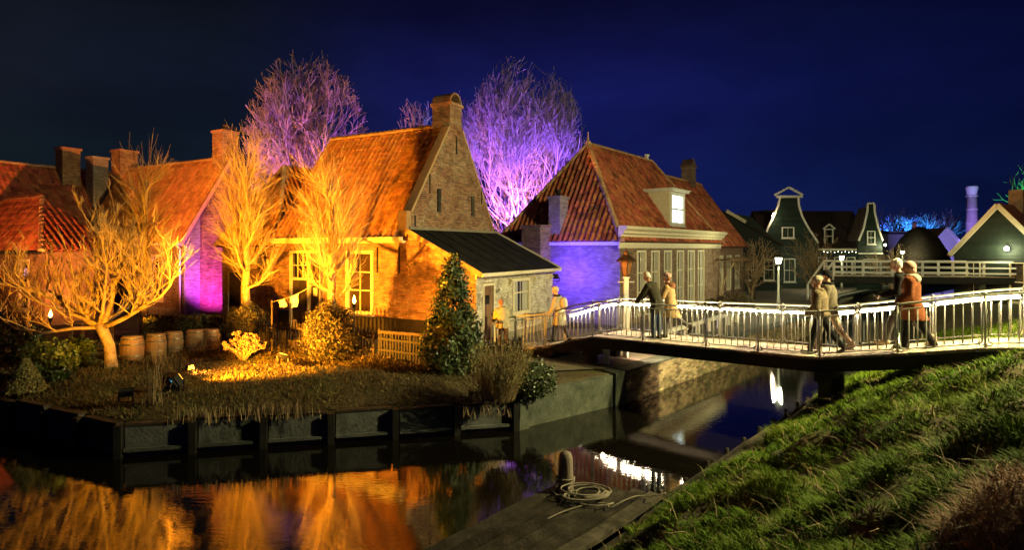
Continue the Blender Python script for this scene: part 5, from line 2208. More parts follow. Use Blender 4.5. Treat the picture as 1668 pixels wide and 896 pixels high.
# ------------------------------------------------------------------ things in the garden
bgroup = "oak barrels in front of the hedge"
bar0 = None
for i, (px, py, s_, lab) in enumerate(((215, 590, 1.0, "largest oak barrel, beside the fruit tree trunk"), (254, 581, .92, "oak barrel behind the dry stems, second from the fruit tree"), (283, 575, .88, "oak barrel in the middle of the row by the hedge"), (318, 572, .9, "oak barrel second from the picket fence"), (344, 570, .88, "oak barrel standing nearest the picket fence"))):
    c = on(px, py, .86)
    if bar0 is None:
        bar0 = thing("barrel", lab, "barrel", c, 0, bgroup)
        mb = MB()
        N_ = 18
        prof = [(.245, 0), (.285, .16), (.305, .36), (.285, .58), (.245, .74)]
        for j in range(N_):
            a0, a1 = 2 * PI * j / N_ + .012, 2 * PI * (j + 1) / N_ - .012
            vs = []
            for r, z in prof:
                for a in (a0, a1):
                    vs.append((r * math.cos(a), r * math.sin(a), z))
            for r, z in prof:
                for a in (a0, a1):
                    vs.append(((r - .03) * math.cos(a), (r - .03) * math.sin(a), z))
            k = 2 * len(prof)
            fs = []
            for q in range(len(prof) - 1):
                fs.append((2 * q, 2 * q + 1, 2 * q + 3, 2 * q + 2))
            fs += [(0, k, k + 1, 1), (k - 2, k - 1, 2 * k - 1, 2 * k - 2)]
            mb.add(vs, fs)
        mb.lathe([(.24, .02), (.28, .3), (.235, .70)], 18)
        mb.build("staves", M["barrel"], bar0, recalc=False, kind="stuff")
        for z, r in ((.06, .262), (.2, .296), (.52, .297), (.67, .264)):
            mb = MB()
            mb.lathe([(r, z - .022), (r + .006, z - .02), (r + .006, z + .02), (r, z + .022)], 24)
            mb.build("hoop", M["hoop"], bar0, True)
        mb = MB()
        mb.lathe([(.232, .705), (.232, .725)], 18)
        mb.build("lid", M["barrel"], bar0)
        o = bar0
    else:
        o = copy_tree(bar0)
        o.location = c
        o["label"] = lab
    o.scale = (s_, s_, s_)
    o.rotation_euler.z = i * 1.3

c = on(150, 562, .86)
t = thing("garden_table", "rough wooden garden table behind the fruit tree trunk", "table", c)
for i in range(4):
    mb = MB()
    mb.box((0, -.27 + .18 * i, .74), (1.25, .172, .045))
    mb.build("plank", M["wood"], t)
for x in (-.5, .5):
    for y in (-.25, .25):
        mb = MB()
        mb.box((x, y, .36), (.07, .07, .72))
        mb.build("leg", M["wood"], t)


def torch(label, p, hgt):
    g = H(p.x, p.y)
    t = thing("garden_torch", label, "torch", (p.x, p.y, g), 0, "burning garden torches")
    mb = MB()
    mb.tube([(0, 0, -.05), (0, 0, hgt - .12)], .018, 6)
    mb.build("pole", M["wood_dark"], t, True)
    mb = MB()
    mb.lathe([(.03, hgt - .14), (.06, hgt - .05), (.065, hgt)], 10)
    mb.build("bowl", M["iron"], t, True)
    mb = MB()
    mb.lathe([(.01, hgt), (.05, hgt + .05), (.042, hgt + .12), (.018, hgt + .2), (.004, hgt + .26)], 8)
    mb.build("flame", M["flame"], t, True)
    point((p.x, p.y - .02, g + hgt + .12), (1, .34, .05), 45, .05)
    return t


torch("burning garden torch at the far left of the dark garden", at(82, 540, 17.5), 1.12)
torch("small burning torch in front of the brick house window", at(577, 540, 17.9), 1.45)

# washing line between the pollards
la, lb = at(527, 452, 17.1), at(443, 492, 17.8)
t = thing("washing_line", "thin line strung from the pollard trunk to a pole by the fence", "washing line", la)
mb = MB()
pts = []
for i in range(11):
    f = i / 10
    pts.append((lb - la) * f - Z_ * .12 * math.sin(PI * f))
mb.tube(pts, .009, 5)
mb.build("line", M["rope"], t, True)
mb = MB()
mb.tube([(lb - la) + Z_ * .05, Vector((lb.x - la.x, lb.y - la.y, H(lb.x, lb.y) - la.z - .1))], .03, 7)
mb.build("pole", M["wood_dark"], t, True)


def hung_cloth(label, f0, f1, drop, seed):
    rng = random.Random(seed)
    o = la + (lb - la) * f0 - Z_ * .12 * math.sin(PI * f0)
    t = thing("laundry_cloth", label, "cloth", o, 0, "cloths hung on the washing line")
    mb = MB()
    nu, nv = 10, 8
    e = la + (lb - la) * f1 - Z_ * .12 * math.sin(PI * f1) - o
    pn = Vector((-e.y, e.x, 0)).normalized()
    g0, g1 = [], []
    for j in range(nv + 1):
        for i in range(nu + 1):
            u, v = i / nu, j / nv
            p = e * u - Z_ * (drop * v * (1 - .25 * abs(u - .3))) + pn * (.05 * math.sin(u * 9 + seed) * v + .03 * math.sin(v * 6)) + e * (.12 * v * math.sin(seed))
            g0.append(p)
            g1.append(p + pn * .008)
    w_ = nu + 1
    fs = [(j * w_ + i, j * w_ + i + 1, (j + 1) * w_ + i + 1, (j + 1) * w_ + i) for j in range(nv) for i in range(nu)]
    mb.add(g0, fs)
    mb.add(g1, [f[::-1] for f in fs])
    mb.build("cloth", M["cloth"], t, True, recalc=False)
    return t


hung_cloth("large white cloth on the washing line nearest the pollard trunk", .46, .62, .38, 2)
hung_cloth("small white cloth at the pole end of the washing line", .74, .84, .26, 5)

# ------------------------------------------------------------------ floodlights
fl = on(283, 640, .84)
t = floodlight("black floodlight with small blue light on the bank beside tall dead stalks", fl, at(690, 240, 21.5), AMBER, "lens_gold", 10000, 112, s=1.5, blend=.65)
mb = MB()
mb.ball((.06, -.16, .30), .022)
mb.build("indicator_light", M["dot_blue"], t, True)
mb = MB()
mb.box((.0, .05, .08), (.34, .22, .16))
mb.tube([(.1, 0, .1), (.14, -.05, .5), (.2, -.05, .85)], .012, 6)
mb.build("ballast_box", M["iron"], t)
f2 = on(205, 655, .84)
floodlight("small floodlight at the bank edge aimed up into the fruit tree", f2, tf + Vector((-.1, .3, 3.6)), GOLD, "lens_gold", 1500, 88)
fs_ = on(309, 607, .86)
floodlight("small lamp on the lawn by the barrels washing the grass with orange", fs_, Vector((-6.6, 14.6, .7)), (1.0, .30, .03), "lens_gold", 420, 130, s=.7)
f2b = Vector((-15.5, 17.6, .86))
floodlight("floodlight in the dark left garden aimed at the red roofs", f2b, Vector((-20.0, 30, 9.0)), (1.0, .31, .06), "lens_gold", 7000, 74)
f3 = Vector((ta.x + .75, ta.y - 1.75, H(ta.x + .75, ta.y - 1.75)))
floodlight("floodlight beside the round shrub lighting the pollard by the violet gable", f3, ta + Z_ * 4.2, GOLD, "lens_gold", 1100, 84)
f4 = Vector((tb.x - 1.05, tb.y - .95, H(tb.x - 1.0, tb.y - 1)))
floodlight("floodlight left of the ivy bush lighting the pollard before the window", f4, tb + Z_ * 4.0, GOLD, "lens_gold", 850, 84)
f5 = Vector((tc.x + .8, tc.y - 1.9, .85))
floodlight("floodlight behind the hedge lighting the slender pollard", f5, tc + Z_ * 3.6, GOLD, "lens_gold", 1000, 80)
f6 = Vector((-2.9, 17.6, .86))
floodlight("floodlight behind the brown fence section aimed at the brick wall", f6, Vector((-3.6, 20.3, 3.6)), AMBER, "lens_gold", 420, 110)
f7 = Vector((-13.0, 27.35, .86))
floodlight("floodlight at the foot of the violet gable wall", f7, Vector((-14.3, 28.5, 3.2)), MAGENTA, "lens_magenta", 520, 120, "floodlights lighting the house walls")
f7b = Vector((-13.6, 25.6, .86))
floodlight("floodlight in front of the violet gable beside the drainpipe", f7b, Vector((-14.6, 28.0, 4.6)), (.62, .12, .9), "lens_violet", 420, 90, "floodlights lighting the house walls")
f8 = Vector((1.80, 24.07, 2.70))
t = floodlight("floodlight fixed at the back corner of the lean-to facing the blue wall", f8, Vector((3.1, 25.1, 3.2)), ULTRA, "lens_blue", 520, 165, "floodlights lighting the house walls")
t["group"] = "floodlights lighting the house walls"
floodlight("floodlight on the ground behind the tall gable facing the blue wall", (-.15, 26.0, .86), Vector((.4, 27.2, 3.4)), ULTRA, "lens_blue", 260, 130, "floodlights lighting the house walls")
tgroup = "floodlights at the feet of the tall trees"
for i, (p, tg, col, ln_, pw, an, lab) in enumerate((
        ((rt.x - 3.2, rt.y - 6.5), (rt.x - .2, rt.y, 12.0), VIOLET, "lens_violet", 16000, 62, "floodlight left of the great bare tree between the roofs"),
        ((rt.x + 2.0, rt.y - 4.8), (rt.x + 1.6, rt.y, 12), (.22, .08, 1.0), "lens_violet", 15000, 66, "floodlight right of the great bare tree between the roofs"),
        ((rt.x - .6, rt.y - 5.0), (rt.x + .2, rt.y + .5, 10.5), (1.0, .30, .10), "lens_gold", 12000, 40, "amber floodlight in front of the great bare tree"),
        ((lt.x + 3.5, lt.y - 6.0), (lt.x + .5, lt.y, 12), (.42, .08, .9), "lens_violet", 10000, 64, "floodlight right of the tall tree behind the left roofs"),
        ((lt.x - 4.0, lt.y - 6.0), (lt.x, lt.y, 13.5), (1.0, .25, .09), "lens_magenta", 22000, 60, "floodlight left of the tall tree behind the left roofs"),
        ((br_.x - 1.5, br_.y - 3), (br_.x + .3, br_.y, 10), (1.0, .26, .10), "lens_gold", 11000, 60, "floodlight under the reddish tree behind the brick house"),
        ((bl_.x + 1.0, bl_.y - 3), (bl_.x, bl_.y, 11), BLUE, "lens_blue", 16000, 60, "floodlight under the blue lit tree behind the chimney"),
        ((lg.x - .6, lg.y - 1.6), (lg.x, lg.y, 4.5), GOLD, "lens_gold", 1300, 80, "floodlight under the small gold lit tree beside the tall gable"))):
    floodlight(lab, (p[0], p[1], .85), tg, col, ln_, pw, an, tgroup)

# ------------------------------------------------------------------ lamps
def street_lamp(label, p, hgt, power, col=None):
    t = thing("street_lamp", label, "street lamp", p, 0, "lit lantern lamp posts along the street")
    mb = MB()
    mb.lathe([(.09, -.05), (.085, .55), (.06, .62), (.045, hgt - .35), (.05, hgt - .33)], 10)
    mb.build("post", M["rail"], t, True)
    mb = MB()
    mb.lathe([(.05, hgt - .34), (.13, hgt - .32), (.13, hgt - .29)], 6)
    for j in range(6):
        a = PI / 3 * (j + .5)
        mb.tube([(.125 * math.cos(a), .125 * math.sin(a), hgt - .30), (.185 * math.cos(a), .185 * math.sin(a), hgt + .02)], .008, 4)
    mb.lathe([(.21, hgt + .02), (.20, hgt + .05), (.08, hgt + .16), (.03, hgt + .20), (.03, hgt + .26)], 6)
    mb.build("lantern_frame", M["iron"], t)
    mb = MB()
    mb.lathe([(.10, hgt - .285), (.155, hgt + .0)], 6)
    mb.build("lamp_glass", M["lamp_glass"], t)
    point(Vector(p) + Z_ * (hgt - .12) + Vector((0, -.24, 0)), col or LAMPW, power * .35, .05)
    point(Vector(p) + Z_ * (hgt - .12) + Vector((-.2, .16, 0)), col or LAMPW, power * .35, .05)
    return t


for (px, py, Y, pw, lab) in ((1268, 424, 30, 320, "nearest lit lamp post standing on the quay behind the footbridge"), (1371, 420, 43, 260, "lit lamp post behind the white timber bridge"), (1470, 411, 50, 260, "farthest lit lamp post, right of the pointed white gable")):
    p = at(px, py, Y)
    street_lamp(lab, (p.x, p.y, .86), p.z - .86 + .12, pw)

street_lamp("tall lamp post on the dike beyond the right end of the footbridge", (12.5, 10.0, H(12.5, 10.0)), 6.2, 9500, (1.0, .86, .36))

lp0 = at(1020, 541, 21.6)
lp0.z = .862
t = thing("old_lantern", "old copper roofed six sided lantern on a white ladder bar post", "lantern", lp0)
mb = MB()
mb.box((0, 0, .55), (.22, .22, 1.1))
mb.box((0, 0, 1.12), (.26, .26, .05))
mb.box((0, 0, 1.62), (.16, .16, .96))
mb.box((0, 0, 2.12), (.22, .22, .06))
mb.build("post", M["white"], t)
mb = MB()
mb.tube([(-.26, 0, 1.95), (.26, 0, 1.95)], .018, 6)
mb.ball((-.28, 0, 1.95), .035)
mb.ball((.28, 0, 1.95), .035)
mb.build("ladder_bar", M["white"], t, True)
mb = MB()
mb.lathe([(.10, 2.14), (.15, 2.18), (.15, 2.22)], 6)
for j in range(6):
    a = PI / 3 * (j + .5)
    mb.tube([(.14 * math.cos(a), .14 * math.sin(a), 2.2), (.265 * math.cos(a), .265 * math.sin(a), 2.72)], .014, 5)
mb.build("lantern_frame", M["copper"], t)
for j in range(6):
    a0, a1 = PI / 3 * (j + .5) + .06, PI / 3 * (j + 1.5) - .06
    mb = MB()
    vs = []
    for r, z in ((.135, 2.22), (.25, 2.70)):
        for a in (a0, a1):
            vs.append((r * math.cos(a), r * math.sin(a), z))
    for r, z in ((.125, 2.22), (.24, 2.70)):
        for a in (a0, a1):
            vs.append((r * math.cos(a), r * math.sin(a), z))
    mb.add(vs, [(0, 1, 3, 2), (4, 6, 7, 5), (0, 2, 6, 4), (1, 5, 7, 3), (0, 4, 5, 1), (2, 3, 7, 6)])
    mb.build("pane", M["lantern_glass"], t)
mb = MB()
mb.lathe([(.40, 2.70), (.39, 2.75), (.22, 2.88), (.12, 2.96), (.12, 3.04), (.05, 3.08), (.02, 3.22)], 6)
mb.build("lantern_roof", M["copper"], t)

# ------------------------------------------------------------------ the far side of the canal, right half
def boards(parent, poly, o, u, n, material, w=.2, holes=(), name="boarding"):
    """weatherboards laid horizontally, each lapped a little"""
    mb = MB()
    o, u, n = Vector(o), Vector(u), Vector(n)
    z0, z1 = min(p[1] for p in poly), max(p[1] for p in poly)
    z = z0
    while z < z1 - .02:
        e = min(z + w, z1)
        zm = (z + e) / 2
        ivs = scan(poly, zm)
        for (a0, a1, b0, b1) in holes:
            if b0 < zm < b1:
                nv = []
                for p, q in ivs:
                    if a1 <= p or a0 >= q:
                        nv.append((p, q))
                    else:
                        if a0 > p: nv.append((p, a0))
                        if a1 < q: nv.append((a1, q))
                ivs = nv
        for p, q in ivs:
            P = [o + u * p + Z_ * z + n * .035, o + u * q + Z_ * z + n * .035, o + u * q + Z_ * (e - .004) + n * .008, o + u * p + Z_ * (e - .004) + n * .008]
            B = [x - n * .04 for x in P]
            mb.add(P + B, [(0, 1, 2, 3), (0, 4, 5, 1), (3, 2, 6, 7), (1, 5, 6, 2), (0, 3, 7, 4)])
        z = e
    return mb.build(name, material, parent, recalc=False, kind="stuff")


def trim(parent, pts, w, t_, n, material, name="barge_board"):
    """a board of width w following the outline pts, standing off along n"""
    n = Vector(n)
    for a, b_ in zip(pts[:-1], pts[1:]):
        mb = MB()
        mb.bar(a, b_, t_, w, 0, up=Vector((0, 0, 1)))
        mb.build(name, material, parent)


# timber house with the bell gable
o = at(1284, 470, 47)
hg = thing("timber_house", "dark green timber house with white bell shaped gable and long black roof", "house", (o.x, o.y, .85))
# gable outline, local x across and z up
k_ = 47 / F_PX


def g2(px, py):
    return ((px - 1284) * k_, (HOR - py) * k_ + CAM_Z - .85)


left_o = [(1236, 412), (1250, 372), (1260, 352), (1267, 335), (1270, 322)]
right_o = [(1300, 322), (1301, 335), (1306, 352), (1314, 368), (1332, 396)]
poly = [(g2(1236, 0)[0], 0), (g2(1332, 0)[0], 0)] + [g2(*p) for p in right_o[::-1]] + [g2(*p) for p in left_o[::-1]]
mb = MB()
mb.prism(poly, (0, 0, 0), X_, Z_, -Y_, -.25, 0)
mb.build("wall", M["green_board"], hg)
boards(hg, poly, (0, 0, 0), X_, -Y_, M["green_wall"], .22)
for ol in (left_o, right_o):
    for p, q in zip(ol[:-1], ol[1:]):
        a, c_ = g2(*p), g2(*q)
        mb = MB()
        mb.bar((a[0], -.06, a[1]), (c_[0], -.06, c_[1]), .12, .12)
        mb.build("gable_trim", M["white"], hg)
a0, a1 = g2(1264, 320), g2(1306, 305)
mb = MB()
mb.span((a0[0], -.16, a0[1] - .1), (a1[0], .0, a0[1] + .08))
mb.build("gable_trim", M["white"], hg)
apx = g2(1284, 305)
for sg in (-1, 1):
    mb = MB()
    mb.bar((sg * 1.12, -.09, a0[1] + .12), (0, -.09, apx[1]), .16, .15)
    mb.build("gable_trim", M["white"], hg)
f = window(hg, (g2(1273, 0)[0], -.06, g2(0, 388)[1]), X_, -Y_, 1.0, .9, 2, (), "white", "glass", .08)
window(hg, (g2(1276, 0)[0], -.06, .5), X_, -Y_, .95, 1.9, 2, (.5,), "white", "glass", .08, lit="lit_window_pale")
rz = g2(0, 338)[1]
ez = g2(0, 404)[1]
x1 = g2(1436, 0)[0]
mb = MB()
mb.span((g2(1330, 0)[0], 1.2, 0), (x1, 7.5, ez))
mb.build("wall", M["green_board"], hg)
boards(hg, [(g2(1333, 0)[0], 0), (x1, 0), (x1, ez), (g2(1333, 0)[0], ez)], (0, 1.2, 0), X_, -Y_, M["green_wall"], .22)
mb = MB()
slab(mb, [(-1.2, .9, ez - .1), (x1 + .1, .9, ez - .1), (x1 + .1, 4.2, rz), (-1.2, 4.2, rz)], .15)
slab(mb, [(-1.2, 4.2, rz), (x1 + .1, 4.2, rz), (x1 + .1, 7.6, ez - .1), (-1.2, 7.6, ez - .1)], .15)
slab(mb, [(-1.0, .0, g2(0, 335)[1] - .3), (.9, .0, g2(0, 335)[1] - .3), (.9, 4.2, rz - .02), (-1.0, 4.2, rz - .02)], .15)
rfx = mb.build("roof", M["roof_far"], hg)
mb = MB()
mb.span((g2(1333, 0)[0], .78, ez - .2), (x1, .92, ez - .04))
mb.build("gutter", M["cream"], hg)
window(hg, (g2(1358, 0)[0], 1.4, g2(0, 399)[1]), X_, -Y_, .75, 1.35, 1, (.55,), "white", "glass", .08)
mb = MB()
for sg in (-1, 1):
    cx = g2(1358, 0)[0] + .375
    mb.bar((cx + sg * .5, 1.35, g2(0, 372)[1]), (cx, 1.35, g2(0, 366)[1] + .1), .12, .1)
mb.build("dormer_trim", M["white"], hg)
for px in (1345, 1372, 1392, 1412):
    window(hg, (g2(px, 0)[0], 1.17, 1.0), X_, -Y_, .75, 1.5, 2, (.5,), "white", "glass", .07)
for i in range(15):      # fairy lights along the gutter
    mb = MB()
    xx = g2(1350, 0)[0] + i * .29
    mb.ball((xx, .72, ez - .3 - .05 * (i % 2)), .03, nu=6, nv=4)
    mb.build("fairy_light", M["lamp_glass"], hg)
wl0 = g2(1260, 352)
mb = MB()
mb.ball((wl0[0] - .15, -.25, wl0[1]), .09, nu=8, nv=6)
mb.ball((wl0[0] - .10, -.2, wl0[1] + .2), .06, nu=8, nv=6)
mb.build("wall_lamp", glow("wall_lamp_lit", (1, .72, .4), 14), hg)
point(Vector((hg.location.x + wl0[0] - .3, hg.location.y - .5, .85 + wl0[1])), (1, .75, .45), 40, .1)

# the pointed white-edged gable beside it
o = at(1418, 470, 45.5)
hp = thing("timber_house", "narrow grey green timber house with pointed white edged gable", "house", (o.x, o.y, .85))
k_ = 45.5 / F_PX


def g3(px, py):
    return ((px - 1418) * k_, (HOR - py) * k_ + CAM_Z - .85)


poly = [(g3(1398, 0)[0], 0), (g3(1437, 0)[0], 0), g3(1437, 392), g3(1430, 372), g3(1424, 345), g3(1423, 331), g3(1413, 331), g3(1412, 345), g3(1406, 372), g3(1398, 392)]
mb = MB()
mb.prism(poly, (0, 0, 0), X_, Z_, -Y_, -.2, 0)
mb.build("wall", M["green_wall"], hp)
boards(hp, poly, (0, 0, 0), X_, -Y_, M["green_wall"], .2)
for p, q in (((1398, 392), (1406, 372)), ((1406, 372), (1412, 345)), ((1412, 345), (1413, 331)), ((1413, 331), (1423, 331)), ((1423, 331), (1424, 345)), ((1424, 345), (1430, 372)), ((1430, 372), (1437, 392)), ((1398, 413), (1437, 413))):
    a, c_ = g3(*p), g3(*q)
    mb = MB()
    mb.bar((a[0], -.06, a[1]), (c_[0], -.06, c_[1]), .1, .11)
    mb.build("gable_trim", M["white"], hp)
window(hp, (g3(1412, 0)[0], -.05, g3(0, 398)[1]), X_, -Y_, .62, 1.05, 2, (.5,), "white", "glass", .06)
window(hp, (g3(1406, 0)[0], -.05, .9), X_, -Y_, 1.1, 1.5, 2, (.5,), "white", "glass", .07, lit="lit_window_pale")
mb = MB()
zr, ze = g3(0, 338)[1], g3(0, 392)[1]
slab(mb, [(-.95, .1, ze), (0, .1, zr), (0, 1.4, zr), (-.95, 1.4, ze)][::-1], .1)
slab(mb, [(0, .1, zr), (.9, .1, ze), (.9, 1.4, ze), (0, 1.4, zr)][::-1], .1)
mb.build("roof", M["roof_far"], hp)
wl1 = g3(1438, 399)
mb = MB()
mb.ball((wl1[0] + .05, -.2, wl1[1]), .09, nu=8, nv=6)
mb.build("wall_lamp", M["lamp_glass"], hp)
point(Vector((hp.location.x + wl1[0] + .2, hp.location.y - .6, .85 + wl1[1])), LAMPW, 60, .1)

# dark house left of the lamp, behind the red roof
o = at(1220, 480, 44)
t = thing("timber_house", "dark timber house with pale gable edge behind the nearest lamp post", "house", (o.x, o.y, .85))
mb = MB()
mb.prism([(-2.4, 0), (2.4, 0), (2.4, 3.4), (0.2, 5.6), (-1.8, 6.0), (-2.4, 5.0)], (0, 0, 0), X_, Z_, -Y_, -6, 0)
mb.build("wall", M["green_board"], t)
mb = MB()
mb.bar((-1.75, -.1, 6.05), (-.3, -.1, 5.2), .14, .24)
mb.build("barge_board", M["cream"], t)
mb = MB()
slab(mb, [(-1.9, -.1, 6.05), (2.6, -.1, 3.5), (2.6, 6, 3.5), (-1.9, 6, 6.05)], .12)
mb.build("roof", M["roof_far"], t)
for xx in (-1.9, -.4, 1.1):
    window(t, (xx, -.03, .8), X_, -Y_, .8, 1.6, 2, (.5,), "white", "glass", .07, lit="lit_window_pale" if xx < -1 else None)

# long low building, white lit gable, mound-like dark roof, blue behind
o = at(1495, 400, 78)
t = thing("long_building", "long low blue lit building far behind the mound shaped roof", "building", (o.x, o.y, .85))
k_ = 78 / F_PX
mb = MB()
mb.span((-48 * k_, 0, 0), (40 * k_, 6, 3.2 + 28 * k_))
mb.build("wall", mat("wall_grey_blue", [(.35, .36, .4), (.45, .46, .5)], .9), t)
mb = MB()
slab(mb, [(-49 * k_, -.2, 3.2 + 26 * k_), (41 * k_, -.2, 3.2 + 26 * k_), (41 * k_, 3, 3.2 + 30 * k_), (-49 * k_, 3, 3.2 + 30 * k_)], .2)
mb.build("roof", M["roof_far"], t)
for xx in (-2.2, .4, 2.0):
    mb = MB()
    mb.span((xx, -.04, 3.6), (xx + .7, .05, 4.6))
    mb.build("window", M["glass"], t)
o = at(1542, 410, 72)
k_ = 72 / F_PX
t = thing("small_gabled_house", "small white gabled house lit violet under the round brick stack", "house", (o.x, o.y, .85))
zt, ze = (HOR - 372) * k_ + 3.2, (HOR - 396) * k_ + 3.2
mb = MB()
mb.prism([(-1.7, 0), (1.7, 0), (1.7, ze), (0, zt), (-1.7, ze)], (0, 0, 0), X_, Z_, -Y_, -5, 0)
mb.build("wall", M["white"], t)
for sg in (-1, 1):
    mb = MB()
    mb.bar((sg * 1.85, -.1, ze - .1), (0, -.1, zt + .1), .16, .22)
    mb.build("barge_board", M["white"], t)
    mb = MB()
    slab(mb, [(0, -.05, zt + .08), (sg * 1.9, -.05, ze - .1), (sg * 1.9, 5, ze - .1), (0, 5, zt + .08)][::sg], .1)
    mb.build("roof", M["tile"], t)
window(t, (-.35, -.02, 2.2), X_, -Y_, .7, 1.0, 2, (.5,), "white", "glass", .06)
mb = MB()
mb.lathe([(.35, zt - .1), (.25, zt + .5), (.3, zt + .55), (.12, zt + 1.0)], 8, (-1.9, 3, 0))
mb.build("chimney_cowl", M["tile"], t, True)
o = at(1497, 420, 52)
k_ = 52 / F_PX
t = thing("thatched_barn", "dark mound shaped thatched barn beyond the white bridge", "barn", (o.x, o.y, .85))
mb = MB()
rings = []
for f, z in ((1.0, 0.0), (1.0, 1.6), (.86, 2.9), (.6, 4.1), (.3, 4.9), (.08, 5.15)):
    ring = []
    for i in range(20):
        a = 2 * PI * i / 20
        ring.append((33 * k_ * f * math.copysign(abs(math.cos(a)) ** .7, math.cos(a)), 2.8 * f * math.copysign(abs(math.sin(a)) ** .7, math.sin(a)), z))
    rings.append(ring)
mb.loft(rings[1:])
mb.build("roof", mat("thatch_dark", [(.016, .012, .009), (.035, .026, .018)], .95, 3, bump=.9, bump_scale=14), t, True)
mb = MB()
mb.span((-30 * k_, -2.2, 0), (30 * k_, 2.2, 1.7))
mb.build("wall", M["green_board"], t)

# church cupola showing through the tall tree on the left
o = at(457, 300, 58)
t = thing("church_tower", "small church tower with open lantern and dome behind the tall violet tree", "tower", (o.x, o.y, .85))
mb = MB()
mb.span((-1.5, -1.5, 0), (1.5, 1.5, 11.2))
mb.build("wall", M["brick_pale"], t)
mb = MB()
mb.lathe([(1.75, 11.2), (1.75, 11.5), (1.2, 12.0)], 8)
mb.build("gallery", M["white"], t)
for j in range(8):
    a = PI / 4 * j
    mb = MB()
    mb.bar((.95 * math.cos(a), .95 * math.sin(a), 12.0), (.95 * math.cos(a), .95 * math.sin(a), 14.2), .2, .2)
    mb.build("column", M["white"], t)
mb = MB()
mb.lathe([(.5, 12.0), (.5, 14.1)], 8)
mb.build("lit_core", M["glow_gold"], t)
mb = MB()
mb.lathe([(1.25, 14.2), (1.25, 14.4), (1.1, 15.0), (.7, 15.6), (.25, 15.9), (.06, 16.1), (.03, 17.2)], 12)
mb.build("dome", M["white"], t, True)

# round brick stack
o = at(1583, 400, 80)
k_ = 80 / F_PX
st_ = thing("round_chimney", "tall round brick stack lit violet with a flared crown", "chimney stack", (o.x, o.y, .85))
zt = (HOR - 303) * k_ + 3.2
mb = MB()
prof = [(.78, 0), (.72, 4), (.60, zt - 1.35)]
mb.lathe(prof, 20)
mb.build("shaft", mat("brick_stack", [(.35, .3, .28), (.48, .43, .4)], .9, 3, bump=.4, island=.2), st_, True)
for z, r in ((zt - 1.45, .66), (zt - 3.3, .655), (zt - 5.2, .69)):
    mb = MB()
    mb.lathe([(r, z), (r + .04, z + .03), (r + .04, z + .14), (r, z + .17)], 20)
    mb.build("band", M["mortar_pale"], st_, True)
mb = MB()
mb.lathe([(.56, zt - 1.3), (.60, zt - .9), (.72, zt - .35), (.74, zt - .1), (.64, zt)], 20)
mb.build("crown", M["mortar_pale"], st_, True)

# black timber house at the right edge
o = at(1626, 470, 34)
k_ = 34 / F_PX
hb_ = thing("timber_house", "black timber house with pale barge boards at the right edge", "house", (o.x, o.y, .85), math.radians(-52))


def g4(px, py):
    return ((px - 1626) * k_ / 1.30, (HOR - py) * k_ + CAM_Z - .85)


poly = [(g4(1549, 0)[0], 0), (g4(1703, 0)[0], 0), g4(1703, 410), g4(1626, 336), g4(1549, 410)]
wd = [(g4(1570, 0)[0], g4(1597, 0)[0], .1, g4(0, 426)[1]), (g4(1644, 0)[0], g4(1690, 0)[0], .1, g4(0, 426)[1])]
mb = MB()
mb.prism(poly, (0, 0, 0), X_, Z_, -Y_, -.2, 0, 0, holes=wd)
mb.build("wall", M["green_board"], hb_)
boards(hb_, poly, (0, 0, 0), X_, -Y_, M["green_board"], .2, wd)
for (a, b_) in (((1543, 416), (1626.5, 334)), ((1625.5, 334), (1709, 416))):
    p, q = g4(*a), g4(*b_)
    mb = MB()
    mb.bar((p[0], -.22, p[1]), (q[0], -.22, q[1]), .1, .26)
    mb.build("barge_board", M["cream"], hb_)
for (a, b_, c_, d_) in wd:
    window(hb_, (a, 0, c_), X_, -Y_, b_ - a, d_ - c_, 2, (.5,), "cream", "glass", .09)
pr, pl_, pt = g4(1711, 418), g4(1541, 418), g4(1626, 333)
mb = MB()
slab(mb, [(pl_[0], -.25, pl_[1]), (pt[0], -.25, pt[1]), (pt[0], 9, pt[1]), (pl_[0], 9, pl_[1])][::-1], .12)
slab(mb, [(pt[0], -.25, pt[1]), (pr[0], -.25, pr[1]), (pr[0], 9, pr[1]), (pt[0], 9, pt[1])][::-1], .12)
hbr = mb.build("roof", M["tile_red"], hb_)
mb = MB()
mb.span((-.2, 3.2, pt[1] - .5), (.5, 3.9, pt[1] + 1.05))
mb.build("chimney", M["brick_dark"], hb_)
wl = g4(1642, 405)
mb = MB()
mb.ball((wl[0], -.28, wl[1]), .13, nu=10, nv=7)
lampb = mb.build("wall_lamp", M["lamp_glass"], hb_, True)
mb = MB()
mb.tube([(wl[0], -.03, wl[1] + .2), (wl[0], -.28, wl[1] + .2), (wl[0], -.28, wl[1] + .1)], .018, 6)
mb.build("lamp_arm", M["iron"], hb_)
point(Vector((o.x, o.y, .85)) + Matrix.Rotation(math.radians(-52), 3, "Z") @ Vector((wl[0], -.62, wl[1])), LAMPW, 110, .12)

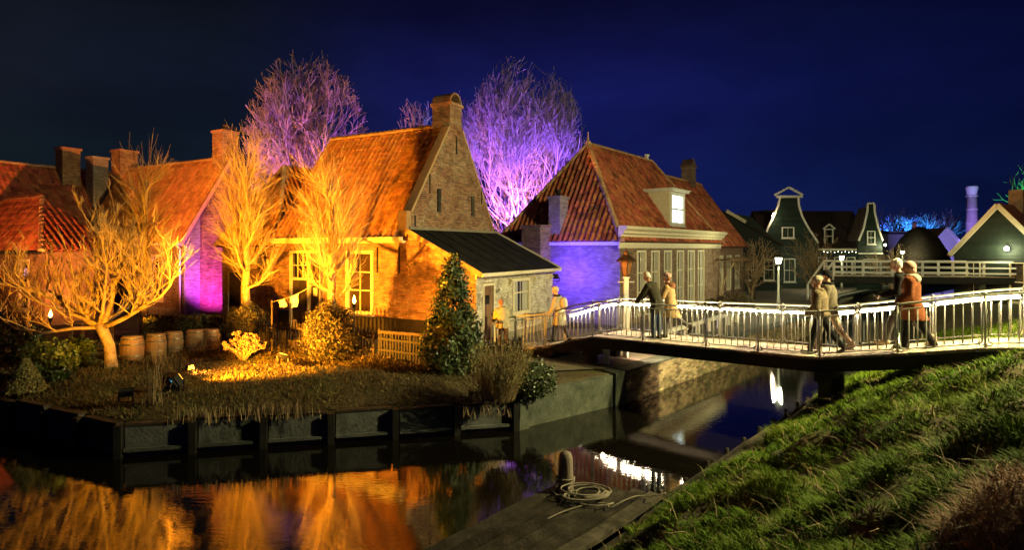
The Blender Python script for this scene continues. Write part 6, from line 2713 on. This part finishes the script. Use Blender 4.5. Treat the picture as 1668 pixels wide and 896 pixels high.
# white timber bridge over the second reach of the canal
wb = thing("white_bridge", "white railed timber footbridge crossing the farther canal", "bridge", (0, 0, 0))
pA, pB = at(1358, 452, 35), at(1760, 456, 33)
d = (pB - pA).normalized()
L = (pB - pA).length
nn = Vector((-d.y, d.x, 0)).normalized()
mb = MB()
for w in (0, 1.5):
    mb.bar(pA + nn * w - Z_ * .12, pB + nn * w - Z_ * .12, .18, .38)
mb.build("beam", M["steel"], wb, kind="stuff")
k = int(L / .2)
mbp = MB()
mbp.box((0, 0, 0), (.19, 1.6, .05))
pme = mbp.mesh("plank", M["wood_deck"])
Rw = Matrix((d, nn, d.cross(nn))).transposed().to_4x4()
for i in range(k):
    obj("plank", pme, wb, Matrix.Translation(pA + d * (.1 + i * .2) + nn * .75 + Z_ * .10) @ Rw)
for w in (0, 1.5):
    q = 0.0
    while q <= L:
        mb = MB()
        c = pA + d * q + nn * w
        mb.box(c + Z_ * .44, (.10, .10, 1.15), 0, Rw.to_3x3())
        mb.build("post", M["white"], wb)
        q += 1.62
    for z, h_ in ((.97, .11), (.62, .09), (.30, .09)):
        mb = MB()
        mb.bar(pA + nn * w + Z_ * z - nn * .07, pB + nn * w + Z_ * z - nn * .07, .05, h_)
        mb.build("rail", M["white"], wb)
    # stair rail down to the street on the left
    sA = pA + nn * w
    sB = sA - d * 1.15 + Vector((-.5, -1.6, 0)) * .6
    sB.z = .9
    mb = MB()
    mb.bar(sA + Z_ * .97, sB + Z_ * .95, .06, .11)
    mb.build("stair_rail", M["white"], wb)
    mb = MB()
    mb.box(sB + Z_ * .45, (.1, .1, 1.0))
    mb.build("post", M["white"], wb)
for i in range(8):
    f = (i + .5) / 8
    a = pA + (Vector((sB.x, sB.y, sB.z)) - (pA + nn * 1.5)) * f
    mb = MB()
    mb.box(a + nn * .75 - Z_ * .05, (.28, 1.4, .05), 0, Rw.to_3x3())
    mb.build("step", M["wood_deck"], wb)
for q in (L * .34, L * .62, L * .9):
    for w in (.1, 1.4):
        mb = MB()
        c = pA + d * q + nn * w
        mb.box((c.x, c.y, (c.z - .3 - .8) / 2), (.24, .24, c.z - .3 + .8), 0, Rw.to_3x3())
        mb.build("pier", M["concrete"], wb)

# rounded clipped shrubs and bench by the far wing
rgroup = "rounded clipped box shrubs by the house wing"
for i, (px, s_, lab) in enumerate(((1158, .62, "low rounded clipped shrub nearest the house wing"), (1182, .85, "middle rounded clipped shrub of three by the house wing"), (1209, .92, "largest rounded clipped shrub of three by the house wing"))):
    c = at(px, 506, 29.2)
    c.z = .86
    t = thing("clipped_shrub", lab, "shrub", c, 0, rgroup)
    p, a = ellipsoid_pts(3400, (0, 0, .45 * s_), (.62 * s_, .5 * s_, .62 * s_), .82, seed=i)
    p[:, 2] = np.maximum(p[:, 2], .0)
    leaf_cloud("foliage", p, .03, M["leaf_mid"], t, a)["kind"] = "stuff"
c = at(1158, 470, 33.5)
pg = thing("pergola", "thin pergola with bare vines along the house wing", "pergola", (c.x, c.y, .86), ROT_C)
for x in (0, 2.2, 4.4):
    mb = MB()
    mb.box((x, -1.2, 1.25), (.08, .08, 2.5))
    mb.build("post", M["wood_dark"], pg)
for y in (-1.25, -.55, .1):
    mb = MB()
    mb.bar((-.3, y, 2.55), (4.8, y, 2.55 - .1 * (y < -1)), .06, .09)
    mb.build("beam", M["wood"], pg)
rng = random.Random(77)
mb = MB()
for i in range(90):
    p = Vector((rng.uniform(-.8, 4.8), rng.uniform(-1.3, .2), rng.uniform(2.3, 2.7)))
    q, _ = wob(p, (rng.gauss(0, 1), rng.gauss(0, .6), rng.uniform(-.9, .5)), rng.uniform(.5, 1.5), 6, .35, -.02, rng)
    mb.tube(q, taper(.016, .006, 6), 4, cap=False)
for x in (-.3, .1):
    q, _ = wob((x, -.6, 0), (0.05, 0, 1), 2.6, 10, .16, .05, rng)
    mb.tube(q, taper(.05, .025, 10), 6, cap=False)
mb.build("vine", M["bark_gold"], pg, True, recalc=False, kind="stuff")

# lamps of the farther grounds
fg = "floodlights of the farther grounds"
p = at(1480, 410, 76)
floodlight("floodlight behind the long building under the far row of blue trees", (p.x - 2.0, 84.6, .85), at(1480, 362, 90), (.05, .12, 1.0), "lens_blue", 20000, 120, fg)
floodlight("floodlight behind the long building under the right end of the far blue trees", (p.x + 3.5, 85.2, .85), at(1512, 362, 92), (.03, .30, 1.0), "lens_blue", 20000, 120, fg)
p = at(1583, 400, 74)
floodlight("floodlight below the round brick stack", (p.x - 6.0, 64, .85), at(1583, 335, 80), (.34, .22, 1.0), "lens_violet", 16000, 30, fg)
p = at(1542, 400, 66)
floodlight("floodlight before the small white gabled house", (p.x - .5, 66, .85), at(1542, 390, 72), (.30, .24, 1.0), "lens_violet", 1500, 70, fg)
floodlight("floodlight below the green lit tree at the right edge", (gp_.x - 3, gp_.y - 5, .85), (gp_.x, gp_.y, 9), (.02, 1.0, .22), "lens_blue", 9000, 80, fg)

# ------------------------------------------------------------------ people on and by the bridge
def fuse(mb, voxel, smooth=4):
    """merge overlapping volumes into one continuous skin"""
    me = mb.mesh("body", M["skin"])
    o = bpy.data.objects.new("tmp", me)
    COL.objects.link(o)
    r = o.modifiers.new("r", "REMESH")
    r.mode = "VOXEL"
    r.voxel_size = voxel
    s = o.modifiers.new("s", "SMOOTH")
    s.factor = .5
    s.iterations = smooth
    dg = bpy.context.evaluated_depsgraph_get()
    out = bpy.data.meshes.new_from_object(o.evaluated_get(dg))
    bpy.data.objects.remove(o)
    bpy.data.meshes.remove(me)
    out.polygons.foreach_set("use_smooth", [True] * len(out.polygons))
    return out


def dirp(p, y=0.0):
    return Vector((math.sin(p), y, -math.cos(p))).normalized()


def hand(mb, wrist, d, inward, k, curl):
    """palm, four unequal bent fingers and a thumb from the side of the palm"""
    d = d.normalized()
    n = Vector((d.z, 0, -d.x))
    if n.length < .1:
        n = Vector((1, 0, 0))
    n.normalize()
    side = d.cross(n).normalized()
    if side.x < 0:
        side = -side
    n = side.cross(d).normalized() * inward
    for q in range(4):
        mb.capsule(wrist + d * .012 * k, wrist + d * .085 * k + side * (.026 - .0175 * q) * k, .019 * k, .0125 * k)
    for q, L in enumerate((.068, .078, .072, .055)):
        b = wrist + d * .088 * k + side * (.030 - .020 * q) * k
        d1 = (d * math.cos(curl * .6) + n * math.sin(curl * .6)).normalized()
        m1 = b + d1 * L * .52 * k
        d2 = (d * math.cos(curl * 1.5) + n * math.sin(curl * 1.5)).normalized()
        mb.capsule(b, m1, .0105 * k, .0098 * k)
        mb.capsule(m1, m1 + d2 * L * .5 * k, .0098 * k, .0082 * k)
    t0 = wrist + d * .032 * k + side * .028 * k
    t1 = t0 + (side * .7 + d * .6 + n * .3).normalized() * .038 * k
    mb.capsule(t0, t1, .0135 * k, .0115 * k)
    mb.capsule(t1, t1 + (d * .8 + side * .25 + n * .5).normalized() * .032 * k, .0112 * k, .009 * k)


def ellring(c, ax, rx, ry, n=20):
    """ellipse round axis ax: rx fore-aft, ry sideways"""
    ax = ax.normalized()
    y = Vector((0, 1, 0))
    x = y.cross(ax).normalized()
    return [Vector(c) + x * (rx * math.cos(2 * PI * i / n)) + y * (ry * math.sin(2 * PI * i / n)) for i in range(n)]


def person(label, px, w, head_to, hgt, lean, legs, arms, coat, trousers, shoes, head_pitch=.1, hat=None, hair=None, hem=.42, bulk=1.0, ground=None, Y=None, hood=None, scarf=None, pack=None, head_yaw=0.0, sleeve=.062, group="visitors crossing the footbridge"):
    if Y is None:
        s = bs(px, w)
        foot = BP(s, w)
    else:
        foot = at(px, 560, Y)
        foot.z = ground
    k = hgt / 1.75
    # joints: x forward, y left, z up
    hipz = .0
    J = {}
    J["pel"] = Vector((0, 0, 0))
    up = Vector((math.sin(lean), 0, math.cos(lean)))
    J["waist"] = up * .16 * k
    up2 = Vector((math.sin(lean * 1.25), 0, math.cos(lean * 1.25)))
    J["chest"] = J["waist"] + up2 * .22 * k
    J["neck"] = J["chest"] + up2 * .17 * k
    hd = Vector((math.sin(lean * .8 + head_pitch), 0, math.cos(lean * .8 + head_pitch)))
    J["head"] = J["neck"] + up2 * .075 * k + hd * .12 * k + Vector((.02 * k, 0, 0))
    low = 0
    for sd, (th, kn) in zip((1, -1), legs):
        hip = Vector((0, .088 * sd * k, -.02 * k))
        knee = hip + dirp(th, .03 * sd) * .43 * k
        ank = knee + dirp(th - kn) * .42 * k
        J["hip", sd], J["knee", sd], J["ank", sd] = hip, knee, ank
        pitch = max(0, kn - th) * .9
        fd = Vector((math.cos(pitch), .10 * sd, -math.sin(pitch) * 1.0)).normalized()
        J["toe", sd] = ank + fd * .17 * k - Z_ * .045 * k
        J["heel", sd] = ank - fd * .04 * k - Z_ * .04 * k
        low = min(low, J["toe", sd].z - .035 * k, J["heel", sd].z - .04 * k)
    for sd, (sh, ab, el) in zip((1, -1), arms):
        s0 = J["chest"] + up2 * .10 * k + Vector((0, .185 * sd * k, 0))
        e0 = s0 + dirp(sh, ab * sd) * .285 * k
        fdir = dirp(sh + el, ab * sd * .2)
        w0 = e0 + fdir * .255 * k
        J["sho", sd], J["elb", sd], J["wri", sd], J["fd", sd] = s0, e0, w0, fdir
    for q in J:
        if not (isinstance(q, tuple) and q[0] == "fd"):
            J[q] = J[q] + Z_ * -low
    # ---- body
    mb = MB()
    mb.loft([ellring(J["pel"] - Z_ * .06 * k, Z_, .10 * k, .15 * k), ellring(J["pel"] + Z_ * .04 * k, up, .11 * k, .16 * k), ellring(J["waist"], up, .095 * k, .135 * k), ellring(J["chest"], up2, .115 * k, .16 * k), ellring(J["chest"] + up2 * .10 * k, up2, .09 * k, .17 * k), ellring(J["neck"], up2, .05 * k, .06 * k)])
    mb.capsule(J["neck"] - up2 * .03 * k, J["head"] - hd * .05 * k, .055 * k, .052 * k)
    hz = (hd).normalized()
    hx = Vector((hz.z, 0, -hz.x))
    Ry = Matrix.Rotation(head_yaw, 3, hz)
    hx = Ry @ hx
    hy = hz.cross(hx)
    RH = Matrix((hx, hy, hz)).transposed()
    c = J["head"]
    hk = k * 1.0

    def hp_(x, y, z):
        return c + RH @ Vector((x, y, z)) * hk
    mb.ball(hp_(-.012, 0, .02), (.098 * hk, .077 * hk, .100 * hk), 0, RH, 14, 10)
    mb.ball(hp_(.028, 0, -.045), (.062 * hk, .058 * hk, .072 * hk), 0, RH, 12, 8)
    mb.ball(hp_(.062, 0, -.090), (.026 * hk, .03 * hk, .022 * hk), 0, RH)
    mb.capsule(hp_(.083, 0, .008), hp_(.106, 0, -.028), .011 * hk, .016 * hk)
    mb.capsule(hp_(.078, -.03, .022), hp_(.078, .03, .022), .013 * hk, .013 * hk)
    mb.capsule(hp_(.086, -.018, -.060), hp_(.086, .018, -.060), .009 * hk, .009 * hk)
    for sd in (1, -1):
        mb.ball(hp_(-.005, .078 * sd, -.012), (.022 * hk, .012 * hk, .034 * hk), 0, RH, 8, 6)
    for sd in (1, -1):
        mb.capsule(J["sho", sd], J["elb", sd], .052 * k, .042 * k)
        mb.capsule(J["elb", sd], J["wri", sd], .042 * k, .029 * k)
        hand(mb, J["wri", sd], J["fd", sd], 1 if arms[0 if sd == 1 else 1][0] > -.2 else 1, k * 1.03, .75)
        mb.capsule(J["hip", sd], J["knee", sd], .082 * k, .056 * k)
        mb.capsule(J["knee", sd], J["ank", sd], .056 * k, .038 * k)
        mb.capsule(J["ank", sd], J["heel", sd], .040 * k, .035 * k)
        mb.capsule(J["heel", sd], J["toe", sd], .036 * k, .028 * k)
    body = obj("person", fuse(mb, .0085, 2))
    body.data.materials.clear()
    body.data.materials.append(M["skin"])
    body.location = foot
    body.rotation_euler.z = head_to
    tag(body, label, "person", group)

    def part(name, mb, voxel, m_, smooth=4):
        me = fuse(mb, voxel, smooth)
        me.materials.clear()
        me.materials.append(m_)
        return obj(name, me, body)

    for sd in (1, -1):
        mb = MB()
        mb.ball(hp_(.081, .030 * sd, .006), .0115 * hk, nu=8, nv=6)
        mb.build("eye", M["eye"], body, True)
    # ---- trousers, shoes
    mb = MB()
    for sd in (1, -1):
        mb.capsule(J["hip", sd], J["knee", sd], .098 * k, .074 * k)
        mb.capsule(J["knee", sd], J["ank", sd] + (J["knee", sd] - J["ank", sd]) * .06, .074 * k, .058 * k)
    mb.ball(J["pel"] - Z_ * .02, (.13 * k, .175 * k, .12 * k))
    part("trousers", mb, .014, trousers)
    for sd in (1, -1):
        mb = MB()
        mb.capsule(J["ank", sd] + Z_ * .05 * k, J["heel", sd] + Z_ * .004, .052 * k, .046 * k)
        mb.capsule(J["heel", sd] + Z_ * .004, J["toe", sd] + Z_ * .004, .046 * k, .038 * k)
        part("shoe", mb, .010, shoes)
    # ---- coat
    hemz = hem * hgt
    zc = J["pel"].z
    b = bulk
    mid = (J["knee", 1] + J["knee", -1]) / 2
    sw = abs(J["knee", 1].x - J["knee", -1].x) / 2
    rings = []
    n_ = 5
    for i in range(n_):
        f = i / (n_ - 1)
        z = hemz + (zc - .03 - hemz) * f
        f2 = max(0.0, (zc - z) / (.43 * k))
        cx = mid.x * min(1, f2)
        rings.append(ellring(Vector((cx, 0, z)), Z_, (.135 + .05 * min(1, f2)) * k * b + sw * .75 * min(1, f2), (.185 + .03 * f2) * k * b))
    rings.append(ellring(J["pel"] + up * .06 * k, up, .135 * k * b, .182 * k * b))
    rings.append(ellring(J["waist"], up, .130 * k * b, .168 * k * b))
    rings.append(ellring(J["chest"], up2, .145 * k * b, .195 * k * b))
    rings.append(ellring(J["chest"] + up2 * .10 * k, up2, .118 * k * b, .20 * k))
    rings.append(ellring(J["neck"] - up2 * .005 * k, up2, .085 * k, .10 * k))
    rings.append(ellring(J["neck"] + up2 * .045 * k, up2, .082 * k, .085 * k))
    mb = MB()
    mb.loft(rings)
    for sd in (1, -1):
        mb.ball(J["sho", sd], .082 * k * b)
        mb.capsule(J["sho", sd], J["elb", sd], (sleeve + .018) * k * b, sleeve * 1.04 * k * b)
        mb.capsule(J["elb", sd], J["wri", sd] - J["fd", sd] * .01 * k, sleeve * 1.04 * k * b, sleeve * .82 * k * b)
    # folds
    rg = random.Random(int(px * 7))
    for i in range(9):
        a = rg.uniform(0, 2 * PI)
        z0 = rg.uniform(hemz + .05, zc + .1)
        r1 = .15 * k * b
        mb.capsule(Vector((math.cos(a) * r1, math.sin(a) * r1 * 1.2, z0)), Vector((math.cos(a) * r1 * 1.12, math.sin(a) * r1 * 1.3, max(hemz + .03, z0 - .22))), .022, .016)
    part("coat", mb, .014, coat, 3)
    # ---- head wear
    if hair is not None:
        mb = MB()
        mb.ball(hp_(-.030, 0, .038), (.096 * hk, .088 * hk, .092 * hk), 0, RH, 14, 10)
        mb.ball(hp_(-.062, 0, -.018), (.052 * hk, .075 * hk, .07 * hk), 0, RH)
        for sd in (1, -1):
            mb.ball(hp_(-.016, .066 * sd, .015), (.05 * hk, .022 * hk, .05 * hk), 0, RH, 8, 6)
        for i in range(14):
            a, e_ = rg.uniform(0, 2 * PI), rg.uniform(.2, 1.2)
            mb.ball(hp_(-.03 + .088 * math.cos(a) * math.sin(e_), .08 * math.sin(a) * math.sin(e_), .04 + .085 * math.cos(e_)), .018 * hk, nu=6, nv=5)
        part("hair", mb, .010, hair, 2)
    if hat is not None:
        hm, kind = hat
        mb = MB()
        if kind == "beanie":
            mb.ball(hp_(-.022, 0, .055), (.108 * hk, .092 * hk, .088 * hk), 0, RH, 14, 10)
            mb.tube([hp_(-.02, 0, .022), hp_(-.02, 0, .055)], .099 * hk, 16)
            mb.ball(hp_(-.058, 0, .0), (.062 * hk, .082 * hk, .06 * hk), 0, RH)
        elif kind == "fluffy":
            mb.ball(hp_(-.02, 0, .062), (.122 * hk, .108 * hk, .088 * hk), 0, RH, 14, 10)
            for i in range(40):
                a, e_ = rg.uniform(0, 2 * PI), rg.uniform(.1, 1.9)
                mb.ball(hp_(-.02 + .115 * math.cos(a) * math.sin(e_), .10 * math.sin(a) * math.sin(e_), .062 + .082 * math.cos(e_)), .024 * hk, nu=6, nv=5)
        elif kind == "hood":
            mb.ball(hp_(-.042, 0, .028), (.118 * hk, .112 * hk, .118 * hk), 0, RH, 14, 10)
            mb.ball(hp_(-.06, 0, -.06), (.085 * hk, .10 * hk, .085 * hk), 0, RH)
        part("hat" if kind != "hood" else "hood", mb, .011, hm, 2)
    if hood is not None:
        mb = MB()
        cN = J["neck"] + up2 * .0 * k
        mb.ball(cN + Vector((-.10 * k, 0, -.03 * k)), (.09 * k, .15 * k, .10 * k))
        pts = []
        for i in range(11):
            a = PI * .15 + PI * 1.7 * i / 10
            pts.append(cN + Vector((-.01 * k - .10 * k * -math.cos(a + PI * .0) * -1, .115 * k * math.sin(a), .035 * k)))
        mb.tube(pts, .038 * k, 8)
        part("hood", mb, .012, hood, 2)
    if scarf is not None:
        mb = MB()
        pts = [J["neck"] + up2 * (.035 * k) + Vector((.088 * k * math.cos(2 * PI * i / 12), .095 * k * math.sin(2 * PI * i / 12), 0)) for i in range(13)]
        mb.tube(pts, .034 * k, 8)
        part("scarf", mb, .011, scarf, 2)
    if pack is not None:
        mb = MB()
        cN = J["chest"] - up2 * .03 * k
        mb.ball(cN + Vector((-.19 * k, 0, 0)), (.11 * k, .16 * k, .20 * k), 0, None)
        mb.ball(cN + Vector((-.23 * k, 0, -.08 * k)), (.08 * k, .12 * k, .10 * k))
        part("backpack", mb, .013, pack, 3)
    return body


LFT = math.atan2(.655, -.756)
RGT = math.atan2(-.655, .756)
C_ = {}
C_["olive"] = cloth_mat("coat_dark_olive", (.030, .028, .018), (.06, .052, .035))
C_["jeans"] = cloth_mat("jeans_blue", (.03, .045, .08), (.055, .075, .12))
C_["camel"] = cloth_mat("coat_camel", (.34, .22, .10), (.44, .29, .14))
C_["cream"] = cloth_mat("coat_cream", (.36, .31, .22), (.46, .40, .28))
C_["ivory"] = cloth_mat("coat_ivory", (.40, .34, .20), (.50, .43, .27))
C_["rust"] = cloth_mat("coat_rust_fur", (.17, .05, .018), (.30, .10, .04), .9, 90)
C_["black"] = cloth_mat("cloth_black", (.010, .010, .011), (.022, .021, .021))
C_["taupe"] = cloth_mat("coat_taupe", (.10, .085, .06), (.17, .145, .10))
C_["puffer"] = cloth_mat("coat_khaki_fur", (.14, .105, .065), (.24, .185, .12), .9, 45)
C_["pink"] = cloth_mat("knit_pink", (.45, .27, .22), (.56, .36, .30))
C_["fox"] = cloth_mat("fur_auburn", (.20, .075, .035), (.32, .14, .07), .9, 110)
C_["fur"] = cloth_mat("fur_pale", (.40, .32, .24), (.56, .47, .37), .9, 110)
C_["grey"] = cloth_mat("trousers_grey", (.07, .065, .06), (.11, .10, .095))
C_["boot"] = cloth_mat("leather_dark", (.02, .016, .012), (.045, .035, .028), .3, 30)
C_["tan"] = cloth_mat("shoes_tan", (.30, .22, .15), (.4, .3, .21), .3, 30)
C_["brown"] = cloth_mat("trousers_brown", (.09, .055, .035), (.14, .09, .06))

person("person leaning forward in pale yellow coat by the lean-to door", 820, 0, math.radians(112), 1.56, .22, [(.12, .1), (-.1, .05)], [(.45, .1, .5), (.3, .12, .4)], C_["ivory"], C_["brown"], C_["boot"], .25, None, M["hair_brown"], .48, 1.3, ground=.865, Y=17.9, hood=C_["ivory"], group="visitors near the lean-to")
person("person in long cream coat and white knitted hat on the bridge ramp", 912, .62, LFT + .25, 1.66, .14, [(.30, .12), (-.26, .18)], [(.25, .08, .35), (.05, .10, .3)], C_["cream"], C_["grey"], C_["boot"], .16, (C_["cream"], "beanie"), None, .34, 1.05, scarf=C_["black"], pack=C_["cream"])
person("grey haired person in dark coat and jeans leaning at the near railing", 1070, .42, LFT, 1.76, .30, [(.10, .10), (-.02, .02)], [(.55, .10, .15), (.80, .05, .05)], C_["olive"], C_["jeans"], C_["boot"], .30, None, M["hair_white"], .40, 1.12)
person("person in camel coat and pinkish hood walking behind the leaning man", 1092, .95, LFT + .1, 1.68, .08, [(.18, .08), (-.42, .62)], [(.35, .12, .7), (-.15, .15, .6)], C_["camel"], C_["grey"], C_["boot"], .10, (C_["pink"], "fluffy"), M["hair_brown"], .33, 1.08, hood=C_["fox"])
person("person in khaki fur jacket and pale fluffy hat walking left", 1337, .36, LFT, 1.66, .06, [(.30, .10), (-.42, .30)], [(.05, .12, .75), (-.15, .14, .45)], C_["puffer"], C_["black"], C_["boot"], .12, (C_["fur"], "fluffy"), None, .50, 1.25, sleeve=.075, scarf=C_["puffer"])
person("person in black beanie and taupe jacket walking behind the fluffy hat", 1352, .92, LFT, 1.78, .05, [(.42, .25), (-.36, .30)], [(.12, .10, .4), (-.2, .10, .3)], C_["taupe"], C_["tan"], C_["tan"], .12, (C_["black"], "beanie"), None, .46, 1.12, scarf=C_["black"])
person("white haired person in black jacket behind the rust coat", 1473, .98, LFT, 1.84, .12, [(.50, .25), (-.40, .35)], [(.10, .10, 1.15), (.25, .08, .95)], C_["black"], C_["grey"], C_["tan"], .20, None, M["hair_white"], .48, 1.06)
person("person in long rust fur coat with pink hood looking away", 1486, .34, LFT, 1.70, .05, [(.20, .10), (-.34, .16)], [(.0, .10, .85), (-.18, .12, .4)], C_["rust"], C_["black"], C_["boot"], .12, (C_["pink"], "hood"), None, .36, 1.22, hood=C_["fur"], sleeve=.072, head_yaw=.35)
